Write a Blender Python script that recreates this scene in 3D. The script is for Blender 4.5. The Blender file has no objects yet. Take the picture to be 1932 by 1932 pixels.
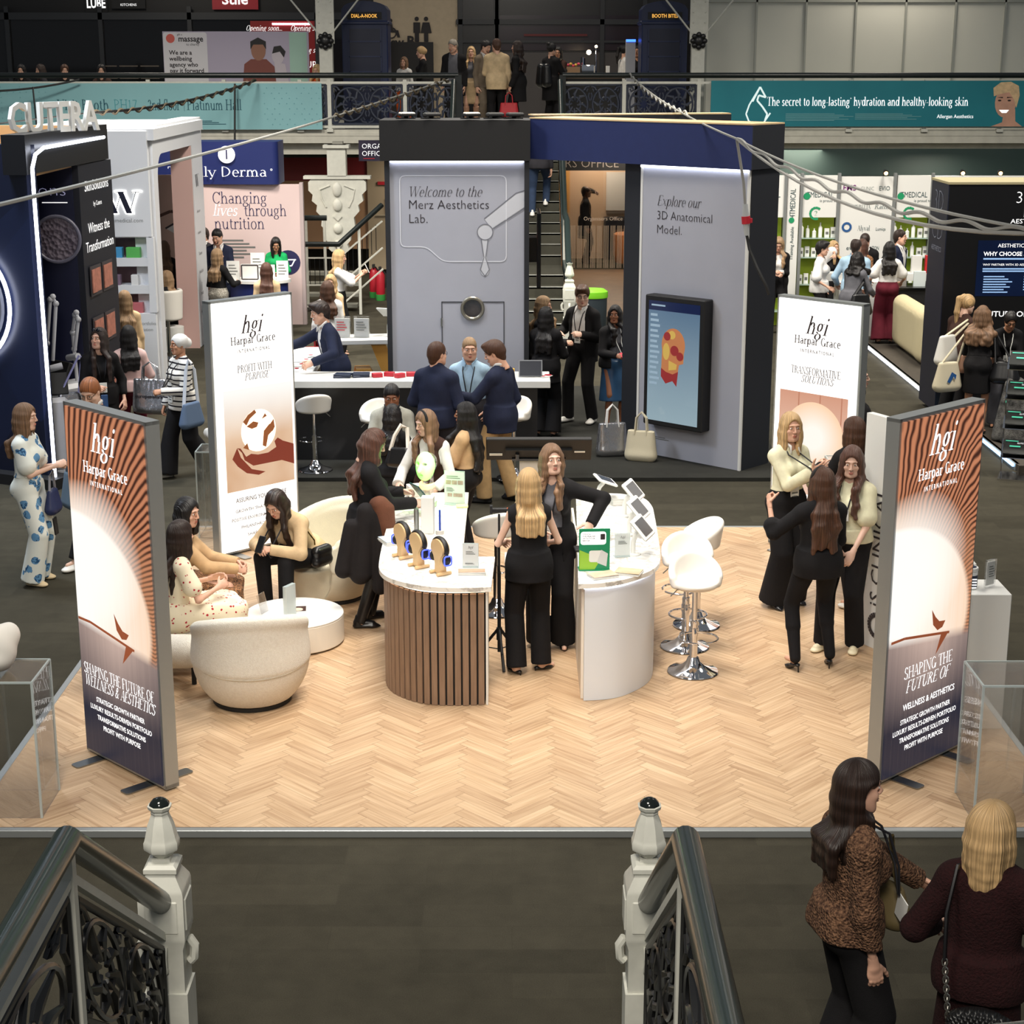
import bpy, math, random
import numpy as np
from mathutils import Vector, Matrix
random.seed(7); rng = np.random.default_rng(7)
sc = bpy.context.scene
COL = sc.collection
R = math.radians
# ---------------------------------------------------------------- camera
F, TH, CH = 3200.0, R(14.95), 4.65          # focal length in pixels of the 1932 px frame, pitch below horizon, eye height
cam = bpy.data.cameras.new('camera'); camo = bpy.data.objects.new('camera', cam); COL.objects.link(camo)
cam.sensor_width = 36; cam.lens = 36 * F / 1932; cam.clip_end = 200; cam.clip_start = .05
camo.location = (0, 0, CH); camo.rotation_euler = (math.pi / 2 - TH, 0, 0)
sc.camera = camo
# ---------------------------------------------------------------- world, hall lamps and fill, exposure
sc.view_settings.view_transform = 'Standard'; sc.view_settings.look = 'None'
sc.view_settings.exposure = 0; sc.view_settings.gamma = 1; sc.view_settings.use_curve_mapping = False
w = bpy.data.worlds.new('hall_air'); sc.world = w; w.use_nodes = True
w.node_tree.nodes['Background'].inputs[0].default_value = (.85, .92, 1, 1)
w.node_tree.nodes['Background'].inputs[1].default_value = .16
sc.cycles.max_bounces = 6; sc.cycles.diffuse_bounces = 3; sc.cycles.glossy_bounces = 3
sc.cycles.transmission_bounces = 6; sc.cycles.transparent_max_bounces = 10
sc.cycles.caustics_reflective = False; sc.cycles.caustics_refractive = False
sc.cycles.sample_clamp_indirect = 4; sc.cycles.use_denoising = True
def lamp(name, loc, size, power, col, target=None, spread=180, sy=None, shape='RECTANGLE'):
    l = bpy.data.lights.new(name, 'AREA'); l.shape = shape; l.size = size; l.size_y = sy or size
    l.energy = power; l.color = col; l.spread = R(spread)
    o = bpy.data.objects.new(name, l); COL.objects.link(o); o.location = loc
    d = Vector(target or (loc[0], loc[1], 0)) - Vector(loc)
    o.rotation_euler = d.to_track_quat('-Z', 'Y').to_euler()
    return o
WARM, NEUT, COOL = (1, .93, .84), (1, .93, .82), (.82, .9, 1)
lamp('booth_lamp', (0, 12.6, 7.6), 2.6, 140, WARM, (0, 13.2, 0), 88)
lamp('booth_lamp', (-.1, 8.2, 8.0), 1.2, 46, WARM, (0, 12.4, 0), 70)
for x, y, p, c in ((-7, 17, 520, COOL), (7, 17, 460, NEUT), (-6.5, 25.5, 900, NEUT), (0, 24.5, 700, NEUT), (7, 25.5, 500, NEUT), (0, 18.5, 330, NEUT),
                   (-2, 4, 300, NEUT), (-.6, -3, 480, NEUT)):  # last one: unseen fill behind the camera, added to brighten the near newels
    lamp('hall_or_fill_lamp', (x, y, 9.5), 2.2, p, c, (x, y + (1.5 if y > 0 else 7), 0), 130)
for x in (-8, 0, 8):
    lamp('gallery_lamp', (x, 36.4, 7.8), 1.2, 75, (1, .9, .76), (x, 38.5, 3.2), 140)
for x, y in ((-5.5, 33), (-1.5, 37), (2.4, 37.5), (5.5, 32.6), (8, 32)):
    lamp('undercroft_lamp', (x, y, 2.98), .8, 60, (1, .86, .7), None, 170)
# ---------------------------------------------------------------- pixel rays (1932 px frame) used to measure places on real planes
def ray(px, py):
    u = (px - 966) / F; v = -(py - 966) / F; c, s = math.cos(TH), math.sin(TH)
    return (u, c + v * s, -s + v * c)
def G(px, py, z=0.):
    d = ray(px, py); t = (z - CH) / d[2]; return (d[0] * t, d[1] * t)
def D(px, py, Y):
    d = ray(px, py); t = Y / d[1]; return (d[0] * t, CH + d[2] * t)
# ---------------------------------------------------------------- materials
def lin(c):
    return tuple(((x / 255) / 12.92 if x / 255 <= .04045 else ((x / 255 + .055) / 1.055) ** 2.4) for x in c[:3]) + (1,)
class X:
    """a node socket with arithmetic"""
    def __init__(s, nt, o): s.nt = nt; s.o = o
    def _m(s, op, *a):
        n = s.nt.nodes.new('ShaderNodeMath'); n.operation = op
        for i, v in enumerate((s,) + a):
            if isinstance(v, X): s.nt.links.new(v.o, n.inputs[i])
            else: n.inputs[i].default_value = v
        return X(s.nt, n.outputs[0])
    def __add__(s, b): return s._m('ADD', b)
    __radd__ = __add__
    def __sub__(s, b): return s._m('SUBTRACT', b)
    def __rsub__(s, b): return (s * -1) + b
    def __mul__(s, b): return s._m('MULTIPLY', b)
    __rmul__ = __mul__
    def __truediv__(s, b): return s._m('DIVIDE', b)
    def lt(s, b): return s._m('LESS_THAN', b)
    def gt(s, b): return s._m('GREATER_THAN', b)
    def fn(s, op, *a): return s._m(op, *a)
    def clamp(s): return s._m('MAXIMUM', 0.)._m('MINIMUM', 1.)
    def ramp(s, a, b): return ((s - a) * (1. / (b - a))).clamp()
class Mat:
    def __init__(s, name):
        s.m = bpy.data.materials.new(name); s.m.use_nodes = True; s.nt = s.m.node_tree
        s.b = s.nt.nodes['Principled BSDF']; s._tc = None
    def n(s, t): return s.nt.nodes.new(t)
    def link(s, a, b): s.nt.links.new(a.o if isinstance(a, X) else a, b)
    def co(s, out='Object'):
        if not s._tc: s._tc = s.n('ShaderNodeTexCoord')
        return s._tc.outputs[out]
    def xyz(s, out='Object'):
        x = s.n('ShaderNodeSeparateXYZ'); s.link(s.co(out), x.inputs[0]); return [X(s.nt, o) for o in x.outputs]
    def vec(s, x, y, z=0.):
        c = s.n('ShaderNodeCombineXYZ')
        for i, v in enumerate((x, y, z)):
            if isinstance(v, X): s.link(v, c.inputs[i])
            else: c.inputs[i].default_value = v
        return c.outputs[0]
    def noise(s, scale, vec=None, detail=3, stretch=None, rough=.55, col=False):
        v = vec or s.co()
        if stretch:
            mp = s.n('ShaderNodeMapping'); s.link(v, mp.inputs[0]); mp.inputs['Scale'].default_value = stretch; v = mp.outputs[0]
        t = s.n('ShaderNodeTexNoise'); s.link(v, t.inputs['Vector']); t.inputs['Scale'].default_value = scale
        t.inputs['Detail'].default_value = detail; t.inputs['Roughness'].default_value = rough
        return X(s.nt, t.outputs[1 if col else 0])
    def voro(s, scale, vec=None, feat='F1', out=0):
        t = s.n('ShaderNodeTexVoronoi'); t.feature = feat; s.link(vec or s.co(), t.inputs['Vector']); t.inputs['Scale'].default_value = scale
        return X(s.nt, t.outputs[out])
    def mix(s, a, b, f):
        m = s.n('ShaderNodeMix'); m.data_type = 'RGBA'
        for k, v in ((6, a), (7, b)):
            if isinstance(v, X): s.link(v, m.inputs[k])
            else: m.inputs[k].default_value = lin(v)
        if isinstance(f, X): s.link(f, m.inputs[0])
        else: m.inputs[0].default_value = f
        return X(s.nt, m.outputs[2])
    def base(s, c):
        if isinstance(c, X): s.link(c, s.b.inputs['Base Color'])
        else: s.b.inputs['Base Color'].default_value = lin(c)
    def emit(s, c, st):
        if isinstance(c, X): s.link(c, s.b.inputs['Emission Color'])
        else: s.b.inputs['Emission Color'].default_value = lin(c)
        if isinstance(st, X): s.link(st, s.b.inputs['Emission Strength'])
        else: s.b.inputs['Emission Strength'].default_value = st
    def set(s, **k):
        for a, v in k.items(): s.b.inputs[a.replace('_', ' ')].default_value = v
    def bump(s, h, strength=.4, dist=.01):
        b = s.n('ShaderNodeBump'); b.inputs['Strength'].default_value = strength; b.inputs['Distance'].default_value = dist
        s.link(h, b.inputs['Height']); s.link(b.outputs[0], s.b.inputs['Normal'])
_mats = {}
def mat(name, col=(200, 200, 200), rough=.6, metal=0., emit=0., var=0., vscale=8., bump=0., bscale=60., trans=0., alpha=1., ecol=None, spec=None, coat=0.):
    if name in _mats: return _mats[name]
    M = Mat(name)
    if var:
        d = tuple(c * (1 - var) for c in col); l = tuple(min(255, c * (1 + var)) for c in col)
        M.base(M.mix(d, l, M.noise(vscale)))
    else: M.base(col)
    M.set(Roughness=rough, Metallic=metal)
    if spec is not None: M.b.inputs['Specular IOR Level'].default_value = spec
    if coat: M.b.inputs['Coat Weight'].default_value = coat
    if emit: M.emit(ecol or col, emit)
    if bump: M.bump(M.noise(bscale), bump)
    if trans: M.b.inputs['Transmission Weight'].default_value = trans
    if alpha < 1: M.b.inputs['Alpha'].default_value = alpha
    _mats[name] = M.m
    return M.m
# ---------------------------------------------------------------- objects, labels
def tag(o, label=None, cat=None, group=None, kind=None):
    if label: o['label'] = label
    if cat: o['category'] = cat
    if group: o['group'] = group
    if kind: o['kind'] = kind
    return o
def thing(name, label, cat, loc=(0, 0, 0), rz=0., group=None):
    o = bpy.data.objects.new(name, None); COL.objects.link(o); o.empty_display_size = .1
    o.location = loc if len(loc) == 3 else (loc[0], loc[1], 0); o.rotation_euler = (0, 0, R(rz))
    return tag(o, label, cat, group)
def copy_tree(o, parent=None):
    c = o.copy(); COL.objects.link(c); c.parent = parent
    for ch in [x for x in COL.objects if x.parent == o]: copy_tree(ch, c)
    return c
def mesh_obj(name, verts, faces, mats, parent=None, mi=None, smooth=40, uv=None):
    me = bpy.data.meshes.new(name)
    if isinstance(verts, np.ndarray) and isinstance(faces, np.ndarray):
        nv, nf, k = len(verts), len(faces), faces.shape[1] if len(faces) else 4
        me.vertices.add(nv); me.vertices.foreach_set('co', verts.astype(np.float32).ravel())
        me.loops.add(nf * k); me.loops.foreach_set('vertex_index', faces.astype(np.int32).ravel())
        me.polygons.add(nf); me.polygons.foreach_set('loop_start', np.arange(0, nf * k, k, dtype=np.int32))
        me.update(calc_edges=True)
    else: me.from_pydata([tuple(v) for v in verts], [], [tuple(f) for f in faces])
    for m in (mats if isinstance(mats, (list, tuple)) else [mats]): me.materials.append(m)
    if mi is not None: me.polygons.foreach_set('material_index', mi)
    if uv is not None:
        l = me.uv_layers.new(name='UVMap'); l.data.foreach_set('uv', np.asarray(uv, np.float32).ravel())
    if smooth:
        me.polygons.foreach_set('use_smooth', [True] * len(me.polygons))
        if smooth < 180: me.set_sharp_from_angle(angle=R(smooth))
    me.validate(); me.update()
    o = bpy.data.objects.new(name, me); COL.objects.link(o); o.parent = parent
    return o
class MB:
    def __init__(s): s.v = []; s.f = []; s.mi = []; s.m = 0; s.T = None
    def add(s, vs, fs):
        b = len(s.v)
        for p in vs:
            p = Vector(p); s.v.append(tuple(s.T @ p) if s.T else tuple(p))
        for f in fs: s.f.append([b + i for i in f]); s.mi.append(s.m)
        return s
    def box(s, c, d, rz=0., bev=0., rot=None):
        hx, hy, hz = d[0] / 2, d[1] / 2, d[2] / 2
        M = rot if rot is not None else Matrix.Rotation(R(rz), 3, 'Z')
        c = Vector(c)
        if bev <= 0:
            vs = [M @ Vector((x, y, z)) + c for z in (-hz, hz) for x, y in ((-hx, -hy), (hx, -hy), (hx, hy), (-hx, hy))]
            return s.add(vs, [(3, 2, 1, 0), (4, 5, 6, 7), (0, 1, 5, 4), (1, 2, 6, 5), (2, 3, 7, 6), (3, 0, 4, 7)])
        b = min(bev, hx * .99, hy * .99, hz * .99); rings = []
        for z, i in ((-hz, b), (-hz + b, 0), (hz - b, 0), (hz, b)):
            rings.append([(-hx + b, -hy + i), (hx - b, -hy + i), (hx - i, -hy + b), (hx - i, hy - b), (hx - b, hy - i), (-hx + b, hy - i), (-hx + i, hy - b), (-hx + i, -hy + b)])
        zs = (-hz, -hz + b, hz - b, hz)
        vs = [M @ Vector((x, y, z)) + c for r, z in zip(rings, zs) for x, y in r]
        fs = [tuple(range(7, -1, -1)), tuple(range(24, 32))]
        for k in range(3):
            for i in range(8): j = (i + 1) % 8; fs.append((k * 8 + i, k * 8 + j, k * 8 + 8 + j, k * 8 + 8 + i))
        return s.add(vs, fs)
    def lathe(s, prof, c=(0, 0, 0), n=24, sx=1., sy=1., cap=True, rot=None, sq=None):
        """prof [(r,z)]; sq = corner count for polygonal lathe"""
        n = sq or n; vs = []; c = Vector(c); off = math.pi / n if sq else 0
        for r, z in prof:
            for i in range(n):
                a = 2 * math.pi * i / n + off; p = Vector((r * math.cos(a) * sx, r * math.sin(a) * sy, z))
                vs.append((rot @ p if rot is not None else p) + c)
        fs = []
        for k in range(len(prof) - 1):
            for i in range(n): j = (i + 1) % n; fs.append((k * n + i, k * n + j, k * n + n + j, k * n + n + i))
        if cap: fs.append(tuple(range(n - 1, -1, -1))); fs.append(tuple(range((len(prof) - 1) * n, len(prof) * n)))
        return s.add(vs, fs)
    def cyl(s, a, b, r, r2=None, n=14):
        return s.tube([a, b], [r, r if r2 is None else r2], n)
    def tube(s, pts, r, n=8, closed=False, flat=None):
        pts = [Vector(p) for p in pts]; m = len(pts); rs = r if isinstance(r, (list, tuple)) else [r] * m
        vs = []; up = None
        for i, p in enumerate(pts):
            t = (pts[(i + 1) % m] if closed or i < m - 1 else p) - (pts[i - 1] if closed or i > 0 else p)
            t.normalize()
            if up is None: up = Vector((0, 0, 1)) if abs(t.z) < .9 else Vector((1, 0, 0))
            a = t.cross(up).normalized(); b = a.cross(t).normalized(); up = b
            for k in range(n):
                q = 2 * math.pi * (k + .5) / n; vs.append(p + (a * math.cos(q) * (flat or 1) + b * math.sin(q)) * rs[i])
        fs = []
        for i in range(m if closed else m - 1):
            for k in range(n):
                j = (k + 1) % n; i2 = (i + 1) % m; fs.append((i * n + j, i * n + k, i2 * n + k, i2 * n + j))
        if not closed: fs.append(tuple(range(n))); fs.append(tuple(range(m * n - 1, (m - 1) * n - 1, -1)))
        return s.add(vs, fs)
    def prism(s, poly, lo, hi, axis='z', M=None):
        """extrude 2-D polygon between lo and hi along axis"""
        n = len(poly); f = {'z': lambda x, y, t: (x, y, t), 'y': lambda x, y, t: (x, t, y), 'x': lambda x, y, t: (t, x, y)}[axis]
        vs = [f(x, y, t) for t in (lo, hi) for x, y in poly]
        if M is not None: vs = [M @ Vector(v) for v in vs]
        fs = [tuple(range(n)), tuple(range(2 * n - 1, n - 1, -1))] + [((i + 1) % n, i, n + i, n + (i + 1) % n) for i in range(n)]
        return s.add(vs, fs)
    def ell(s, c, r, n=12, m=8, rot=None):
        c = Vector(c); vs = []; fs = []
        for j in range(m + 1):
            ph = math.pi * j / m - math.pi / 2
            for i in range(n):
                a = 2 * math.pi * i / n; p = Vector((r[0] * math.cos(ph) * math.cos(a), r[1] * math.cos(ph) * math.sin(a), r[2] * math.sin(ph)))
                vs.append((rot @ p if rot is not None else p) + c)
        for j in range(m):
            for i in range(n): k = (i + 1) % n; fs.append((j * n + i, j * n + k, j * n + n + k, j * n + n + i))
        return s.add(vs, fs)
    def quad(s, a, b, c, d): return s.add([a, b, c, d], [(0, 1, 2, 3)])
    def build(s, name, mats, parent=None, smooth=35):
        return mesh_obj(name, s.v, s.f, mats, parent, s.mi, smooth)
def rrect(w, h, r, n=5, cx=0., cy=0.):
    out = []
    for x, y, a0 in ((w / 2 - r, h / 2 - r, 0), (-w / 2 + r, h / 2 - r, 90), (-w / 2 + r, -h / 2 + r, 180), (w / 2 - r, -h / 2 + r, 270)):
        for i in range(n + 1): a = R(a0 + 90 * i / n); out.append((cx + x + r * math.cos(a), cy + y + r * math.sin(a)))
    return out
# ---------------------------------------------------------------- lettering
_fc = {}
def sans(txt, bold=0.):
    key = (txt, bold)
    if key not in _fc:
        cu = bpy.data.curves.new('t', 'FONT'); cu.body = txt; cu.size = 1; cu.resolution_u = 2; cu.offset = bold; cu.fill_mode = 'FRONT'
        o = bpy.data.objects.new('t', cu); me = bpy.data.meshes.new_from_object(o)
        vs = np.array([v.co[:2] for v in me.vertices]) if len(me.vertices) else np.zeros((0, 2)); fs = [list(p.vertices) for p in me.polygons]
        bpy.data.objects.remove(o); bpy.data.curves.remove(cu); bpy.data.meshes.remove(me)
        _fc[key] = (vs, fs)
    return _fc[key]
# serif glyphs: strokes split by ';' - polylines "x,y x,y", arcs "@cx,cy,rx,ry,a0,a1", serifs "_x,y,w", dots "*x,y,r"; thin strokes start with '-'
GL = {'A': '.62|-.05,0 .3,.7;.3,.7 .53,0;-.14,.25 .42,.25;_.05,0,.16;_.53,0,.2', 'B': '.55|.12,0 .12,.7;@.12,.53,.27,.17,-90,90;@.12,.19,.32,.18,-90,90;_.1,0,.1;_.1,.7,.1',
 'C': '.6|@.33,.35,.26,.35,40,320;.55,.7 .55,.52', 'D': '.66|.12,0 .12,.7;@.12,.35,.45,.35,-90,90', 'E': '.55|.12,0 .12,.7;-.12,.7 .48,.7;-.12,.36 .38,.36;-.12,0 .5,0;-.48,.7 .48,.58;-.5,0 .5,.14',
 'F': '.52|.12,0 .12,.7;-.12,.7 .48,.7;-.12,.36 .36,.36;_.12,0,.2;-.48,.7 .48,.58', 'G': '.66|@.33,.35,.26,.35,45,345;.56,0 .56,.28;_.54,.28,.2', 'H': '.7|.13,0 .13,.7;.57,0 .57,.7;-.13,.36 .57,.36;_.13,0,.22;_.13,.7,.22;_.57,0,.22;_.57,.7,.22',
 'I': '.3|.15,0 .15,.7;_.15,0,.24;_.15,.7,.24', 'J': '.4|.28,.7 .28,.1;@.18,.1,.1,.14,0,-180;_.28,.7,.22', 'K': '.64|.13,0 .13,.7;-.13,.3 .55,.7;.25,.4 .56,0;_.13,0,.22;_.13,.7,.22;_.56,0,.18', 'L': '.53|.13,0 .13,.7;-.13,0 .48,0;-.48,0 .48,.16;_.13,.7,.22',
 'M': '.84|-.1,0 .1,.7;.1,.7 .42,.05;-.42,.05 .72,.7;.72,.7 .72,0;_.1,0,.2;_.72,0,.24', 'N': '.72|-.12,0 .12,.7;.12,.7 .6,0;-.6,0 .6,.7;_.12,0,.2;_.6,.7,.2', 'O': '.68|@.34,.35,.28,.36,0,360', 'P': '.55|.12,0 .12,.7;@.12,.52,.34,.18,-90,90;_.12,0,.24;_.1,.7,.1', 'Q': '.68|@.34,.35,.28,.36,0,360;.36,0 .56,-.16',
 'R': '.62|.12,0 .12,.7;@.12,.53,.32,.17,-90,90;.3,.36 .55,0;_.12,0,.22;_.56,0,.14', 'S': '.5|@.25,.53,.17,.18,20,225;.13,.4 .37,.29;@.24,.18,.19,.19,45,-160;-.42,.7 .42,.56;-.06,0 .06,.14', 'T': '.6|.3,0 .3,.7;-.03,.7 .57,.7;-.03,.7 .03,.56;-.57,.7 .57,.56;_.3,0,.24',
 'U': '.68|.14,.7 .14,.22;@.34,.22,.2,.23,180,360;-.54,.22 .54,.7;_.14,.7,.22;_.54,.7,.18', 'V': '.62|.06,.7 .31,0;-.31,0 .56,.7;_.07,.7,.2;_.55,.7,.16', 'W': '.92|.06,.7 .28,0;-.28,0 .47,.66;.45,.7 .67,0;-.67,0 .88,.7;_.06,.7,.2;_.45,.7,.2;_.87,.7,.16', 'X': '.62|.08,.7 .54,0;-.08,0 .54,.7;_.08,.7,.2;_.54,0,.2', 'Y': '.6|.06,.7 .3,.32;-.3,.32 .54,.7;.3,.34 .3,0;_.07,.7,.18;_.3,0,.22', 'Z': '.55|.48,.7 .08,0;-.06,.7 .48,.7;-.08,0 .5,0',
 'a': '.46|@.22,.36,.13,.1,150,0;.35,.36 .35,.02;@.2,.13,.14,.13,-30,-330;-.35,.02 .43,.02;-.2,.26 .35,.27', 'b': '.52|.1,.72 .1,.02;@.28,.23,.18,.24,0,360', 'c': '.44|@.25,.23,.18,.24,50,310', 'd': '.54|.42,.72 .42,0;@.24,.23,.18,.24,0,360;_.45,0,.1;_.38,.72,.1', 'e': '.46|@.24,.23,.18,.24,0,310;-.06,.25 .42,.25', 'f': '.3|.14,0 .14,.6;@.24,.6,.1,.12,180,40;-.03,.45 .28,.45;_.14,0,.2',
 'g': '.48|@.22,.3,.15,.16,0,360;-.34,.42 .46,.46;.1,.12 .16,.06;.16,.05 .36,.02;@.22,-.08,.18,.12,60,-240', 'h': '.54|.12,0 .12,.72;@.28,.28,.14,.19,160,0;.42,.28 .42,0;_.12,0,.2;_.42,0,.2;_.09,.72,.08', 'i': '.26|.13,0 .13,.45;*.13,.64,.055;_.13,0,.2;_.1,.45,.08', 'j': '.24|.13,-.1 .13,.45;*.13,.64,.055', 'k': '.52|.12,0 .12,.72;-.12,.2 .42,.46;.2,.28 .44,0;_.12,0,.18;_.44,0,.14;_.42,.46,.14', 'l': '.26|.13,0 .13,.72;_.13,0,.2;_.1,.72,.08',
 'm': '.8|.12,0 .12,.45;@.26,.28,.13,.18,160,0;.39,.28 .39,0;@.53,.28,.13,.18,160,0;.66,.28 .66,0;_.12,0,.18;_.39,0,.18;_.66,0,.18', 'n': '.54|.12,0 .12,.45;@.28,.28,.14,.19,160,0;.42,.28 .42,0;_.12,0,.2;_.42,0,.2;_.09,.45,.08', 'o': '.49|@.245,.23,.19,.24,0,360', 'p': '.52|.1,-.22 .1,.45;@.28,.23,.18,.24,0,360;_.1,-.22,.2;_.07,.45,.08', 'q': '.52|.42,-.22 .42,.45;@.24,.23,.18,.24,0,360', 'r': '.38|.12,0 .12,.45;@.27,.28,.15,.17,165,60;*.33,.42,.045;_.12,0,.22;_.09,.45,.08',
 's': '.39|@.2,.34,.12,.12,20,240;.12,.26 .28,.2;@.19,.12,.14,.13,50,-160', 't': '.32|.14,.6 .14,.1;@.22,.1,.08,.1,180,320;-.03,.45 .28,.45', 'u': '.54|.12,.45 .12,.16;@.26,.16,.14,.17,180,340;.42,.45 .42,0;_.08,.45,.1;_.46,0,.1', 'v': '.48|.06,.45 .24,0;-.24,0 .43,.45;_.07,.45,.16;_.42,.45,.12', 'w': '.7|.06,.45 .22,0;-.22,0 .36,.45;.34,.45 .5,0;-.5,0 .66,.45;_.06,.45,.14;_.65,.45,.12', 'x': '.48|.07,.45 .41,0;-.07,0 .41,.45;_.07,.45,.14;_.41,0,.14', 'y': '.48|.06,.45 .24,0;-.43,.45 .2,-.12;*.15,-.15,.05;_.07,.45,.16;_.42,.45,.12', 'z': '.44|.36,.45 .07,0;-.06,.45 .36,.45;-.07,0 .38,0',
 '1': '.4|.2,0 .2,.66;_.2,0,.22;-.2,.66 .09,.58', '7': '.44|-.06,.66 .4,.66;.4,.66 .17,0', '2': '.46|@.22,.5,.15,.17,170,-40;-.34,.39 .07,0;-.07,.02 .4,.02', '|': '.3|-.15,-.1 .15,.75', '-': '.3|-.04,.25 .26,.25', '&': '.7|@.27,.55,.12,.15,0,360;.2,.43 .56,0;@.24,.17,.17,.18,110,330;-.4,.12 .6,.36', '*': '.2|*.1,.6,.05', '.': '.2|*.1,.04,.05', ' ': '.26|'}
def serif(txt, bold=.085, thin=.022, track=0.):
    key = ('s', txt, bold, thin, track)
    if key in _fc: return _fc[key]
    V, Fs = [], []; x0 = 0.
    def seg(a, b, wd):
        for o1 in ((wd / 2, 0), None):
            if o1 is None:
                dx, dy = b[0] - a[0], b[1] - a[1]; L = math.hypot(dx, dy) or 1; o1 = (-dy / L * thin / 2, dx / L * thin / 2)
            i = len(V); V.extend([(a[0] - o1[0], a[1] - o1[1]), (a[0] + o1[0], a[1] + o1[1]), (b[0] + o1[0], b[1] + o1[1]), (b[0] - o1[0], b[1] - o1[1])])
            ar = (V[i+1][0]-V[i][0])*(V[i+2][1]-V[i][1])-(V[i+2][0]-V[i][0])*(V[i+1][1]-V[i][1])
            if abs(ar) > 1e-7: Fs.append([i, i + 1, i + 2, i + 3] if ar > 0 else [i + 3, i + 2, i + 1, i])
    for ch in txt:
        wd, _, body = GL.get(ch, GL[' ']).partition('|')
        for st in filter(None, body.split(';')):
            tw = bold
            if st[0] == '-': st = st[1:]; tw = 0
            if st[0] == '@':
                cx, cy, rx, ry, a0, a1 = map(float, st[1:].split(',')); n = max(6, int(abs(a1 - a0) / 18))
                rx = max(.02, rx - bold * .3)
                P = [(cx + rx * math.cos(R(a0 + (a1 - a0) * t / n)), cy + ry * math.sin(R(a0 + (a1 - a0) * t / n))) for t in range(n + 1)]
            elif st[0] == '_':
                cx, cy, wv = map(float, st[1:].split(',')); P = [(cx - wv / 2 - bold * .2, cy + (thin / 2 if cy < .1 else -thin / 2)), (cx + wv / 2 + bold * .2, cy + (thin / 2 if cy < .1 else -thin / 2))]; tw = 0
            elif st[0] == '*':
                cx, cy, r = map(float, st[1:].split(',')); i = len(V)
                V.extend([(x0 + cx + r * math.cos(k * .785), cy + r * math.sin(k * .785)) for k in range(8)]); Fs.append(list(range(i, i + 8))); continue
            else: P = [tuple(map(float, q.split(','))) for q in st.split()]
            for a, b in zip(P, P[1:]): seg((x0 + a[0], a[1]), (x0 + b[0], b[1]), tw)
        x0 += float(wd) + track
    V.append((x0, 0)); V = np.array(V); _fc[key] = (V, Fs)
    return _fc[key]
HOSTS = ('print_panel', 'tower_body', 'stand_wall', 'panel', 'sign_board', 'card', 'poster_panel', 'header_panel', 'front_wall', 'niche_wall', 'results_wall', 'screen_case', 'box_body', 'stand_panels', 'fascia', 'banner_panel', 'roof_frame', 'name_plate')
def host(p):
    for c in (p.children if p.type == 'EMPTY' else ()):
        if c.name.split('.')[0] in HOSTS: return c
    return p
def lettering(parent, lines, m, y=-.004, name='lettering', d=None):
    parent = host(parent)
    """lines: (text, u, v, height_of_caps, align, font, opts) laid on the local x-z plane at depth y, front facing -y"""
    V, Fs = [], []  # strokes are stepped apart by fractions of a millimetre so none coincide
    for t in lines:
        txt, u, v, h, al, fo = t[:6]; op = t[6] if len(t) > 6 else {}
        vs, fs = serif(txt, op.get('bold', .085), op.get('thin', .022), op.get('track', 0.)) if fo == 's' else sans(txt, op.get('bold', 0.))
        if not len(vs): continue
        k = h / (.7 if fo == 's' else .73); q = vs * k
        if op.get('track') and fo != 's':
            pass
        q = q.copy(); q[:, 0] *= op.get('sx', 1.)
        w = q[:, 0].max() if fo == 's' else q[:, 0].max() + q[:, 0].min()
        if op.get('fit'): q[:, 0] *= op['fit'] / w; w = op['fit']
        q[:, 0] += {'l': 0, 'c': -w / 2, 'r': -w}[al]
        if op.get('shear'): q[:, 0] += q[:, 1] * op['shear']
        if op.get('rot'):
            a = R(op['rot']); q = np.stack([q[:, 0] * math.cos(a) - q[:, 1] * math.sin(a), q[:, 0] * math.sin(a) + q[:, 1] * math.cos(a)], 1)
        b = len(V); V.extend([(u + p[0], y - (i // 4 % 9 * .00025 if fo == 's' else 0), v + p[1]) for i, p in enumerate(q)]); Fs.extend([[b + i for i in f] for f in fs])
    return mesh_obj(name, V, Fs, m, parent, None, 0)
def shape2d(parent, name, polys, m, y=-.004):
    parent = host(parent)
    V, Fs = [], []
    for i, p in enumerate(polys): b = len(V); V.extend([(x, y - i % 12 * .0002, z) for x, z in p]); Fs.append(list(range(b, b + len(p))))
    return mesh_obj(name, V, Fs, m, parent, None, 0)
def disc(cx, cz, r, n=24, rz=None): return [(cx + r * math.cos(2 * math.pi * i / n), cz + (rz or r) * math.sin(2 * math.pi * i / n)) for i in range(n)]
def stroke2d(pts, w, closed=False):
    out = []; P = list(pts) + ([pts[0]] if closed else [])
    for a, b in zip(P, P[1:]):
        dx, dz = b[0] - a[0], b[1] - a[1]; L = math.hypot(dx, dz) or 1; nx, nz = -dz / L * w / 2, dx / L * w / 2
        out.append([(a[0] + nx, a[1] + nz), (a[0] - nx, a[1] - nz), (b[0] - nx, b[1] - nz), (b[0] + nx, b[1] + nz)])
    return out
def rows(u0, u1, v, n, h, gap):
    """small unreadable body copy as thin bars"""
    return [[(u0, v - i * gap), (u0 + (u1 - u0) * (.72 + .28 * ((i * 7) % 5) / 4), v - i * gap), (u0 + (u1 - u0) * (.72 + .28 * ((i * 7) % 5) / 4), v - i * gap + h), (u0, v - i * gap + h)] for i in range(n)]
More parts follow.
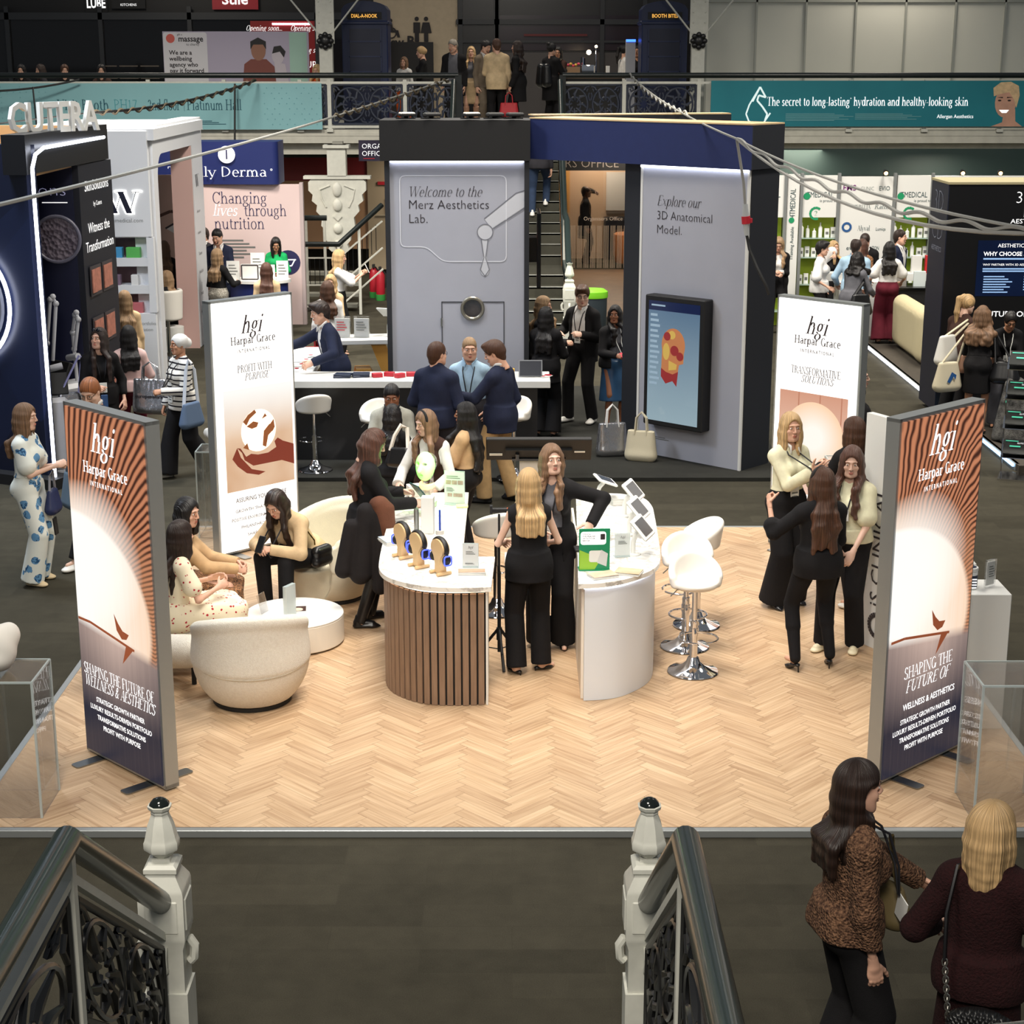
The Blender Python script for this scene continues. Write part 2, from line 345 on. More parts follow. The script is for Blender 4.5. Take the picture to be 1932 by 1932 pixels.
# ---------------------------------------------------------------- smooth-union solids for people, clothes, hair, soft things
class Grid:
 def __init__(s,lo,hi,h):
  s.h=h;s.lo=np.array(lo,float);s.n=np.ceil((np.array(hi,float)-s.lo)/h).astype(int)+1
  s.F=np.full(tuple(s.n),1.,np.float32)
  s.ax=[(s.lo[i]+h*np.arange(s.n[i])).astype(np.float32)for i in range(3)]
 def box(s,lo,hi):
  a=np.clip(((np.array(lo)-s.lo)/s.h).astype(int),0,s.n);b=np.clip(((np.array(hi)-s.lo)/s.h).astype(int)+2,0,s.n)
  sl=tuple(slice(int(x),int(y))for x,y in zip(a,b))
  return sl,s.ax[0][sl[0]][:,None,None],s.ax[1][sl[1]][None,:,None],s.ax[2][sl[2]][None,None,:]
 def put(s,sl,d,k,op):
  f=s.F[sl]
  if f.size==0:return
  if op=='add':
   if k>0:h=np.maximum(k-np.abs(f-d),0)/k;s.F[sl]=np.minimum(f,d)-h*h*(k*.25)
   else:s.F[sl]=np.minimum(f,d)
  else:
   d=-d
   if k>0:h=np.maximum(k-np.abs(f-d),0)/k;s.F[sl]=np.maximum(f,d)+h*h*(k*.25)
   else:s.F[sl]=np.maximum(f,d)
 def cap(s,a,b,ra,rb=None,k=.02,e=None,flat=False,op='add'):
  a=np.array(a,float);b=np.array(b,float);rb=ra if rb is None else rb;m=max(ra,rb)+max(k,.01)+s.h*2
  sl,x,y,z=s.box(np.minimum(a,b)-m,np.maximum(a,b)+m)
  x=x-a[0];y=y-a[1];z=z-a[2];ab=b-a
  if e is not None:
   f=np.array(e[0],float);q=(x*f[0]+y*f[1]+z*f[2])*(e[1]-1);x=x+q*f[0];y=y+q*f[1];z=z+q*f[2]
   ab=ab+f*float(ab@f)*(e[1]-1)
  L2=max(float(ab@ab),1e-9);t=(x*ab[0]+y*ab[1]+z*ab[2])/L2
  tc=np.clip(t,0,1);tt=t if flat else tc
  d=np.sqrt((x-tt*ab[0])**2+(y-tt*ab[1])**2+(z-tt*ab[2])**2)-(ra+(rb-ra)*tc)
  if flat:d=np.maximum(d,(np.abs(t-.5)-.5)*math.sqrt(L2))
  s.put(sl,d.astype(np.float32),k,op);return s
 def ell(s,c,r,k=.02,rot=None,op='add'):
  c=np.array(c,float);r=np.array(r,float);m=r.max()+max(k,.01)+s.h*2
  sl,x,y,z=s.box(c-m,c+m);x=x-c[0];y=y-c[1];z=z-c[2]
  if rot is not None:
   x,y,z=(x*rot[0][0]+y*rot[1][0]+z*rot[2][0],x*rot[0][1]+y*rot[1][1]+z*rot[2][1],x*rot[0][2]+y*rot[1][2]+z*rot[2][2])
  k0=np.sqrt((x/r[0])**2+(y/r[1])**2+(z/r[2])**2);k1=np.sqrt((x/r[0]**2)**2+(y/r[1]**2)**2+(z/r[2]**2)**2)
  s.put(sl,(k0*(k0-1)/np.maximum(k1,1e-6)).astype(np.float32),k,op);return s
 def cut(s,n,p):
  """remove everything on the +n side of p"""
  n=np.array(n,float);n/=np.linalg.norm(n)
  s.F=np.maximum(s.F,(s.ax[0][:,None,None]-p[0])*n[0]+(s.ax[1][None,:,None]-p[1])*n[1]+(s.ax[2][None,None,:]-p[2])*n[2]).astype(np.float32);return s
 def coords(s,o,ux,uy,uz):
  x=s.ax[0][:,None,None]-o[0];y=s.ax[1][None,:,None]-o[1];z=s.ax[2][None,None,:]-o[2]
  return[x*u[0]+y*u[1]+z*u[2]for u in(ux,uy,uz)]
 def mesh(s):
  F=np.pad(s.F,1,constant_values=1.);S=F<0;n=F.shape
  c=np.zeros((n[0]-1,n[1]-1,n[2]-1),np.int8)
  for i in(0,1):
   for j in(0,1):
    for k in(0,1):c+=S[i:n[0]-1+i,j:n[1]-1+j,k:n[2]-1+k]
  I=np.argwhere((c>0)&(c<8));N=len(I)
  if N==0:return np.zeros((0,3)),np.zeros((0,4),int)
  idx=np.full(c.shape,-1,np.int32);idx[I[:,0],I[:,1],I[:,2]]=np.arange(N)
  acc=np.zeros((N,3));cnt=np.zeros(N)
  V={}
  for q in range(8):o=np.array((q&1,q>>1&1,q>>2&1));V[q]=F[I[:,0]+o[0],I[:,1]+o[1],I[:,2]+o[2]]
  for q in range(8):
   for ax in range(3):
    if q>>ax&1:continue
    a,b=V[q],V[q|1<<ax];m=(a<0)!=(b<0);t=np.where(m,a/np.where(m,a-b,1),0)
    o=np.array((q&1,q>>1&1,q>>2&1),float);p=np.repeat(o[None],N,0);p[:,ax]+=t
    acc+=p*m[:,None];cnt+=m
  P=I+acc/cnt[:,None];P=(P-1)*s.h+s.lo
  Q=[]
  for ax in range(3):
   u,v=(ax+1)%3,(ax+2)%3
   sa=[slice(1,n[i]-1)for i in range(3)];sb=list(sa);sa[ax]=slice(0,n[ax]-1);sb[ax]=slice(1,n[ax])
   A,B=S[tuple(sa)],S[tuple(sb)]
   for fl in(0,1):
    E=np.argwhere((A&~B)if fl==0 else(~A&B))
    if not len(E):continue
    E=E.copy();E[:,u]+=1;E[:,v]+=1
    def at(du,dv):
     e=E.copy();e[:,u]+=du;e[:,v]+=dv;return idx[e[:,0],e[:,1],e[:,2]]
    q=np.stack([at(-1,-1),at(0,-1),at(0,0),at(-1,0)],1);Q.append(q if fl==0 else q[:,::-1])
  return P,np.concatenate(Q)
def A3(*a):return np.array(a,float)
def rotm(yaw=0,pitch=0,roll=0):
 """yaw turns left, pitch looks down, roll tips to the right"""
 return np.array(Matrix.Rotation(R(yaw),3,'Z')@Matrix.Rotation(R(-pitch),3,'X')@Matrix.Rotation(R(roll),3,'Y'))
def frame(d,n):
 """columns x,y,z with y along d and z close to n"""
 y=d/np.linalg.norm(d);z=n-y*(n@y)
 if np.linalg.norm(z)<1e-4:z=A3(1,0,0)-y*y[0]
 z/=np.linalg.norm(z);return np.stack([np.cross(y,z),y,z],1)
_canon={}
def canon(key,fn):
 if key not in _canon:_canon[key]=fn()
 return _canon[key]
def head_mesh(sex,h):
 def mk():
  g=Grid((-.11,-.13,-.2),(.11,.15,.15),h);f=sex=='f';j=.9 if f else 1
  g.ell((0,-.012,.035),(.074,.094,.088),.02).ell((0,.022,-.035),(.062*j,.066,.085),.03)
  g.cap((-.028*j,.058,-.098),(.028*j,.058,-.098),.02,k=.035).ell((0,.074,-.1),(.018,.016,.016),.02)
  for x in(-1,1):
   g.cap((x*.058*j,-.005,-.05),(x*.04*j,.045,-.09),.02,k=.03)
   g.ell((x*.043,.062,-.022),(.024,.02,.02),.02)
   g.cap((x*.012,.09,.04),(x*.045,.077,.037),.007,k=.02);g.ell((x*.044,.03,-.055),(.022,.035,.035),.03)
   g.ell((x*.032,.104,.012),(.02,.022,.014),.012,op='sub')
   g.ell((x*.032,.0735,.012),(.017,.012,.013),.005)
   g.ell((x*.077,-.008,-.002),(.009,.02,.031),.008)
   g.ell((x*.012,.099,-.026),(.009,.01,.008),.006)
  g.cap((0,.088,.03),(0,.112,-.018),.007,.011,.012)
  g.ell((0,.094,-.054),(.023,.008,.005),.008).ell((0,.092,-.067),(.02,.009,.006),.008)
  g.cap((-.022,.1,-.0605),(.022,.1,-.0605),.0025,k=.004,op='sub')
  g.cap((0,-.02,-.05),(0,-.045,-.19),.048 if f else .056,k=.03)
  return g.mesh()
 return canon(('head',sex,h),mk)
def hand_mesh(pose,h):
 """right hand: wrist at origin, fingers +y, back of hand +z, thumb at -x"""
 def mk():
  g=Grid((-.1,-.05,-.12),(.07,.2,.05),h)
  g.cap((0,-.03,0),(0,.01,0),.026,.028,.02,e=((0,0,1),1.25)).ell((0,.05,-.002),(.041,.05,.016),.02)
  curl={'relax':(28,32,22),'grip':(62,78,40),'open':(8,10,8),'hold':(48,40,25)}[pose]
  for i,(x,L)in enumerate(((-.029,.072),(-.0098,.08),(.0098,.074),(.028,.058))):
   p=A3(x,.088-abs(x-.0)*.22,0);a=0.;sp=x*2.2
   for q,(fr,r0)in enumerate(((.45,.0092),(.31,.0083),(.24,.0075))):
    a+=R(curl[q]*(1+.08*i));d=A3(math.sin(sp)*math.cos(a),math.cos(sp)*math.cos(a),-math.sin(a));e=p+d*L*fr
    g.cap(p,e,r0,r0*.93,k=.005 if q else .008);p=e
  tc={'relax':(.5,.35),'grip':(.2,.9),'open':(.9,.1),'hold':(.35,.75)}[pose]
  p=A3(-.03,.02,-.004)
  for L,r0,s in((.042,.0125,1),(.034,.0105,.8),(.026,.009,.55)):
   d=A3(-tc[0]*s,.8,-tc[1]*(1.2-.3*s));d/=np.linalg.norm(d);e=p+d*L;g.cap(p,e,r0,r0*.92,k=.008);p=e
  return g.mesh()
 return canon(('hand',pose,h),mk)
def shoe_mesh(kind,h):
 """heel under the ankle at origin, toe +y, sole at z=0"""
 def mk():
  g=Grid((-.07,-.1,-.02),(.07,.22,.2),h)
  if kind in('heel','flat'):
   up=.05 if kind=='heel' else .012
   g.cap((0,-.04,up+.012),(0,.02,up*.8+.012),.026,.03,.02,e=((0,0,1),1.6)).cap((0,.06,.02),(0,.13,.012),.036,.012,.03,e=((0,0,1),2.2))
   g.cap((0,0,up*.8+.012),(0,.08,.018),.026,.034,.02,e=((0,0,1),2.))
   g.cap((0,-.055,up+.012),(0,-.06,.0),.012 if kind=='flat' else .009,.007,.01)
   g.ell((0,.02,.05+up),(.026,.06,.035),.006,op='sub')
  else:
   t={'sneaker':.024,'loafer':.016,'boot':.02,'shoe':.016}[kind];w=.045 if kind=='sneaker' else .04
   g.cap((0,-.045,t),(0,.12,t),w*.9,w,.02,e=((0,0,1),2.2)).cap((0,-.04,.05),(0,.1,.035),.036,.032,.03)
   if kind!='loafer':g.cap((0,-.03,.05),(0,-.025,.1),.038,.036,.02)
   if kind=='boot':g.cap((0,.1,.02),(0,.17,.012),.034,.008,.03,e=((0,0,1),1.6))
   g.cut((0,0,-1),(0,0,.001))
  return g.mesh()
 return canon(('shoe',kind,h),mk)
def haircap(g,c,Rm,st):
 """hair on the skull in head frame c,Rm"""
 def p(x,y,z):return c+Rm@A3(x,y,z)
 t={'short':.011,'buzz':.004,'thick':.02,'sleek':.006}.get(st,.013)
 g.ell(p(0,-.014,.036),(.074+t,.094+t,.09+t),.02,Rm)
 if st in('short','thick','buzz','balding'):
  g.cap(p(0,-.05,-.02),p(0,-.055,-.06),.062+t*.6,.05,.03)
  g.ell(p(0,.088,-.028),(.09,.085,.09),.012,Rm,'sub')
  if st=='thick':g.ell(p(.015,.06,.105),(.06,.05,.03),.03,Rm)
  if st=='balding':g.ell(p(0,.03,.12),(.06,.085,.06),.01,Rm,'sub')
  for x in(-1,1):g.ell(p(x*.085,.01,-.03),(.03,.035,.05),.01,Rm,'sub')
 else:
  g.ell(p(0,.102,-.032),(.07,.082,.118),.014,Rm,'sub')
def ik(a,t,l1,l2,pole):
 d=t-a;L=np.linalg.norm(d);L2=min(L,(l1+l2)*.998);d=d/max(L,1e-6);t=a+d*L2
 x=(l1*l1-l2*l2+L2*L2)/(2*L2);hh=math.sqrt(max(l1*l1-x*x,0));pole=np.array(pole,float);q=pole-d*(pole@d);q/=max(np.linalg.norm(q),1e-6)
 return a+d*x+q*hh,t
SKIN={'light':(226,176,150),'fair':(232,190,168),'tan':(200,145,112),'brown':(150,98,70),'dark':(104,66,48)}
HAIRC={'black':(22,18,18),'dark':(44,30,24),'brown':(78,50,34),'auburn':(84,54,42),'light':(128,98,74),'blonde':(196,162,116),'grey':(150,142,132),'ginger':(150,92,54),'sand':(160,130,98)}
def skin_mat(t):
 if 'skin_'+t in _mats:return _mats['skin_'+t]
 M=Mat('skin_'+t);c=SKIN[t];M.base(M.mix(c,tuple(x*.9 for x in c),M.noise(14)));M.set(Roughness=.5);M.b.inputs['Subsurface Weight'].default_value=0
 _mats['skin_'+t]=M.m;return M.m
def hair_mat(t):
 k='hair_'+t
 if k in _mats:return _mats[k]
 M=Mat(k);c=HAIRC[t];x,y,z=M.xyz();hv=M.vec(x.fn('ARCTAN2',y*-1.)*13.,z*1.8);f=M.noise(1.,hv,4);M.base(M.mix(tuple(x*.62 for x in c),tuple(min(255,x*1.25)for x in c),f.ramp(.3,.7)))
 M.set(Roughness=.42);M.bump(M.noise(1.6,hv,3),.6,.02);_mats[k]=M.m;return M.m
def cloth(name,col,var=.18,rough=.85,scale=30,bump=.25):
 return mat('cloth_'+name,col,rough,var=var,vscale=scale*.3,bump=bump,bscale=scale*6,spec=.25)
EYE_W,EYE_D=(235,230,222),(40,26,20)
def eye_data():
 def mk():
  m=MB();m.ell((0,0,0),(.0125,.0115,.0074),12,8);m.m=1;m.ell((0,.0064,0),(.0062,.0060,.0066),10,6)
  o=m.build('eye',[mat('eye_white',EYE_W,.25),mat('eye_iris',EYE_D,.15)],None,180);d=o.data;bpy.data.objects.remove(o);return d
 return canon('eye',mk)
def add_data(name,data,parent,M4):
 o=bpy.data.objects.new(name,data);COL.objects.link(o);o.parent=parent;o.matrix_local=M4;return o
class Sk:pass
def skeleton(o):
 k=Sk();f=o['sex']=='f';seat=o.get('seat');lean,side=R(o.get('lean',0)),R(o.get('side',0));s=o['H']/1.7;k.s=s
 pz=.93 if seat is None else seat/s+.1
 px,py=o.get('pel',(0,0));k.P=A3(px,py,pz+o.get('dz',0));k.u=A3(math.sin(side),math.sin(lean)*math.cos(side),math.cos(lean)*math.cos(side));k.u/=np.linalg.norm(k.u)
 tw=R(o.get('twist',0));k.x=A3(math.cos(tw),math.sin(tw),0);k.x-=k.u*(k.x@k.u);k.x/=np.linalg.norm(k.x);k.f=np.cross(k.u,k.x)
 k.N=k.P+k.u*.485;sw=(.138 if f else .158)*o.get('bulk',1);k.S=[k.P+k.u*.405-k.x*sw,k.P+k.u*.405+k.x*sw]
 yaw,pit,rol=(o.get('head',(0,0,0))+(0,0,0))[:3];k.Rh=rotm(yaw,pit,rol)
 up=k.Rh@A3(0,0,1);k.Hc=k.N+k.u*.062+up*.09+k.f*.018+A3(0,math.sin(R(pit))*.02,0)
 ul,fl=.285,.25;k.E,k.W,k.hd=[None,None],[None,None],[None,None]
 for i,key in((0,'aL'),(1,'aR')):
  sg=-1 if i==0 else 1;t=o.get(key)
  t=k.S[i]+k.x*sg*.06+A3(0,.04,-.525)if t is None else A3(*t)
  pole=o.get('p'+key,None);pole=(A3(*pole)if pole is not None else k.x*sg*.5-k.f*.8-A3(0,0,.35))
  k.E[i],k.W[i]=ik(k.S[i],t,ul,fl,pole);k.hd[i]=(k.W[i]-k.E[i])/np.linalg.norm(k.W[i]-k.E[i])
 k.Hp=[k.P+A3(-.085,0,-.01),k.P+A3(.085,0,-.01)];k.K,k.A=[None,None],[None,None]
 ft=o.get('feet',((-.1,0),(.1,0.02))if seat is None else((-.12,.42),(.12,.44)))
 for i in(0,1):
  q=ft[i];heel=.05 if o.get('shoes',('sneaker',))[0]=='heel' else 0
  t=A3(q[0],q[1],(q[2]if len(q)>2 else 0)+.085+heel);pole=o.get('knee',((-.12,1,.3),(.12,1,.3)))[i]
  k.K[i],k.A[i]=ik(k.Hp[i],t,.435,.425,pole)
 return k
def torso(g,k,o,i=0.,hem=None,lo=True):
 f=o['sex']=='f';b=o.get('bulk',1);e=(k.f,1.42 if f else 1.4);P,u=k.P,k.u
 if lo:g.cap(P-k.x*.06,P+k.x*.06,.105*b+i,k=.05);[g.ell(P+k.x*q*.07-k.f*.045+A3(0,0,-.02),(.085*b+i,)*3,.04)for q in(-1,1)]
 g.cap(P+u*.09,P+u*.2,(.128 if f else .146)*b+i,(.108 if f else .136)*b+i,.05,e=e)
 g.cap(P+u*.22,P+u*.3,(.112 if f else .142)*b+i,(.124 if f else .154)*b+i,.06,e=e)
 g.cap(k.S[0]*.8+(k.S[1])*.2,k.S[1]*.8+k.S[0]*.2,.048*b+i,k=.05)
 for j in(0,1):g.cap(k.N+u*.01,k.S[j]*.7+k.N*.3+u*.005,.04+i*.7,.038+i*.7,.045);g.ell(k.S[j]-u*.005,(.046*b+i*.85,)*3,.03)
 if f:
  for q in(-1,1):g.ell(P+u*.285+k.f*.075+k.x*q*.062,(.062+i,.058+i,.06+i),.04)
 if hem:
  d,r=hem;g.cap(P+u*.1,P-A3(0,0,d)+(k.P-P),(.142 if f else .15)*b+i,r,.05,e=(k.f if abs(k.f[2])<.2 else A3(0,1,0),1.15),flat=True)
def arm(g,k,j,i=0.,b=1.,fr=1.,flare=0.):
 """fr: sleeve covers this share of shoulder-to-wrist"""
 S,E,W=k.S[j],k.E[j],k.W[j]
 if fr<=.5:
  g.cap(S,S+(E-S)*(fr/.5),.042*b+i*.8,.037*b+i*.8+flare,.03)
  return
 i*=.75 if i>0 else 1;g.cap(S,E,.042*b+i,.033*b+i,.03);q=(fr-.5)/.5;g.cap(E,E+(W-E)*q,.033*b+i,.025+i+flare,.02)
def legs(g,k,o,i=0.,w=0.,hem=1.,k2=.03):
 b=o.get('bulk',1)
 for j in(0,1):
  Hp,K,A=k.Hp[j],k.K[j],k.A[j];g.cap(Hp,K,.088*b+i,.056+i+w*.35,k2)
  e=K+(A-K)*hem+(A-K)/np.linalg.norm(A-K)*(.03 if hem>.95 else 0)
  if w==0 and i<.02:g.cap(K+(A-K)*.1,K+(A-K)*.45,.05+i,.054+i,.03)
  g.cap(K,e,.055+i+w*.35,.036+i+w,.006,flat=hem<=1 and w>.01)
def bounds(k,pad=.2):
 P=np.array([k.P,k.N,k.Hc]+k.S+k.E+k.W+k.Hp+k.K+k.A);return P.min(0)-pad,P.max(0)+pad
def carve_front(g,k,v,y0=.02):
 """open front: v = list of (height along spine, half width)"""
 X_,Y_,H_=g.coords(k.P,k.x,k.f,k.u);hs=[a for a,_ in v];ws=[b for _,b in v]
 wd=np.interp(H_,hs,ws);d=np.maximum(np.abs(X_)-wd,y0-Y_);g.F=np.maximum(g.F,-d.astype(np.float32))
LOD=lambda y:(.0075,.0042,.0034)if y<9 else(.0095,.005,.0038)if y<15.5 else(.012,.0065,.0052)if y<23 else(.015,.009,.007)
def person(label,pos,rz,**o):
 o.setdefault('sex','f');o.setdefault('H',1.68 if o['sex']=='f' else 1.8);o.setdefault('skin','light');z0=o.get('z',0.)
 root=thing('person',label,'person',(pos[0],pos[1],z0),rz,o.get('group'));k=skeleton(o);s=k.s;f=o['sex']=='f'
 vb,vh,vd=LOD(o.get('lod',pos[1]));lo,hi=bounds(k)
 def fin(name,g,m,par=root,sm=180):
  V,Q=g.mesh()if isinstance(g,Grid)else g
  if len(Q)==0:return None
  return mesh_obj(name,V*s,Q,m,par,None,sm)
# body: trunk, limbs, head and hands joined in one mesh
 g=Grid(lo,hi,max(vb,.01));torso(g,k,o,-.008);legs(g,k,o,-.006)
 for j in(0,1):
  arm(g,k,j,-.006);fd=A3(*(o.get('toe',((-.25,1),(.25,1)))[j]+(0,)));fd/=np.linalg.norm(fd);A=k.A[j]
  g.cap(A,A+A3(0,0,-.045),.035,.03,.02).cap(A+A3(0,0,-.05),A+fd*.11+A3(0,0,-.062),.027,.02,.02)
 g.cap(k.N-k.u*.03,k.Hc-k.Rh@A3(0,.03,.06),.05 if f else .058,.046 if f else .054,.03)
 V,Q=g.mesh();Vs,Qs,n=[V],[Q],len(V)
 HV,HQ=head_mesh(o['sex'],vh);hs=.91 if f else .96;Vs.append(HV*hs@k.Rh.T+k.Hc);Qs.append(HQ+n);n+=len(HV)
 for j in(0,1):
  hp=o.get('hL' if j==0 else 'hR','relax')
  if hp=='none':continue
  V,Q=hand_mesh(hp,vd);V=V.copy();sg=-1 if j==0 else 1
  if j==0:V[:,0]*=-1;Q=Q[:,::-1]
  nrm=o.get('nL' if j==0 else 'nR');nrm=A3(*nrm)if nrm else(k.x*sg if o.get('aL' if j==0 else 'aR')is None else k.x*sg*.6+A3(0,.3,.5))
  hd=k.hd[j]+A3(*(o.get('dL' if j==0 else 'dR',(0,0,0))));Vs.append(V*(.93 if f else 1.02)@frame(hd,nrm).T+k.W[j]);Qs.append(Q+n);n+=len(V)
 body=mesh_obj('body',np.concatenate(Vs)*s,np.concatenate(Qs),skin_mat(o['skin']),root,None,180)
 H4=Matrix.LocRotScale(Vector(k.Hc*s),Matrix(k.Rh.tolist()).to_quaternion(),Vector((s*hs,)*3))
 if o.get('face',1):
  for x in(-1,1):add_data('eye',eye_data(),body,H4@Matrix.Translation((x*.032,.0792,.012)))
  hc=HAIRC[o.get('hair',('','dark'))[1]];hn=o.get('hair',('','dark'))[1]
  def brow():
   m=MB();[m.tube([(x*.016,.0968,.0385),(x*.032,.0928,.041),(x*.05,.078,.0355)],[.0022,.0026,.0014],5)for x in(-1,1)];ob=m.build('eyebrows',hair_mat(hn),None,180);d=ob.data;bpy.data.objects.remove(ob);return d
  def lips():
   m=MB();m.ell((0,.0965,-.0545),(.021,.006,.0038),12,6);m.ell((0,.0955,-.0665),(.018,.0065,.0048),12,6)
   ob=m.build('lips',mat('lips_'+o['skin'],tuple(c*q for c,q in zip(SKIN[o['skin']],(.82,.55,.55))),.4),None,180);d=ob.data;bpy.data.objects.remove(ob);return d
  add_data('eyebrows',canon(('brow',hn),brow),body,H4)
  add_data('lips',canon(('lips',o['skin']),lips),body,H4)
# hair
 st,hc=o.get('hair',('short','dark'));hm=hair_mat(hc);c,Rm=k.Hc,k.Rh
 hp=lambda x,y,z:c+Rm@(A3(x,y,z)*hs)
 if st!='none':
  L=o.get('hlen',.45);g=Grid(c-A3(.28,.34,L+.12),c+A3(.28,.3,.22),max(vh*1.3,.006));haircap(g,c,Rm,st if st in('short','buzz','thick','balding','sleek')else 'long')
  if st in('long','wavy','curly','bob'):
   if st=='bob':L=o.get('hlen',.2)
   wv={'wavy':.016,'curly':.02}.get(st,.004);angs=o.get('angs',(-118,-95,-70,-45,-20,0,20,45,70,95,118));rr=random.Random(hash(label)%1000)
   for a in angs:
    ar=R(a);fr=abs(a)>85 and o.get('front',1)
    inn=not o.get('front',1)and st!='bob' and abs(a)>72
    b0=hp(.07*math.sin(ar),-.012-.08*math.cos(ar),.03);b1=hp(.08*math.sin(ar),-.012-.092*math.cos(ar),-.05)
    pts=[b0,b1];q=b1.copy();nseg=5;ll=(L-.08)*(1-.12*rr.random())
    for t in range(1,nseg+1):
     q=q+A3(0,0,-ll/nseg);h=float((q-k.P)@k.u);back=k.P+k.u*h-k.f*(.128 if h<.42 else .05);frt=k.P+k.u*h+k.f*(.15 if f else .13)
     p=q.copy();bl_=min(1,t/2.6)
     if h<.47 and st!='bob':
      tx=math.sin(ar)*(.092 if not fr else .1)
      if fr:p=A3(*(frt+k.x*(np.sign(tx)*.085)));p[2]=q[2]
      else:p=A3(*((back+k.x*tx+k.f*(.07 if inn else 0))*bl_+p*(1-bl_)));p[2]=q[2]
      if st in('curly',):p=p+k.x*math.sin(ar)*.05
     p=p+A3(rr.uniform(-1,1),rr.uniform(-1,1),0)*wv+k.x*math.sin(t*2.2+a)*wv
     pts.append(p)
    r0=(.034 if st in('long','bob')else .038)*(.76 if fr and abs(a)<110 else 1)
    for t in range(len(pts)-1):g.cap(pts[t],pts[t+1],r0*(1-.07*t)+(.012 if st=='curly' else 0),r0*(1-.07*(t+1))+(.012 if st=='curly' else 0),.018)
   if st=='bob' and o.get('fringe'):g.cap(hp(-.05,.075,.06),hp(.05,.075,.06),.022,k=.02)
  if o.get('ear'):[g.ell(hp(x*.1,.055,-.04),(.05,.055,.08),.02,Rm,'sub')for x in(-1,1)]
  if st in('bun','top bun'):
   g.ell(hp(0,-.105,.06 if st=='bun' else .12),(.045,.04,.042),.01)
  elif st=='updo':g.ell(hp(0,-.1,.02),(.06,.05,.06),.02)
  elif st=='pony':
   b=hp(0,-.09,.11);e1=b+Rm@A3(0,-.07,-.04);e2=e1+A3(0,-.03,-.17);e3=e2+A3(0.0,.0,-L+.2)
   g.ell(b,(.03,)*3,.02).cap(b,e1,.028,.036,.02).cap(e1,e2,.036,.036,.02).cap(e2,e3,.034,.012,.02)
  if st=='turban':
   g.F[:]=1;g.ell(hp(0,-.02,.045),(.088,.105,.092),.02,Rm).ell(hp(0,-.115,.02),(.06,.055,.06),.02);g.ell(hp(0,.1,-.04),(.066,.075,.1),.01,Rm,'sub')
   fin('head_wrap',g,o['wrapm'])
  else:fin('hair',g,hm)
 if o.get('beard'):
  g=Grid(c-.16,c+.16,vh);g.ell(hp(0,.022,-.06),(.061,.07,.066),.02,Rm);g.ell(hp(0,.105,-.058),(.026,.05,.014),.006,Rm,'sub');g.cut(Rm@A3(0,.45,1),hp(0,.06,-.032));g.cut(Rm@A3(0,-1,.25),hp(0,.01,-.05));fin('beard',g,hm)
# clothes
 tops=[]
 for L in o.get('top',()):
  i=L.get('inf',.014);g=Grid(lo-.02,hi+.02,vb);torso(g,k,o,i,L.get('hem'),lo=L.get('lo',True))
  for j in(0,1):
   if L.get('sl',1):arm(g,k,j,i+.004,o.get('bulk',1),L.get('sl',1),L.get('fl',0.))
  g.cap(k.N+k.u*-.01,k.N+k.u*.1+k.f*.02,L.get('nr',.062),L.get('nr',.062)+.012,.01,op='sub')if not L.get('polo')else g.cap(k.N-k.u*.02,k.N+k.u*.055+k.f*.008,.075,.062,.01)
  ct=L.get('cut',L['hem'][0]-.03 if L.get('hem')else-.1);g.cut(-k.u,k.P-k.u*ct)
  for j in(0,1):
   if L.get('sl',1)>=.96:
    d=k.hd[j];g.cap(k.W[j]+d*.012,k.W[j]+d*.12,.06,k=0,flat=True,op='sub')
   elif L.get('sl',1)==0:g.cap(k.S[j]+k.x*(.035 if j else-.035),k.S[j]+k.x*(.2 if j else-.2),.11,k=.01,flat=True,op='sub')
  if L.get('v'):carve_front(g,k,L['v'])
  tops.append(fin(L.get('n','shirt'),g,L['m']))
  if L.get('collar'):
   cm=MB();nr=.074 if f else .082
   for sgn in(-1,1):
    P_=[k.N+k.u*.045-k.f*.06,k.N+k.u*.04+k.x*sgn*nr*.9,k.N-k.u*.0+k.f*.075+k.x*sgn*.035,k.N-k.u*.055+k.f*.1+k.x*sgn*.05]
    cm.tube([p*s for p in P_],[.016*s,.02*s,.018*s,.006*s],6,flat=.5)
   cm.build('collar',L['m']if L['collar']is True else L['collar'],tops[-1],180)
 B=o.get('bot')
 if B:
  g=Grid(lo-.05,hi+.05,vb);i=B.get('inf',.012)
  if B['n']=='trousers':
   g.cap(k.P-k.x*.06-A3(0,0,.0),k.P+k.x*.06,.107*o.get('bulk',1)+i,k=.04);[g.ell(k.P+k.x*q*.07-A3(0,.045,.02),(.086*o.get('bulk',1)+i,)*3,.03)for q in(-1,1)]
   g.cap(k.P+k.u*.04,k.P+k.u*.1,(.14 if f else .148)*o.get('bulk',1)+i-.004,k=.04,e=(k.f,1.4));g.cut(k.u,k.P+k.u*.11)
   legs(g,k,o,i,B.get('w',.02),B.get('hem',1.))
  else:
   z=B['len'];g.cap(k.P-k.x*.06,k.P+k.x*.06,.11+i,k=.04);[g.ell(k.P+k.x*q*.07-A3(0,.045,.02),(.088+i,)*3,.03)for q in(-1,1)]
   g.cap(k.P+k.u*.05,k.P+k.u*.1,.135+i,k=.04,e=(k.f,1.4))
   if o.get('seat')is None:g.cap(k.P,A3(k.P[0],k.P[1]+.02,z),.15+i,.15+B.get('fl',.05),.04,e=((0,1,0),1.25),flat=True)
   else:
    for j in(0,1):g.cap(k.Hp[j],k.K[j],.1+i,.085+i,.06);g.cap(k.K[j],k.K[j]+(k.A[j]-k.K[j])*z,.08+i,.08+i+B.get('fl',.03),.08)
    g.cap((k.K[0]+k.K[1])/2,(k.Hp[0]+k.Hp[1])/2,.09+i,.1+i,.06)
   g.cut(k.u,k.P+k.u*.11)
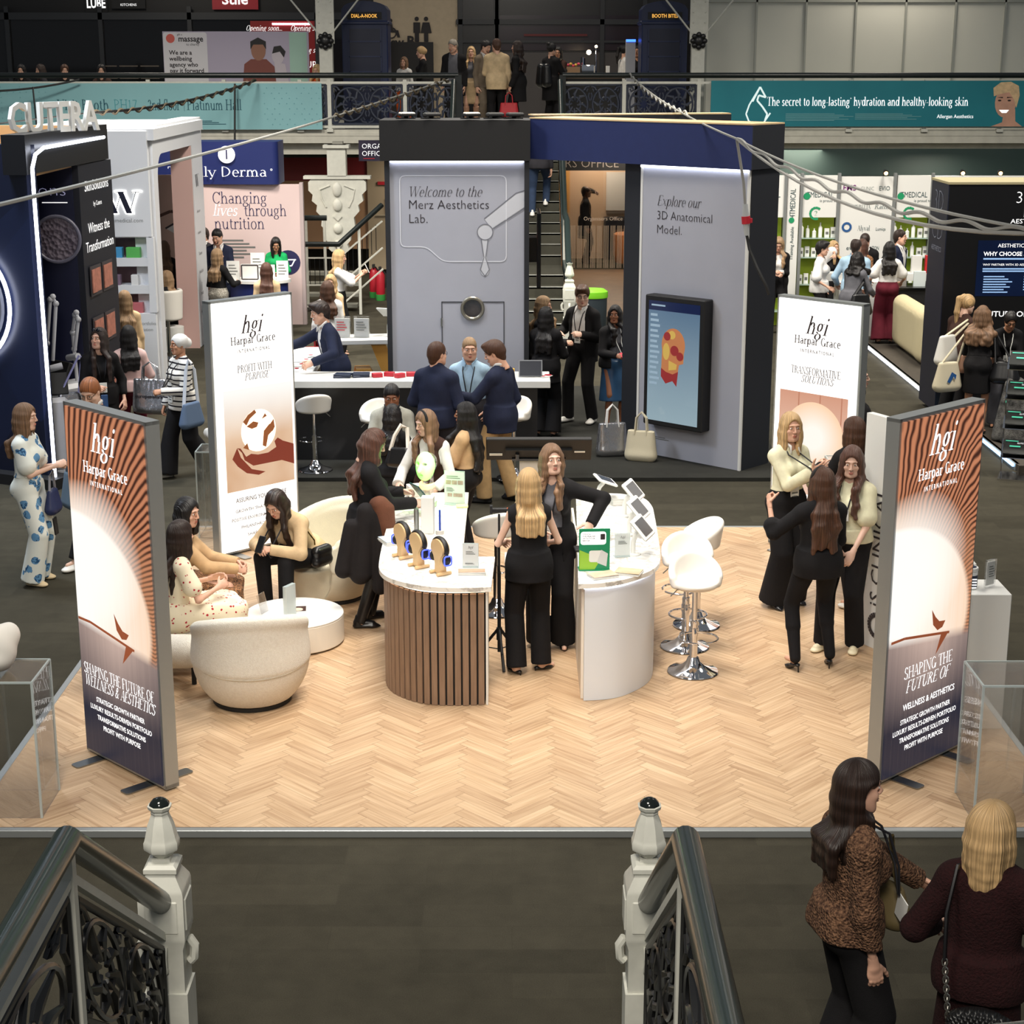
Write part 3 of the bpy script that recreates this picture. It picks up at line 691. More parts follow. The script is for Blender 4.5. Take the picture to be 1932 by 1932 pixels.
  fin(B.get('name',B['n']),g,B['m'])
 if o.get('shoes'):
  kd,sm=o['shoes'][:2]
  for j in(0,1):
   fd=A3(*(o.get('toe',((-.25,1),(.25,1)))[j]+(0,)));V,Q=shoe_mesh(kd,max(vh,.005));A=k.A[j];q=o.get('feet',((0,0),(0,0)))[j];lift=q[2]if len(q)>2 else 0
   Mx=frame(fd,A3(0,0,1));V=V*(.92 if f else 1.02)@Mx.T+A3(A[0],A[1],lift)
   if kd=='boot' and f:
    g=Grid(np.minimum(A,k.K[j])-.12,np.maximum(A,k.K[j])+.12,vb);d=k.K[j]-A;g.cap(A-d*.1,A+d*.88,.046,.064,.02,flat=True);V2,Q2=g.mesh();V,Q=np.concatenate([V,V2]),np.concatenate([Q,Q2+len(V)])
   fin('boot' if kd=='boot' else 'shoe',(V,Q),sm)
# lanyard and badge laid on the chest
 if o.get('lanyard')and tops:
  lm=o['lanyard'];pool=np.concatenate([np.array([v.co[:]for v in t.data.vertices])for t in tops if t])
  def surf(xx,h):
   p=(k.P+k.x*xx+k.u*h)*s;d=pool-p;lat=d-np.outer(d@k.f,k.f);m=(lat**2).sum(1)<(.03*s)**2
   return p+k.f*((d[m]@k.f).max()+.008 if m.any()else .15)
  lb=o.get('badge',.12);m=MB()
  for q in(-1,1):
   pts=[(k.N+k.u*.035-k.f*.05)*s,(k.N+k.u*.025+k.x*q*.066)*s]+[surf(q*a,b)for a,b in((.06,.42),(.05,.36),(.035,.28),(.015,lb+.06))];m.tube(pts,.0065*s,5)
  m.build('lanyard',lm,root,180);b=surf(0,lb);Mx=Matrix(np.stack([k.x,k.f,k.u],1).tolist());m=MB();m.box(tuple(b),(.085,.006,.115),rot=Mx)
  bd=m.build('badge',mat('badge_card',(235,235,230),.4),root);m=MB();m.box(tuple(b+k.f*.004+k.u*.01),(.06,.003,.012),rot=Mx);m.box(tuple(b+k.f*.004-k.u*.02),(.045,.003,.008),rot=Mx);m.build('badge_print',mat('print_grey',(110,112,110),.6),bd)
 if o.get('glasses'):
  m=MB()
  for x in(-1,1):m.tube([(x*.033+.023*math.cos(a),.098-abs(x*.033+.023*math.cos(a))*.12,.01+.018*math.sin(a))for a in np.linspace(0,2*math.pi,13)[:-1]],.0022,5,True);m.tube([(x*.056,.09,.014),(x*.079,.0,.014)],.0022,5)
  m.tube([(-.01,.1,.014),(.01,.1,.014)],.002,5)
  add_data('glasses',canon('glasses',lambda:keep(m.build('glasses',mat('specs_dark',(24,22,22),.3),None,180))),root,H4)
 if o.get('band'):
  m=MB();m.tube([(.088*math.sin(a),.028-.02*math.cos(a),.045+.096*math.cos(a))for a in np.linspace(-1.75,1.75,15)],[.008]+[.016]*13+[.008],8)
  add_data('headband',canon('band',lambda:keep(m.build('headband',mat('velvet_black',(14,13,15),.8),None,180))),root,H4)
 if o.get('shades'):
  m=MB();[m.ell((x*.034,.068,.118),(.028,.012,.022),10,6)for x in(-1,1)];m.tube([(-.06,.06,.115),(0,.078,.118),(.06,.06,.115)],.004,6);[m.tube([(x*.06,.06,.115),(x*.088,-.03,.06)],.003,5)for x in(-1,1)]
  add_data('sunglasses',canon('shades',lambda:keep(m.build('sunglasses',mat('shade_lens',(20,22,30),.15),None,180))),root,H4)
 _last.update(k=k,root=root,s=s)
 return root
_last={}
def keep(o):d=o.data;bpy.data.objects.remove(o);return d
def wpt(p):
 """a point in the last person's normalised frame -> world"""
 return Matrix.LocRotScale(_last['root'].location,_last['root'].rotation_euler.to_quaternion(),None)@(Vector(tuple(p))*_last['s'])
# ---------------------------------------------------------------- shared finishes
PZ=.05
white=mat('white_paint',(228,228,224),.45);offw=mat('cast_white',(206,206,196),.5,var=.06,vscale=12)
blk=mat('black_matt',(20,20,22),.6);blkg=mat('black_gloss',(12,13,15),.12);navy=mat('navy_panel',(22,26,48),.5)
chrome=mat('chrome',(225,225,228),.06,1);steel=mat('brushed_steel',(150,152,150),.3,1);alu=mat('aluminium_frame',(168,172,172),.38,.6)
led=mat('led_white',(235,240,255),emit=6.,ecol=(235,240,255));ledw=mat('led_warm',(255,225,190),emit=5.,ecol=(255,226,195))
acr=mat('clear_acrylic',(250,252,252),.03,trans=1.,alpha=.32);acr_e=mat('acrylic_edge',(215,228,228),.1,alpha=.55)
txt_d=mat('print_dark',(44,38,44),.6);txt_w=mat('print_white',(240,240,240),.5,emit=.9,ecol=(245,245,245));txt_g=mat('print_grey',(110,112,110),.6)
paper=mat('paper_white',(238,238,234),.6);grn=mat('print_green',(30,150,100),.5);teal_t=mat('print_teal',(20,110,118),.6)
wood_l=mat('birch_ply',(226,190,140),.45,var=.08,vscale=6)
def kind(o):o['kind']='structure';return o
# ---------------------------------------------------------------- hall floor, gallery, walls
def carpet(name,c,a,b):
 M=Mat(name);tc=M.xyz();br=M.n('ShaderNodeTexBrick');M.link(M.co(),br.inputs['Vector'])
 for i,v in((4,1.),(5,.004),(8,1.),(9,.25)):br.inputs[i].default_value=v
 br.inputs['Color1'].default_value=(.25,.25,.25,1);br.inputs['Color2'].default_value=(.9,.9,.9,1);br.inputs['Mortar'].default_value=(.5,.5,.5,1);br.offset=.5
 f=X(M.nt,br.outputs[0])*.3+M.noise(1.3)*.35+M.noise(7,detail=4)*.35+M.noise(160,detail=2)*.6-.44
 M.base(M.mix(a,b,f.clamp()));M.set(Roughness=.95);M.bump(M.noise(400,detail=1),.5,.004);M.b.inputs['Specular IOR Level'].default_value=.1;return M.m
m=MB();m.box((0,22,-.05),(44,56,.1));kind(m.build('floor',carpet('hall_carpet',0,(44,42,35),(84,80,68)),None,0))
M=Mat('gallery_plaster');M.base(M.mix((150,150,142),(172,170,160),M.noise(3)));M.set(Roughness=.8);plaster=M.m
gal_y,gal_z=34.6,3.25
m=MB();m.box((0,38.3,3.15),(44,7.2,.2));m.box((0,34.72,3.16),(44,.24,.26));m.box((0,34.95,2.93),(44,.3,.26));m.box((0,34.64,3.2),(44,.1,.06))
kind(m.build('gallery_floor',mat('gallery_cream',(196,194,182),.6,var=.1,vscale=5),None,0))
m=MB();m.box((0,43.5,1.5),(44,.2,3.1));kind(m.build('wall_back',mat('wall_taupe',(120,112,100),.8,var=.12,vscale=1.5),None,0))
m=MB();m.box((-12.5,41.9,5.2),(18.5,.2,4));kind(m.build('wall_gallery_left',mat('shop_black',(24,23,24),.5),None,0))
m=MB();m.box((-2.28,41.9,5.2),(1.98,.24,4));kind(m.build('wall_gallery_centre',mat('wall_cream',(186,170,146),.8,var=.06),None,0))
m=MB();m.box((10.6,41.9,5.2),(24,.2,4));kind(m.build('wall_gallery_right',mat('glaze_dark',(26,24,26),.25),None,0))
m=MB();m.box((0,43.4,2.55),(44,.06,1.1));kind(m.build('wall_undercroft',mat('wall_greygreen',(112,114,106),.8),None,0))
# ---------------------------------------------------------------- raised booth floor with herringbone planks
M=Mat('oak_herringbone');at=M.n('ShaderNodeUVMap');pt=M.n('ShaderNodeAttribute');pt.attribute_name='plank'
gr=M.noise(1.,at.outputs[0],4,(1.6,34,1));tone=X(M.nt,pt.outputs['Fac'])
f=gr.ramp(.25,.75);c1=M.mix((184,150,114),(222,194,160),f);M.base(M.mix(c1,M.mix((158,124,92),(208,178,144),f),tone));M.set(Roughness=.42);M.b.inputs['Specular IOR Level'].default_value=.35
def clip(poly,x0,x1,y0,y1):
 for ax,lim,sg in((0,x0,1),(0,x1,-1),(1,y0,1),(1,y1,-1)):
  out=[]
  for i in range(len(poly)):
   a,b=poly[i-1],poly[i];da,db=(a[ax]-lim)*sg,(b[ax]-lim)*sg
   if(da>=0)!=(db>=0):t=da/(da-db);out.append(tuple(a[q]+(b[q]-a[q])*t for q in range(4)))
   if db>=0:out.append(b)
  poly=out
  if not poly:return[]
 return poly
bx0,bx1,by0,by1=-3.38,3.5,9.66,16.65
plat=thing('exhibition_platform','low raised booth platform floored in pale oak herringbone planks with silver edging','platform',(0,13.1,0))
V,Fs,UV,TN=[],[],[],[];Wp,Lp=.088,.43;c45=math.cos(math.pi/4)
for i in range(-95,95):
 for j in range(-19,19):
  for vert in(0,1):
   x0,y0=i*Wp+j*Lp,i*Wp-j*Lp
   if vert:x0+=Lp;y0+=Wp-Lp;rc=[(0,0),(Wp,0),(Wp,Lp),(0,Lp)];uv=[(0,0),(0,Wp),(Lp,Wp),(Lp,0)]
   else:rc=[(0,0),(Lp,0),(Lp,Wp),(0,Wp)];uv=[(0,0),(Lp,0),(Lp,Wp),(0,Wp)]
   off=(random.random()*9,random.random()*9);e=.0012
   pl=[((x0+x+(e if x==0 else-e))*c45-(y0+y+(e if y==0 else-e))*c45,(x0+x)*c45+(y0+y)*c45+13.1,u+off[0],v+off[1])for(x,y),(u,v)in zip(rc,uv)]
   pl=clip(pl,bx0,bx1,by0,by1)
   if len(pl)<3:continue
   b=len(V);V+=[(p[0],p[1]-13.1,PZ-.002)for p in pl];Fs.append(list(range(b,b+len(pl))));UV+=[(p[2],p[3])for p in pl];TN.append(random.random())
dk=mesh_obj('herringbone_deck',V,Fs,M.m,plat,None,0,UV)
a_=dk.data.attributes.new('plank','FLOAT','FACE')
a_.data.foreach_set('value',TN)
m=MB();m.box(((bx0+bx1)/2,.055,PZ/2-.003),(bx1-bx0,by1-by0,PZ-.006));m.build('platform_base',mat('joint_brown',(92,64,42),.8),plat,0)
for c,d in(((.06,-3.47,.025),(6.96,.05,.05)),((.06,3.56,.025),(6.96,.05,.05)),((-3.4,.05,.025),(.05,7.03,.05)),((3.52,.05,.025),(.05,7.03,.05))):
 m=MB();m.box(c,d,bev=.004);m.build('edge_trim',alu,plat,0)
# ---------------------------------------------------------------- illuminated banners
def tunnel_mat(name,flip):
 M=Mat(name);x,y,z=M.xyz();u=x*(1/.46);v=z*(1/2.44)
 n=M.noise(2.2,detail=2)
 du,dv=(u+1.0)*(1/1.93),(v-.43)*(1/.28);d=(du*du+dv*dv).fn('SQRT')
 ang=dv.fn('ARCTAN2',du)
 st=(ang*165.+n*(8. if not flip else 30.)+d*6.).fn('SINE')*.5+.5
 bg=M.mix((66,36,26),(190,124,90),st.ramp(.05,.8));bg=M.mix(bg,(190,140,104),(d*-1.+1.35).ramp(0,.5)*.6)
 bg=M.mix(bg,(236,200,170),(u*-1.-.1).ramp(0,.9)*(v*-1.+.8).ramp(0,.1))
 lines=(M.noise(1.,None,3,(60,1,.35))-.5)*.22
 ins=M.mix((255,250,242),(240,200,164),((u+.7)*.5+lines).clamp())
 c=M.mix(bg,ins,(d*-1.+1.).ramp(-.02,.03))
 low=M.mix((38,38,52),(196,170,158),(v-.14).ramp(0,.24)*(u.fn('ABSOLUTE')*-.55+1.05).clamp()+lines*.8)
 c=M.mix(c,low,(v*-1.+.405-(u+1.)*.022).ramp(-.01,.02))
 lum=M.mix((255,255,255),(20,20,20),(v*-1.+.3).ramp(0,.12))
 g=(u+.55)*(u+.55)*.55+(v-.59)*(v-.59)*22.;glow=(g*-1.+1.).clamp()
 c=M.mix(c,(255,250,242),glow*(v-.38).ramp(0,.06)*.95)
 M.base((10,10,10));M.emit(c,1.1);M.set(Roughness=.4);return M.m
lbw=mat('lightbox_white',(250,250,250),.5,emit=.85,ecol=(255,253,250))
ink=mat('lightbox_ink',(52,42,48),.6);glow_t=mat('lightbox_letters',(255,255,255),.5,emit=1.25,ecol=(255,255,255))
def logo(col,dark,par,zt,s=1.):
 o1,o2=(.29,.37)if dark else(.35,.43)
 lettering(par,[('hgi',-.02,zt-(.19 if dark else .2),.165 if dark else .19,'c','s',dict(shear=.28,bold=.1,sx=.78)),('Harpar Grace',0,zt-o1,.075*s,'c','s',dict(bold=.105,thin=.045,track=.03,fit=.52*s)),('I N T E R N A T I O N A L',0,zt-o2,.034*s,'c','n',dict(fit=.38*s,bold=.01))],col,-.0125)
def banner(label,p,rz,kindb):
 t=thing('lightbox_banner',label,'banner',(p[0],p[1],PZ),rz,'tall lightbox banners at the corners of the booth');cx=.475
 m=MB();z0,z1=.015,2.45
 for c,d in(((0,.05,z1-.012),(.96,.1,.024)),((0,.05,z0+.012),(.96,.1,.024)),((-.468,.05,1.23),(.024,.1,z1-z0)),((.468,.05,1.23),(.024,.1,z1-z0))):m.box(c,d)
 m.box((0,.06,1.23),(.93,.06,2.4));m.build('frame',alu,t,0)
 for x in(-.3,.3):m=MB();m.prism(rrect(.09,.52,.02,3,x,.05),-.0,.008);m.build('foot',steel,t,0)
 m=MB();m.box((0,-.001,1.232),(.912,.02,2.39));
 if kindb[0]=='T':
  pr=m.build('print_panel',tunnel_mat('tunnel_print'+kindb,kindb=='TR'),t,0)
  logo(glow_t,0,t,2.37,1.)
  sg=1;hull=mat('print_copper',(170,96,64),.5,emit=.5,ecol=(160,84,54));hz=.95
  boat=[(.02,.16),(.05,.05),(.12,.0),(.19,.01),(.23,.05),(.14,.06),(.08,.1)]
  shape2d(t,'boat_print',[[(q[0]*.8-.02,hz+q[1])for q in boat],[(.02+.1,hz-.04),(.05+.15,hz-.05),(.07,hz-.17)]]+stroke2d([(-.45,hz+.03),(-.3,hz+.03),(.22,hz-.045)]if sg>0 else[(-.45,hz-.06),(-.34,hz-.03),(.25,hz+.02)],.018),hull,-.0125)
  if kindb=='TL':L=[('SHAPING THE FUTURE OF',.0,.6,.075,'c','s',dict(fit=.84,bold=.07)),('WELLNESS & AESTHETICS',.0,.515,.075,'c','s',dict(fit=.84,shear=.25,bold=.07))]
  else:L=[('SHAPING THE',.0,.69,.08,'c','s',dict(fit=.56,bold=.07)),('FUTURE OF',.0,.59,.08,'c','s',dict(fit=.5,shear=.25,bold=.07)),('WELLNESS & AESTHETICS',.03,.47,.045,'c','n',dict(fit=.6,bold=.012))]
  z=.42 if kindb=='TL' else .375
  for i,(q,wd)in enumerate((('STRATEGIC GROWTH PARTNER',.58),('LUXURY RESULTS-DRIVEN PORTFOLIO',.74),('TRANSFORMATIVE SOLUTIONS',.58),('PROFIT WITH PURPOSE',.45))):L.append((q,.0,z-i*.064,.036,'c','n',dict(fit=wd,bold=.01)))
  lettering(t,L,glow_t,-.0125,'slogan_lettering')
 else:
  m.build('print_panel',lbw,t,0);logo(ink,1,t,2.31)
  G2=lambda cx,cz,r,n=24:disc(cx,cz,r,n)
  if kindb=='WG':
   M=Mat('globe_photo');x,y,z=M.xyz();f=M.noise(2.2,detail=2)
   M.emit(M.mix(M.mix((250,224,196),(196,140,92),(f*.9+(z-1.)*-.35+.02).clamp()),(255,253,248),(z-1.12).ramp(0,.45)),1.);M.base((10,10,10))
   fz=lambda o:setattr(o,'location',(0,0,-.06))
   shape2d(t,'photo_print',[[(-.37,.62),(.43,.62),(.43,1.6),(-.37,1.6)]],M.m,-.0125)
   gl=mat('globe_print',(255,240,222),.5,emit=1.1,ecol=(255,236,214));fz(shape2d(t,'globe_print',[disc(.02,1.235,.205,32)],gl,-.014))
   br=mat('continent_print',(132,78,44),.5,emit=.45,ecol=(128,74,40));shape2d(t,'continent_print',[[(-.16,1.34),(-.1,1.4),(-.02,1.44),(.0,1.41),(-.08,1.36),(-.12,1.3)],[(-.12,1.29),(-.04,1.33),(.02,1.31),(.0,1.27),(-.06,1.26)],[(.06,1.08),(.1,1.06),(.13,1.17),(.2,1.22),(.15,1.28),(.08,1.22)],[(.18,1.2),(.21,1.24),(.2,1.32),(.15,1.27)],[(-.17,1.09),(-.1,1.06),(-.12,1.13)],[(.06,1.34),(.12,1.36),(.1,1.39)]],br,-.0155).location[2]=-.06
   hd=mat('hand_print',(112,46,34),.5,emit=.5,ecol=(110,44,32));shape2d(t,'hand_print',[[(-.24,1.1),(-.2,1.09),(-.16,.97),(-.06,.9),(.1,.9),(.28,.9),(.43,.84),(.43,1.04),(.3,1.09),(.24,1.13),(.2,1.1),(.22,1.04),(.12,1.0),(.0,1.0),(-.08,1.02),(-.14,1.0)],[(-.3,1.0),(-.24,1.1),(-.2,1.0),(-.08,.87),(.08,.82),(.0,.8),(-.14,.84),(-.24,.92)][::-1]],hd,-.017).location[2]=-.06
   L=[('PROFIT WITH',.0,1.755,.07,'c','s',dict(fit=.4,bold=.1,thin=.04)),('PURPOSE',.02,1.675,.066,'c','s',dict(fit=.28,shear=.25,bold=.1,thin=.04)),('ASSURING YOUR FUTURE',.02,.51,.045,'c','n',dict(fit=.6,bold=.008))]
   for i,(q,wd)in enumerate((('GROWTH THAT GIVES BACK',.62),('POSITIVE ENVIRONMENTAL IMPACT',.72),('PHILANTHROPIC FOCUS',.5),('SHARED VALUES',.36))):L.append((q,.02,.41-i*.082,.032,'c','n',dict(fit=wd,bold=.006)))
  else:
   M=Mat('arch_photo');x,y,z=M.xyz();rr=((x-.0)*(x-.0)+(z-1.14)*(z-1.14)).fn('SQRT')
   wall=M.mix((236,196,174),(204,140,112),(z-1.0).ramp(0,.7));wall=M.mix(wall,(190,126,100),((x*26.).fn('SINE')).gt(.985))
   arch=M.mix((255,250,240),(252,214,178),rr.ramp(.1,.33));M.emit(M.mix(wall,arch,(rr*-1.+.34).gt(0)),1.);M.base((10,10,10))
   shape2d(t,'photo_print',[[(-.4,.58),(.37,.58),(.37,1.56),(-.4,1.56)]],M.m,-.0125)
   L=[('TRANSFORMATIVE',.0,1.735,.07,'c','s',dict(fit=.56,bold=.1,thin=.04)),('SOLUTIONS',.02,1.66,.066,'c','s',dict(fit=.36,shear=.25,bold=.1,thin=.04))]
  lettering(t,L,ink,-.02,'slogan_lettering')
 return t
def mid(a,b):return((a[0]+b[0])/2,(a[1]+b[1])/2)
banner('tall lightbox banner printed with copper wood grain and glowing tunnel, front left booth corner',mid((-2.92,10.85),(-2.25,10.18)),-45,'TL')
banner('tall lightbox banner printed with copper wood grain and glowing tunnel, front right booth corner',mid((2.40,10.26),(3.1,10.93)),43,'TR')
banner('white glowing banner showing a glass globe held in a hand',mid((-2.79,15.51),(-2.1,16.2)),45,'WG')
banner('white glowing banner with a peach arch picture behind the laughing blonde',mid((2.51,16.02),(3.2,15.35)),-45,'WA')
# ---------------------------------------------------------------- two curved counters
M=Mat('marble_top');v_=(M.noise(3.2,detail=5)-.5).fn('ABSOLUTE');M.base(M.mix((190,186,180),(246,244,238),v_.ramp(0,.035)));M.set(Roughness=.22);marble=M.m
M=Mat('walnut_slat');M.base(M.mix((114,90,72),(160,132,110),M.noise(6,stretch=(9,9,.7),detail=4)));M.set(Roughness=.5);walnut=M.m
def smooth_path(pts,n=6):
 out=[]
 for i in range(len(pts)-1):
  p0,p1,p2,p3=pts[max(i-1,0)],pts[i],pts[i+1],pts[min(i+2,len(pts)-1)]
  for k in range(n):
   t=k/n;out.append(tuple(.5*(2*p1[q]+(p2[q]-p0[q])*t+(2*p0[q]-5*p1[q]+4*p2[q]-p3[q])*t*t+(3*p1[q]-p0[q]-3*p2[q]+p3[q])*t**3)for q in range(2)))
 return out+[pts[-1]]
CT=.97
def counter(label,curve,straight,slat,cpos):
 """curve: outer edge from inner front corner round the outside to inner rear corner; straight: inner edge back"""
 cv=smooth_path(curve,8);cx,cy=cpos
 t=thing('curved_counter',label,'counter',(cx,cy,PZ));L=lambda p:(p[0]-cx,p[1]-cy)
 top=[L(p)for p in cv]+[L(p)for p in straight];ar=sum(a[0]*b[1]-b[0]*a[1]for a,b in zip(top,top[1:]+top[:1]))
 if ar<0:top=top[::-1]
 mx=sum(p[0]for p in top)/len(top);my=sum(p[1]for p in top)/len(top)
 ins=lambda P,d:[(x-d*math.copysign(min(1,abs(x-mx)*4),x-mx),y-d*math.copysign(min(1,abs(y-my)*4),y-my))for x,y in P]
 m=MB();m.prism(top,CT-PZ-.035,CT-PZ);m.build('marble_worktop',marble,t,30)
 body=ins(top,.05);m=MB();m.prism(body,.0,CT-PZ-.036);m.build('carcass',mat('counter_white',(224,230,238),.4)if not slat else mat('slat_backing',(24,20,18),.8),t,30)
 path=ins([L(p)for p in cv],.045);m=MB();m.tube([(x,y,CT-PZ-.045)for x,y in path],.007,6);m.build('light_strip',ledw if slat else led,t)
 if slat:
  m=MB();d=0;acc=[0.]
  for a,b in zip(path,path[1:]):acc.append(acc[-1]+math.hypot(b[0]-a[0],b[1]-a[1]))
  s_=.03
  while s_<acc[-1]-.03:
   i=max(k for k in range(len(acc))if acc[k]<=s_);f_=(s_-acc[i])/max(acc[min(i+1,len(acc)-1)]-acc[i],1e-6);a,b=path[i],path[min(i+1,len(path)-1)]
   an=math.degrees(math.atan2(b[1]-a[1],b[0]-a[0]));m.box((a[0]+(b[0]-a[0])*f_,a[1]+(b[1]-a[1])*f_,(CT-PZ-.06)/2),(.044,.022,CT-PZ-.06),an,.002);s_+=.0575
  m.build('slat_cladding',walnut,t,0)
  e0=path[0];m=MB();m.box((e0[0]+.012,e0[1]+.2,(CT-PZ-.06)/2),(.016,.42,CT-PZ-.06));m.build('end_panel',white,t,0)
 else:
  m=MB();m.box((path[0][0]-.005,path[0][1]+1.2,(CT-PZ-.06)/2),(.02,2.3,CT-PZ-.06));m.build('end_panel',mat('cream_panel',(232,222,208),.5),t,0)
 return t
counter('curved counter clad in walnut slats carrying the three headphone stands',[(-.15,11.68),(-.4,11.66),(-.65,11.71),(-.87,11.87),(-.98,12.08),(-1.01,12.4),(-1.02,13.2),(-1.01,13.8),(-.96,14.1),(-.82,14.36),(-.62,14.45),(-.38,14.45)],[(-.38,12.46),(-.13,12.46)],1,(-.6,13))
counter('plain white curved counter with marble top, tablets on its edge',[(.48,11.75),(.66,11.78),(.85,11.89),(1.05,12.12),(1.13,12.4),(1.16,12.9),(1.19,13.7),(1.19,14.0),(1.14,14.25),(1.0,14.38),(.85,14.42),(.56,14.42)],[(.52,13.),],0,(.85,13))
# ---------------------------------------------------------------- soft seats and low table
M=Mat('boucle');M.base(M.mix((220,212,198),(242,238,228),M.noise(60,detail=2)));M.set(Roughness=.95);M.bump(M.voro(210),.6,.006);M.b.inputs['Specular IOR Level'].default_value=.15;boucle=M.m
cream=mat('cream_upholstery',(228,220,198),.85,var=.04,bump=.3,bscale=160)
def gobj(name,g,m,par,sm=180):V,Q=g.mesh();return mesh_obj(name,V,Q,m,par,None,sm)
t=thing('coffee_table','low round white drum table among the cream seats','table',(-1.776,13.15,PZ))
m=MB();m.lathe([(.37,0),(.372,.012)],n=48);m.build('plinth',blk,t);m=MB();m.lathe([(.395,.012),(.402,.02),(.402,.222),(.397,.228)],n=64);m.build('drum',mat('drum_white',(232,226,214),.5),t)
m=MB();m.lathe([(.398,.2282),(.402,.232),(.402,.238),(.398,.242)],n=64);m.build('tabletop',mat('drum_top',(240,238,232),.35),t)
def tub(label,p,rz,mt,s=1.,hb=.66):
 t=thing('tub_chair',label,'armchair',(p[0],p[1],PZ),rz)
 m=MB();m.lathe([(.275*s,0),(.282*s,.005),(.282*s,.03),(.27*s,.036)],n=40);m.build('swivel_base',blk,t)
 g=Grid((-.52,-.52,.0),(.52,.52,.9),.0115);g.ell((0,0,.36),(.42*s,.42*s,.44),.0);g.cap((0,0,.34),(0,-.01,.9),.42*s,.395*s,.03,flat=True)
 g.cut((0,.36,1),(0,-.25,hb));g.cut((0,0,-1),(0,0,.035))
 rm=[(.365*s*math.sin(a),-.365*s*math.cos(a))for a in np.linspace(-2.1,2.1,30)];rm=[(x,y,hb-.36*(y+.25)-.012)for x,y in rm]
 g.cap((0,.03,.36),(0,.05,.95),.3*s,.33*s,.05,op='sub');g.cap((0,.12,.3),(0,.7,.42),.27*s,.3*s,.06,op='sub');[g.cap(a,b,.045,k=.03)for a,b in zip(rm,rm[1:])];gobj('shell',g,mt,t)
 g=Grid((-.4,-.4,.0),(.4,.5,.5),.0125);g.cap((0,.04,.05),(0,.05,.36),.26*s,.3*s,.03,flat=True);g.cap((0,.12,.05),(0,.16,.36),.2*s,.26*s,.04,flat=True);gobj('seat_cushion',g,mt,t)
 m=MB();m.tube([(.42*s*math.sin(a),-.42*s*math.cos(a),.3+.1*(a/1.9)**2)for a in np.linspace(-1.9,1.9,40)],.004,5);m.build('piping',cloth('piping',(196,184,164)),t)
 return t
tub('round white boucle tub chair with its back turned, black swivel base',(-1.93,11.84),12,boucle,1.03,.68)
tub('cream tub chair with the woman on a phone sitting in it',(-1.6,14.36),140,cream,1.06,.74)
t=thing('bench_sofa','low cream boucle sofa on black legs behind the front left banner','sofa',(-2.66,12.75,PZ))
g=Grid((-.5,-1.,.1),(.5,1.,.85),.016)
for y in(-.62,-.3,0,.3,.62):g.cap((-.18,y,.27),(.2,y,.27),.13,k=.06)
gobj('seat',g,boucle,t);g=Grid((-.5,-1.,.2),(.5,1.,.9),.018)
for y in np.linspace(-.66,.66,8):g.cap((-.36,y,.34),(-.38,y,.64),.085,k=.05)
gobj('backrest',g,boucle,t)
for x in(-.3,.24):
 for y in(-.6,.6):m=MB();m.cyl((x,y,0),(x,y,.2),.019);m.build('leg',blk,t)
leath=mat('white_leather',(238,234,226),.45)
def make_stool(label,loc,rz,hz):
 t=thing('bar_stool',label,'stool',loc,rz,'white swivel bar stools with chrome bases')
 m=MB();m.lathe([(.195,0),(.2,.006),(.195,.014),(.15,.026),(.09,.05),(.055,.085),(.042,.12),(.036,.125)],n=40);m.build('base',chrome,t)
 m=MB();m.cyl((0,0,.11),(0,0,.42),.031,n=20);m.cyl((0,0,.42),(0,0,hz-.05),.021,n=20);m.build('column',chrome,t)
 m=MB();m.tube([(0,.03,.36),(.0,.06,.33)],.009,8);m.tube([(.15*math.sin(a),.1+.14*-math.cos(a)+.06,.33)for a in np.linspace(-2.9,2.9,28)],.008,8);m.cyl((0,0,.3),(0,0,.36),.036,n=18);m.build('footrest',chrome,t)
 m=MB();m.tube([(.02,0,hz-.06),(.14,0,hz-.07),(.19,.0,hz-.12)],.005,6);m.build('lever',steel,t)
 g=Grid((-.26,-.3,hz-.12),(.26,.28,hz+.3),.0095);g.cap((0,.02,hz-.02),(0,.02,hz),.165,.165,.02,e=((0,0,1),1),flat=True);g.cap((-.03,.02,hz-.02),(.03,.02,hz-.02),.14,k=.04,e=((0,0,1),2.6))
 for a in np.linspace(-1.75,1.75,29):hgt=.15*math.cos(a*.8)**1.0+.01;g.cap((.165*math.sin(a),.02-.165*math.cos(a),hz-.015),(.185*math.sin(a),.01-.19*math.cos(a),hz+max(hgt,.0)),.024,.02,.03)
 gobj('seat',g,leath,t);return t
S0=make_stool('white bar stool nearest the viewer beside the right counter',(1.405,12.42,PZ),186,.74)
def stool(label,loc,rz):
 c=copy_tree(S0);c.location=loc;c.rotation_euler=(0,0,R(rz));c['label']=label;return c
stool('second white bar stool along the right counter, partly covered by the front one',(1.40,13.0,PZ),180)
stool('third white bar stool by the right counter, turned side-on with its back to the right',(1.55,13.54,PZ),105)
stool('white bar stool half hidden between the two chatting women in black and the tripod',(-.13,13.9,PZ),20)
stool('white bar stool standing at the black reception counter beside the globe banner',(-2.28,19.15,.04),20)
stool('white bar stool behind the seated man in the grey blazer',(-1.5,18.6,.04),175)
stool('white bar stool behind the man in khaki trousers',(.02,18.75,.04),150)
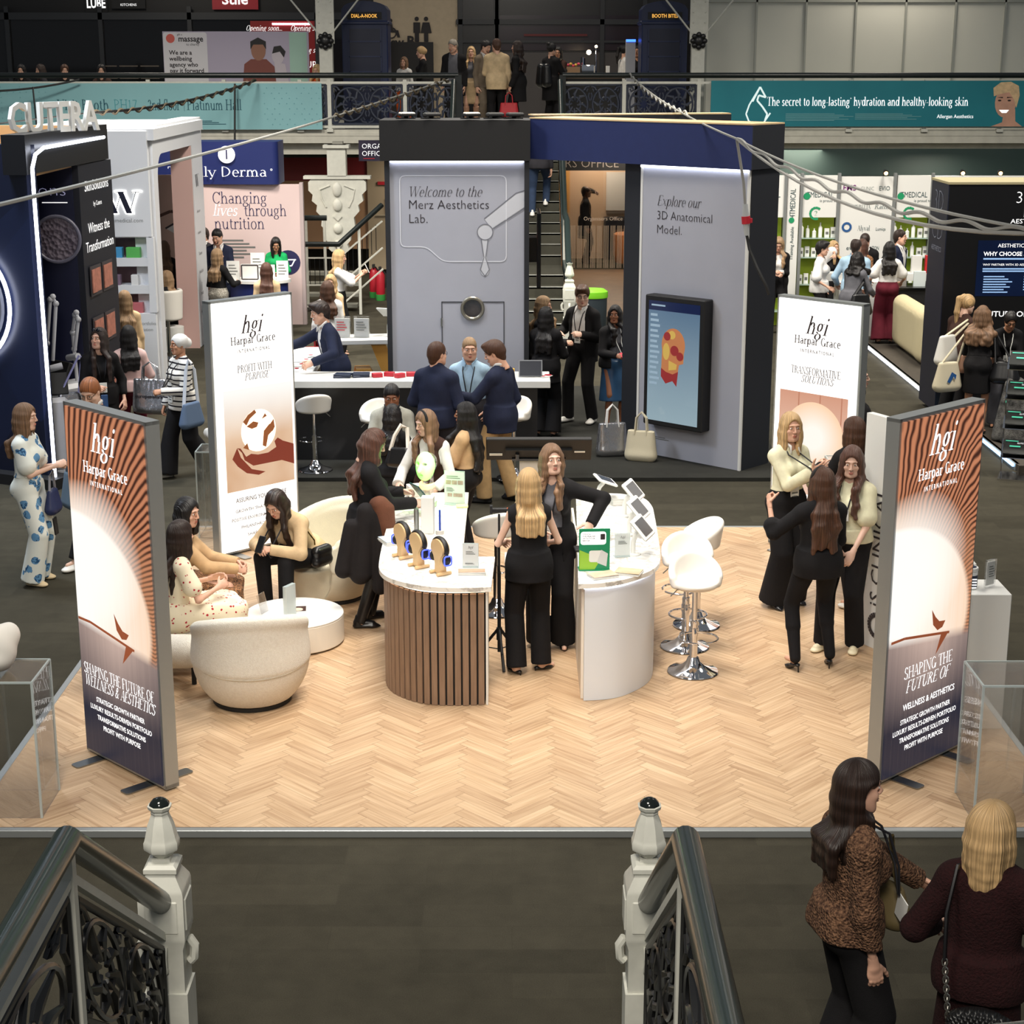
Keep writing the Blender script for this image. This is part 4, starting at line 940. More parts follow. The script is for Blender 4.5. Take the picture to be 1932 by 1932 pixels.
# ---------------------------------------------------------------- grey lab booth: towers, header beams, screen
m=MB();m.box((-.1,21.6,.02),(6.6,5.6,.04));m.box((-.1,18.79,.02),(6.6,.06,.05));kind(m.build('floor_stage',carpet('stage_carpet',0,(38,38,36),(60,60,56)),None,0))
greyp=mat('tower_grey',(172,174,186),.55,var=.03,vscale=2);dkp=mat('tower_side',(34,36,42),.55);fas=mat('fascia_black',(19,19,21),.5,var=.1);fab=mat('fascia_blue',(36,46,92),.5,var=.06)
line_w=mat('print_line',(226,228,236),.5)
t=thing('display_tower','tall grey display tower with a welcome message and a porthole door','tower',(-.67,21,.04))
m=MB();m.box((0,.4,1.71),(1.64,.8,3.42));m.m=1
for x in(-.85,.85):m.box((x,.38,1.71),(.06,.84,3.42))
m.build('tower_body',[greyp,dkp],t,0)
lettering(t,[('Welcome to the',-.6,2.99,.12,'l','s',dict(fit=.9,shear=.25,bold=.06)),('Merz Aesthetics',-.6,2.84,.115,'l','n',dict(fit=1.0,bold=-.012)),('Lab.',-.6,2.67,.115,'l','n',dict(bold=-.012,sx=.95))],txt_d)
b0=[(-.7,3.24),(.6,3.24),(.6,2.2),(-.18,2.2),(-.38,2.38),(-.7,2.38)];rb=[]
for i in range(len(b0)):
 p,c,n=Vector(b0[i-1]),Vector(b0[i]),Vector(b0[(i+1)%len(b0)]);a,b=c+(p-c).normalized()*.07,c+(n-c).normalized()*.07
 rb+=[tuple(a*(1-q)**2+c*2*q*(1-q)+b*q*q)for q in(0,.33,.66,1)]
shape2d(t,'frame_line',stroke2d(rb,.012,True),line_w)
gl=mat('dropper_print',(206,208,216),.4);gd=mat('dropper_line',(120,122,132),.4)
shape2d(t,'dropper_print',[[(.33,2.72),(.42,2.6),(.82,2.86),(.82,3.06),(.72,3.02)],disc(.34,2.56,.09),[(.3,2.48),(.37,2.48),(.345,2.25),(.325,2.25)],disc(.335,2.1,.055,rz=.08),[(.315,2.26),(.355,2.26),(.38,2.14),(.29,2.14)]],gl)
shape2d(t,'dropper_outline',stroke2d([(.33,2.72),(.72,3.03),(.82,3.06)],.014)+stroke2d([(.44,2.6),(.82,2.84)],.01)+stroke2d(disc(.34,2.56,.095),.01,True)+stroke2d([(.29,2.48),(.325,2.25),(.28,2.1),(.335,2.02),(.39,2.1),(.345,2.25),(.38,2.48)],.009),gd,-.006)
m=MB()
for c,d in(((-.2,-.002,.85),(.012,.01,1.7)),((.57,-.002,.85),(.012,.01,1.7)),((.185,-.002,1.7),(.78,.01,.012))):m.box(c,d)
m.build('door_seam',mat('seam_dark',(70,72,80),.6),t,0)
m=MB();m.tube([(.18+.13*math.cos(a),-.012,1.62+.13*math.sin(a))for a in np.linspace(0,2*math.pi,33)[:-1]],.022,8,True);m.build('porthole_ring',mat('porthole_steel',(170,164,150),.3,.9),t)
m=MB();m.prism(disc(.18,1.62,.12),-.008,-.002,'y');m.build('porthole_glass',mat('porthole_glass',(58,52,50),.1,var=.5,vscale=9),t,0)
m=MB();m.box((-.205,-.008,1.45),(.02,.02,.1));m.build('hinge',steel,t)
m=MB();m.box((0,-.02,3.41),(1.62,.03,.022));m.build('light_strip',led,t,0)
o=thing('television','black television seen edge-on at the right flank of the welcome tower','television',(.3,20.95,1.92),90);m=MB();m.box((.3,-.03,.46),(.7,.05,.92),bev=.01);m.box((.3,.045,.45),(.3,.1,.3));m.build('screen_case',blkg,o,0)
o=thing('header_beam','black header beam on top of the welcome tower','beam',(-.69,20.9,3.46));m=MB();m.box((0,.45,.24),(1.82,.9,.48));m.build('beam_panel',fas,o,0)
rzT=math.degrees(math.atan2(-1.03,1.13))
t=thing('display_tower','tall angled grey display tower inviting visitors to explore an anatomical model','tower',(1.51,20.14,.04),rzT)
m=MB();m.box((.765,.26,1.71),(1.47,.52,3.42));m.m=1
for x in(.015,1.515):m.box((x,.27,1.71),(.03,.56,3.42))
m.m=2;m.box((.765,.54,1.71),(1.53,.06,3.42));m.box((1.535,.29,1.71),(.012,.54,3.42));m.box((-.14,.3,1.71),(.28,.5,3.42));m.build('tower_body',[greyp,white,dkp],t,0)
lettering(t,[('Explore our',.24,2.97,.115,'l','s',dict(fit=.62,shear=.25,bold=.06)),('3D Anatomical',.24,2.81,.105,'l','n',dict(fit=.8,bold=-.012)),('Model.',.24,2.65,.105,'l','n',dict(bold=-.012,sx=.95))],txt_d)
shape2d(t,'small_print',rows(.15,.55,.22,2,.008,.02),txt_g)
m=MB();m.box((.765,-.02,3.41),(1.5,.03,.024));m.build('light_strip',led,t,0)
dx,dy=math.cos(R(rzT)),math.sin(R(rzT));pt_=lambda u,v:(1.51+u*dx-v*dy,20.14+u*dy+v*dx)
q=pt_(.66,-.09);t=thing('touch_screen','portrait touch screen in black case showing an anatomical head','screen',(q[0],q[1],.45),rzT)
m=MB();m.box((0,.0,.77),(.86,.17,1.54),bev=.012);m.build('screen_case',blk,t,0)
M=Mat('screen_glow');x,y,z=M.xyz();M.base((8,8,8));M.emit(M.mix(M.mix((178,204,216),(112,142,170),(z-.1).ramp(0,1.25)),(26,40,84),(z-1.37).gt(0)),.62);M.set(Roughness=.15)
shape2d(t,'display',[[(-.37,.06),(.37,.06),(.37,1.48),(-.37,1.48)]],M.m,-.089)
fl=mat('print_flesh',(176,116,74),.5,emit=.45,ecol=(178,110,70));rd=mat('print_muscle',(140,44,44),.5,emit=.4,ecol=(140,40,44));gdn=mat('print_gold',(196,166,84),.5,emit=.4,ecol=(196,160,80))
shape2d(t,'anatomy_print',[disc(.0,.98,.17,24,.2),[(-.16,.95),(-.17,.62),(.06,.58),(.09,.76),(.15,.78),(.16,.95)]],fl,-.091)
shape2d(t,'muscle_print',[[(-.17,.7),(-.17,.6),(-.1,.52),(0,.56),(.06,.5),(.08,.68),(0,.64),(-.1,.66)],disc(.02,.92,.06),disc(.1,.86,.05),disc(-.09,1.08,.05)],rd,-.0925)
shape2d(t,'ligament_print',[disc(-.02,1.1,.05),disc(-.1,.9,.05,rz=.1),[(-.06,.8),(.06,.76),(.05,.7),(-.06,.68)]],gdn,-.0925)
shape2d(t,'menu_print',rows(-.34,-.2,1.3,14,.03,.062)+rows(-.33,-.05,1.42,1,.02,.1),mat('menu_print',(150,172,190),.5,emit=.4,ecol=(140,165,185)),-.0905)
# header beams and their lights
def beam(name,label,a,b,z0,z1,dpt,mts):
 L=math.hypot(b[0]-a[0],b[1]-a[1]);t=thing(name,label,'beam',(a[0],a[1],z0),math.degrees(math.atan2(b[1]-a[1],b[0]-a[0])))
 m=MB();m.box((L/2,dpt/2,(z1-z0)/2),(L,dpt,z1-z0));m.m=1;m.box((L/2,dpt/2,z1-z0+.008),(L+.01,dpt+.01,.016));m.m=2;m.box((L+.006,dpt/2,(z1-z0)/2),(.012,dpt,z1-z0));m.build('beam_panel',mts,t,0);return t
ply=mat('ply_edge',(206,178,136),.6)
beam('header_beam','dark blue header beam running to the angled tower',(.22,21.2),pt_(1.58,-.06),3.47,3.95,.62,[fab,ply,dkp])
beam('header_beam','dark blue rear header beam behind the first, topped with pale timber',(.3,23.2),(3.0,23.9),3.47,3.92,.3,[dkp,ply,dkp])
def flood(label,p,rz,on):
 t=thing('flood_light',label,'lamp',p,rz);m=MB();m.box((0,-.06,.045),(.2,.14,.035),bev=.008);m.box((0,.05,.02),(.05,.14,.04));m.box((.0,.02,.0),(.24,.03,.014));m.build('housing',blk,t,0)
 m=MB();m.box((0,-.06,.066),(.17,.11,.008));m.build('lens',mat('flood_lens_on',(255,246,220),emit=9,ecol=(255,240,205))if on else mat('flood_lens_off',(120,120,118),.2),t,0)
for(x,on,lb)in((-1.28,1,'lit flood light at the left end of the black header beam'),(-.98,0,'unlit flood light between two lit ones on the black header beam'),(-.5,1,'second lit flood light along the black header beam'),(-.22,0,'unlit flood light right of the second lit one'),(.02,0,'unlit flood light nearest the blue beam corner')):flood(lb,(x,21.0,3.96),15,on)
# ---------------------------------------------------------------- reception counter
t=thing('reception_counter','long black reception counter with a thick white top','counter',(-1.05,19.95,.04))
m=MB();m.box((-.3,.0,.44),(3.3,.56,.88));m.box((-1.73,.9,.44),(.6,2.3,.88));m.build('counter_base',mat('counter_black',(24,24,26),.4),t,0)
m=MB();m.box((-.29,-.02,.92),(3.58,.64,.085),bev=.006);m.box((-1.73,1.2,.92),(.74,1.8,.085),bev=.006);m.build('countertop',white,t,0)
RC=1.004
def box_thing(name,label,cat,c,d,mt,rz=0.,group=None,bev=.004,part=None):
 t=MB();t.box((0,0,d[2]/2),d,0,bev);o=t.build(name,mt,None,0);o.location=c;o.rotation_euler=(0,0,R(rz));return tag(o,label,cat,group)
navyb=mat('book_navy',(34,44,66),.4);redb=mat('pack_red',(188,36,52),.4);tealb=mat('pack_teal',(58,176,164),.4);yel=mat('pack_yellow',(232,176,40),.4)
for x,y,z,rz,lb in((-2.02,19.86,0,5,'navy booklet lying left on the reception top, under another'),(-2.0,19.86,.022,-8,'navy booklet lying left on the reception top, upper of two'),(-1.8,19.9,0,12,'navy booklet lying beside the red packs, lower of the pair'),(-1.79,19.9,.022,2,'navy booklet lying beside the red packs, upper of the pair')):box_thing('booklet',lb,'booklet',(x,y,RC+z),(.2,.15,.022),navyb,rz,'booklets on the reception counter')
for i,(x,y,rz)in enumerate(((-1.6,19.86,20),(-1.46,19.93,-15),(-1.33,19.84,40),(-1.2,19.93,5))):box_thing('product_pack',('red pack beside the navy booklets','second red pack from the booklets','third red pack from the booklets','red pack nearest the teal box')[i]+' on the reception counter','pack',(x,y,RC),(.12,.07,.05),[redb],rz,'red packs')
box_thing('product_box','tall teal box standing on the reception counter','box',(-.93,19.92,RC),(.07,.07,.24),tealb);box_thing('product_box','small white box beside the tall teal box','box',(-.8,19.9,RC),(.08,.06,.1),paper)
for i,x in enumerate((-.66,-.56)):box_thing('product_box',('small teal box nearer the white box','small teal box nearer the man in navy')[i],'box',(x,19.9,RC),(.075,.06,.075),tealb)
for i,(x,z)in enumerate(((-.12,.0),(-.02,0))):box_thing('product_box',('taller yellow box behind the blue shirt man','lower yellow box behind the blue shirt man')[i],'box',(x,20.05,RC),(.1,.06,.11-.04*i),yel)
box_thing('product_pouch','purple pouch peeking between the navy sweater and blue shirt','pouch',(-.5,20.05,RC),(.1,.05,.1),mat('pouch_purple',(150,60,170),.4))
t=thing('tablet','dark tablet propped on the right end of the reception counter','tablet',(.22,19.9,RC),0);rt=Matrix.Rotation(R(-25),3,'X');m=MB();m.box((0,.0,.1),(.28,.012,.2),rot=rt);m.build('tablet_case',mat('tablet_grey',(120,122,126),.4),t,0);m=MB();m.box((0,-.008,.1),(.255,.006,.178),rot=rt);m.build('tablet_screen',mat('tablet_dark',(44,46,54),.2),t,0);m=MB();m.box((0,.06,.05),(.1,.1,.01),rot=Matrix.Rotation(R(40),3,'X'));m.build('tablet_stand',blk,t,0)
t=thing('leaflets','fanned red and white leaflets at the right edge of the reception counter','leaflets',(.4,19.95,RC));m=MB();m.box((0,0,.002),(.09,.15,.004),60);m.box((-.03,-.05,.006),(.09,.15,.004),20);m.build('leaflet_paper',paper,t,0);m=MB();m.prism(disc(.03,.01,.045),.0085,.0095);m.prism(disc(-.04,-.07,.035),.0085,.0095);m.build('leaflet_print',redb,t,0)
t=thing('brochure_sheets','white printed sheets spread on the reception counter left wing','papers',(-2.72,20.9,RC));m=MB();[m.box((.02*i-.05,-.55+.32*i,.003+.002*i),(.4,.28,.004),8*i)for i in range(4)];m.build('sheet_paper',paper,t,0);m=MB();[m.prism(disc(.1+.02*i,-.5+.32*i,.03,10),.012,.013)for i in range(4)];m.build('sheet_print',redb,t,0)
# side table with tilted screen, gold ribbon leg
t=thing('side_table','white table on a golden ribbon leg beside the welcome tower','table',(-1.9,22.7,0),8)
m=MB();m.box((0,0,1.0),(1.1,.5,.07),bev=.01);m.build('tabletop',white,t,0);m=MB();gold=mat('gold_ribbon',(212,156,74),.35,.2)
m.prism([(-.35,0),(-.2,0),(-.12,.5),(.2,0),(.55,0),(.18,.97),(-.02,.97),(.3,.12),(-.02,.62),(-.22,.62)],-.16,.16,'y');m.build('ribbon_leg',gold,t,0)
def tablet_stand(label,loc,rz,sc_=1.,scr=None,tilt=55):
 t=thing('tablet_stand',label,'tablet stand',loc,rz);w=mat('stand_white',(236,236,232),.35)
 m=MB();m.lathe([(.06*sc_,0),(.06*sc_,.008),(.03,.012)],n=20);m.tube([(0,0,.01),(0,0,.1*sc_),(0,-.02*sc_,.16*sc_),(0,-.07*sc_,.215*sc_)],.02*sc_,12);m.build('arm',w,t)
 rt=Matrix.Rotation(R(-90+tilt),3,'X');c=Vector((0,-.075*sc_,.225*sc_));n=rt@Vector((0,-1,0))
 m=MB();m.box(c,(.27*sc_,.022,.2*sc_),rot=rt,bev=.01);m.build('tablet_case',w,t,0);m=MB();m.box(c+n*.0105,(.2*sc_,.006,.14*sc_),rot=rt);m.build('tablet_screen',scr or mat('tablet_dark',(44,46,54),.2),t,0);return t
tablet_stand('white tablet on a pole seen from behind on the white side table',(-1.66,22.75,1.037),160,1.35,None,30)
for i,x in enumerate((-2.28,-2.02)):
 t=thing('leaflet_holder',('clear leaflet holder nearer the woman in white on the side table','clear leaflet holder nearer the tablet on the side table')[i],'holder',(x,22.65,1.037),-8);m=MB();m.box((0,0,.14),(.22,.05,.28));m.build('holder_shell',acr,t,0);m=MB();m.box((0,.0,.13),(.2,.03,.25));m.build('leaflet_pack',paper,t,0);shape2d(t,'leaflet_print',rows(-.07,.07,.2,4,.012,.035),redb if i==0 else txt_g,-.0265)
# ---------------------------------------------------------------- navy laser booth at the left
t=thing('navy_booth','dark navy laser clinic booth with white light edging, at the left','booth',(-5.19,18.53,0));nb=Mat('booth_facets');x,y,z=nb.xyz();nb.base(nb.mix((12,14,24),(34,44,78),nb.voro(.55,None,'F1',1)));nb.set(Roughness=.35)
an=math.degrees(math.atan2(.32,-.67));W2=Matrix.Rotation(R(an),3,'Z')
m=MB();c=W2@Vector((1.6,0,0));m.box((c[0],c[1]+.1,1.88),(3.2,.16,3.76),an);m.build('front_wall',nb.m,t,0)
m=MB();c=W2@Vector((1.5,.0,0));m.box((c[0]+.03,c[1],.06),(3.3,.34,.12),an);m.build('plinth',blk,t,0)
m=MB();rc=W2@Vector((.99,.0,0));wx=W2@Vector((1,0,0));nrm=Vector((-wx[1],wx[0],0))*(1 if wx[0]>0 else 1);nrm=Vector((-wx[1],wx[0],0))if wx[0]<0 else Vector((wx[1],-wx[0],0))
ringc=Vector((0,0,2.02))+wx*1.02+nrm*.05
m.tube([ringc+wx*(.66*math.cos(a))+Vector((0,0,.66*math.sin(a)))for a in np.linspace(0,2*math.pi,49)[:-1]],.022,8,True);m.build('ring_light',led,t)
m=MB();Mx=Matrix(((wx[0],nrm[0],0),(wx[1],nrm[1],0),(wx[2],0,1))).to_4x4();Mx.translation=ringc;m.prism(disc(0,0,.56,40),-.03,.02,'y',Mx);m.build('ring_disc',mat('disc_grey',(120,122,130),.4),t,0)
m=MB();m.tube([(.06,-.03,.1),(.05,-.03,3.3),(.05,-.02,3.52),(.07,.06,3.66),(.1,.3,3.72),(.15,2.9,3.72)],.02,8);m.build('edge_light',led,t)
m=MB();m.box((-.05,1.5,3.66),(.26,3.1,.42),357);m.build('header',mat('booth_black',(22,23,27),.4),t,0)
nvw=mat('booth_navy',(22,26,54),.45,var=.2,vscale=.6);m=MB();m.box((-.95,1.86,1.72),(1.9,.1,3.44));m.build('moon_wall',nvw,t,0)
m=MB();m.tube([(-.22+.27*math.cos(a),1.795,2.58+.27*math.sin(a))for a in np.linspace(0,2*math.pi,41)[:-1]],.022,8,True);m.build('moon_rim',mat('moon_rim',(110,110,128),.4),t)
M=Mat('moon_print');M.base(M.mix((58,50,66),(138,128,142),M.noise(4,detail=6).ramp(.25,.75)));M.bump(M.voro(22),.7,.03);m=MB();m.prism(disc(-.22,2.58,.265,40),1.79,1.81,'y');m.build('moon_disc',M.m,t,0)
wl=thing('tmp','','');bpy.data.objects.remove(wl)
lt=lettering(t,[('Solutions',-.07,3.09,.15,'r','n',dict(bold=-.02,fit=.9)),('by Cutera',-.42,2.98,.08,'r','n',dict(bold=-.01))],mat('booth_letters',(176,176,205),.5,emit=.35,ecol=(170,170,210)),1.8)
m=MB();m.box((-.22,1.8,3.01),(.3,.006,.01));m.build('rule_line',txt_w,t,0)
m=MB();m.box((.07,2.47,1.72),(.1,1.3,3.44),356);m.build('results_wall',mat('results_dark',(30,32,42),.5),t,0)
ph=mat('case_photo',(170,112,96),.5,var=.3,vscale=14);phb=mat('case_back',(64,60,64),.5);m=MB();m2=MB()
for r_ in range(3):
 for c_ in range(2):
  yy,zz=2.18+.5*c_,2.05-.62*r_;m2.box((.118+.025*c_,yy,zz),(.012,.42,.36),356);[m.box((.126+.025*c_,yy+q*.1,zz),(.012,.17,.28),356)for q in(-1,1)]
m2.build('photo_mount',phb,t,0);m.build('case_photos',ph,t,0)
def side_letters(par,lines,m_,xx,y_c,name='lettering',an=90):
 """letters on a wall facing +x"""
 o=lettering(par,lines,m_,0.,name);o.matrix_local=Matrix.Translation((xx,y_c,0))@Matrix.Rotation(R(an),4,'Z');return o
side_letters(t,[('SkinSolutions',0,3.12,.13,'c','n',dict(fit=.95)),('by Cutera',0,2.93,.06,'c','n'),('Witness the',0,2.62,.13,'c','n',dict(fit=.85)),('Transformation',0,2.4,.13,'c','n',dict(fit=1.1))],txt_w,.127,2.47,'results_lettering',86)
m_=lettering(t,[('CUTERA',0,0,.34,'c','n',dict(fit=1.45,bold=.02))],white,0,'roof_letters');m_.matrix_local=Matrix.Translation((.02,1.15,3.86))@Matrix.Rotation(R(62),4,'Z');sm=m_.modifiers.new('s','SOLIDIFY');sm.thickness=.05;sm.offset=0
m=MB();m.box((-1.6,3.2,3.72),(3.2,.12,.26));m.box((-1.5,1.7,3.44),(3.,3.,.04));m.build('roof_frame',mat('raw_ply',(196,156,108),.7),t,0)
def device(label,x,y,rz,tall):
 t=thing('laser_device',label,'machine',(x,y,0),rz);dg=mat('device_grey',(190,192,198),.4)
 m=MB();m.box((0,0,.5),(.36,.5,.84),bev=.05);m.box((0,0,.05),(.42,.56,.06));m.build('cart_body',dg,t,0)
 m=MB();m.box((0,-.12,1.06),(.36,.06,.26),rot=Matrix.Rotation(R(-25),3,'X'),bev=.01);m.build('control_screen',blk,t,0)
 m=MB();P=[(.0,.12,.9),(-.02,.12,1.3),(0,.1,1.5),(.07,.1,tall),(.1,.1,tall+.03),(.13,.1,tall-.05),(.05,.08,1.3)];m.tube(P,.022,8);[m.ell(p,(.036,)*3,10,6)for p in P[1:6]];m.cyl((-.05,.05,1.2),(.15,.05,1.24),.04);m.build('articulated_arm',dg,t)
device('white laser machine with folded articulated arm beside the navy booth edge',-5.3,19.2,20,2.0);device('second white articulated arm machine standing behind the long haired woman',-5.3,20.0,-40,1.72)
# ---------------------------------------------------------------- white arch booth
arch=mat('arch_white',(220,222,226),.45);t=thing('arch_booth','white arch shaped skincare booth with a back-lit letter and product niches','booth',(-5.2,24.9,0))
m=MB();m.box((-1.,.06,2.9),(1.9,.12,1.5));m.box((-1.,.06,.515),(1.9,.12,1.03));m.box((-.08,.06,1.59),(.1,.118,1.1));m.box((-1.4,.06,1.6),(1.4,.12,1.2))
for z in(.97,1.38,1.78,2.2):m.box((-.42,.18,z),(.638,.34,.125))
m.build('niche_wall',arch,t,0);m=MB();m.box((-.42,.36,1.6),(.64,.04,1.3));m.build('niche_back',mat('niche_mauve',(128,100,104),.6,var=.3,vscale=3),t,0)
pr=[(0,0),(.3,0)];op=[(.3,0)]+[(.3+.35-.35*math.cos(R(a)),2.95+.35*math.sin(R(a)))for a in range(0,91,15)]+[(3.1,3.3),(3.1,0)]
outer=[(0,0)]+op[:1]+op[1:]+[(4.,0),(4.,3.72),(.4,3.72)]+[(.4-.4*math.sin(R(a)),3.32+.4*math.cos(R(a)))for a in range(15,91,15)]
m=MB();m.prism([(y+.13,z)for y,z in outer],-.32,.0,'x');m.build('arch_frame',arch,t,40)
m=MB();m.box((-1.,2.03,3.6),(2.1,4.,.16));m.build('roof_panel',arch,t,0)
m=MB();m.box((-.16,3.09,1.65),(.34,.012,3.3));m.build('jamb_print',mat('jamb_pink',(214,178,172),.5),t,0)
lettering(t,[('W',-.44,2.49,.31,'c','s',dict(bold=.16,fit=.52))],navy,-.03,'lit_letter')
lettering(t,[('W',-.44,2.475,.34,'c','s',dict(bold=.22,thin=.06,fit=.58))],mat('letter_halo',(255,255,255),emit=3.2,ecol=(255,252,245)),-.012,'letter_backlight')
lettering(t,[('wemedical.com',-.16,2.36,.06,'r','n',dict(bold=-.01)),('product portfolio',-.05,.86,.05,'r','n',dict(bold=-.01)),('& education',-.1,.77,.05,'r','n',dict(bold=-.01)),('support',-.25,.68,.05,'r','n',dict(bold=-.01))],txt_g,-.006)
side_letters(t,[('W',0,2.62,.2,'c','s',dict(bold=.12)),('clinic care',0,2.2,.05,'c','n'),('aesthetics',0,1.85,.05,'c','n'),('Teoxane',0,1.5,.06,'c','n'),('HydraCool',0,1.2,.06,'c','n'),('I',0,.92,.12,'c','s'),('IMAGE',0,.84,.05,'c','n'),('dermaquest',0,.55,.05,'c','n')],txt_d,.006,3.55,'brand_lettering')
cols=((70,150,200),(90,180,90)),((120,100,120),(225,225,225)),((196,110,116),(190,104,110))
for r_,z in enumerate((1.841,1.441,1.031)):
 for i,x in enumerate((-.72,-.46)):
  box_thing('product_box',('left','right')[0]and(('blue','green'),('mauve','white'),('pink','coral'))[r_][i]+' product box in the '+('top','middle','bottom')[r_]+' niche of the arch booth','box',(-5.2+x+.12,24.98,z),(.2-.1*(r_==1),.12,.15),mat('pack_%d%d'%(r_,i),cols[r_][i],.5))
M=Mat('face_print');x,y,z=M.xyz();M.base(M.mix((222,190,176),(170,124,108),(M.noise(.8)*.6+x*.3).clamp()));M.set(Roughness=.6)
t=thing('beauty_poster','large close-up face poster inside the white arch booth','poster',(-5.95,29.3,0));m=MB();m.box((0,.03,1.4),(1.3,.06,2.7));m.build('poster_panel',M.m,t,0)
shape2d(t,'brow_print',stroke2d([(-.1,2.05),(.12,2.14),(.34,2.1),(.5,2.0)],.05),mat('brow_print',(92,62,52),.6));shape2d(t,'eye_print',[[(.04,1.84),(.2,1.93),(.38,1.92),(.52,1.84),(.38,1.76),(.18,1.76)]],mat('eye_print',(226,222,220),.5));shape2d(t,'iris_print',[disc(.27,1.845,.075)]+stroke2d([(.02,1.85),(.2,1.95),(.38,1.94),(.55,1.85)],.03),mat('iris_print',(58,52,58),.4),-.006);shape2d(t,'lip_print',[[(.3,.98),(.45,1.05),(.6,1.06),(.6,.9),(.45,.88)]],mat('lip_print',(150,62,72),.5))
t=thing('reception_desk','dark teal curved desk inside the white arch booth','desk',(-5.85,26.0,0));m=MB();m.prism([(-.35,0),(.2,0),(.3,.5),(.3,.92),(.2,1.02),(-.35,1.02)],-.5,.5,'y');m.build('desk_body',mat('desk_teal',(28,66,74),.4),t,30)
t=thing('tub_stool','white high-backed stool inside the white arch booth','stool',(-5.5,27.0,0),60);m=MB();m.lathe([(.2,0),(.2,.012),(.03,.03),(.025,.6)],n=20);m.build('base',chrome,t);g=Grid((-.3,-.3,.5),(.3,.3,1.2),.016);g.cap((0,0,.64),(0,0,.7),.2,flat=True,k=.02);[g.cap((.2*math.sin(a),-.2*math.cos(a),.66),(.22*math.sin(a),-.22*math.cos(a),1.08),.03)for a in np.linspace(-1.3,1.3,21)];gobj('seat',g,leath,t)
# ---------------------------------------------------------------- navy and pink nutrition stand
t=thing('nutrition_stand','pale pink stand wall about nutrition under a navy header','stand',(-4.8,30.6,0));pk=mat('stand_pink',(206,184,182),.6)
m=MB();m.box((0,.05,1.25),(2.05,.1,2.5));m.m=1;m.box((1.05,.06,1.26),(.06,.14,2.54));m.build('stand_wall',[pk,mat('stand_edge',(176,160,160),.5)],t,0)
lettering(t,[('Changing',-.54,2.17,.2,'l','s',dict(fit=.98,bold=.06)),('through',.02,1.95,.2,'l','s',dict(fit=.76,bold=.06)),('nutrition',-.52,1.72,.2,'l','s',dict(fit=.9,bold=.06))],mat('print_navy',(36,34,78),.6),-.005)
lettering(t,[('lives',-.54,1.95,.2,'l','s',dict(shear=.2,fit=.44,bold=.06))],txt_w,-.005,'white_lettering');shape2d(t,'small_print',rows(-.55,.2,1.5,6,.028,.06),txt_g);shape2d(t,'badge_print',[disc(.78,1.12,.22)],mat('print_navy',(36,34,78),.6));shape2d(t,'cup_print',stroke2d([(.68,1.17),(.74,1.06),(.84,1.06),(.9,1.17)],.02)+stroke2d([(.66,1.17),(.92,1.17)],.02),txt_w,-.006)
t2=thing('header_sign','curved navy hanging header with a round emblem above the pink stand','sign',(-5.25,30.5,2.505));m=MB();m.prism([(-1.1,0.1)]+[(1.0+.12*math.sin(R(a)),.12-.12*math.cos(R(a)))for a in range(0,91,15)]+[(1.12,.8),(-1.1,.8)],0,.74);m.build('header_panel',mat('header_navy',(24,36,92),.45),t2,30)
lettering(t2,[('Totally Derma',.92,.14,.17,'r','s',dict(fit=1.75,bold=.07)),('o',1.0,.24,.06,'c','n')],txt_w,-.005);shape2d(t2,'emblem_print',[disc(.22,.52,.15,28)],txt_w,-.006);lettering(t2,[('T',.22,.44,.16,'c','s',dict(bold=.12))],mat('print_navy',(36,34,78),.6),-.009,'emblem_letter')
t=thing('stand_counter','curved navy counter with white top and framed certificates, pink stand','counter',(-4.35,29.2,0));m=MB();m.lathe([(.5,0),(.5,.95)],n=32,sy=.6);m.build('counter_base',mat('header_navy',(24,36,92),.45),t);m=MB();m.lathe([(.55,.95),(.55,1.0)],n=32,sy=.62);m.build('countertop',white,t)
for x,y,w_,h_,lb in((-.42,-.1,.22,.32,'plain white card standing left on the navy counter'),(-.12,-.2,.3,.28,'framed certificate in the middle of the navy counter'),(.2,-.14,.2,.26,'white card with small print behind the seated visitor'),(.42,-.08,.2,.32,'white card with portrait photos, right on the navy counter'),(-.02,.06,.24,.44,'tall display card at the back of the navy counter')):
 t=thing('display_card',lb,'card',(-4.35+x,29.2+y,1.0));m=MB();m.box((0,0,h_/2),(w_,.012,h_));m.build('card',paper,t,0);shape2d(t,'card_print',rows(-w_*.35,w_*.35,h_*.75,4,.014,.05)if 'frame' not in lb else stroke2d([(-w_*.46,.02),(w_*.46,.02),(w_*.46,h_-.02),(-w_*.46,h_-.02)],.02,True),txt_g if 'frame' not in lb else ink,-.009)
# ---------------------------------------------------------------- green-backed medical shelves at the right
t=thing('exhibition_stand','white medical stand with green shelves and a wall of partner logos','stand',(6.2,30.3,0));gp=mat('stand_green',(150,172,40),.5,var=.12,vscale=2)
X4=lambda px:(px-966)/F*30.2-6.2
m=MB();m.m=0
def pan(a,b,z0,z1,yy=.0,d=.05):m.box(((X4(a)+X4(b))/2,yy,(z0+z1)/2),(abs(X4(b)-X4(a)),d,z1-z0))
pan(1440,1475,1.95,2.68);pan(1480,1502,0,2.7);pan(1509,1572,1.95,2.68);pan(1579,1676,.0,2.66);pan(1684,1746,1.95,2.68);pan(1754,1960,0,2.66,.2);m.m=1
for a,b in((1440,1475),(1505,1574),(1680,1750)):pan(a,b,0,1.95,.25,.04)
m.m=2
for a in(1476,1506,1575,1679,1749):m.box((X4(a),-.02,1.36),(.05,.08,2.72))
m.build('stand_panels',[mat('stand_white',(224,224,218),.5),gp,alu],t,0);sh=MB()
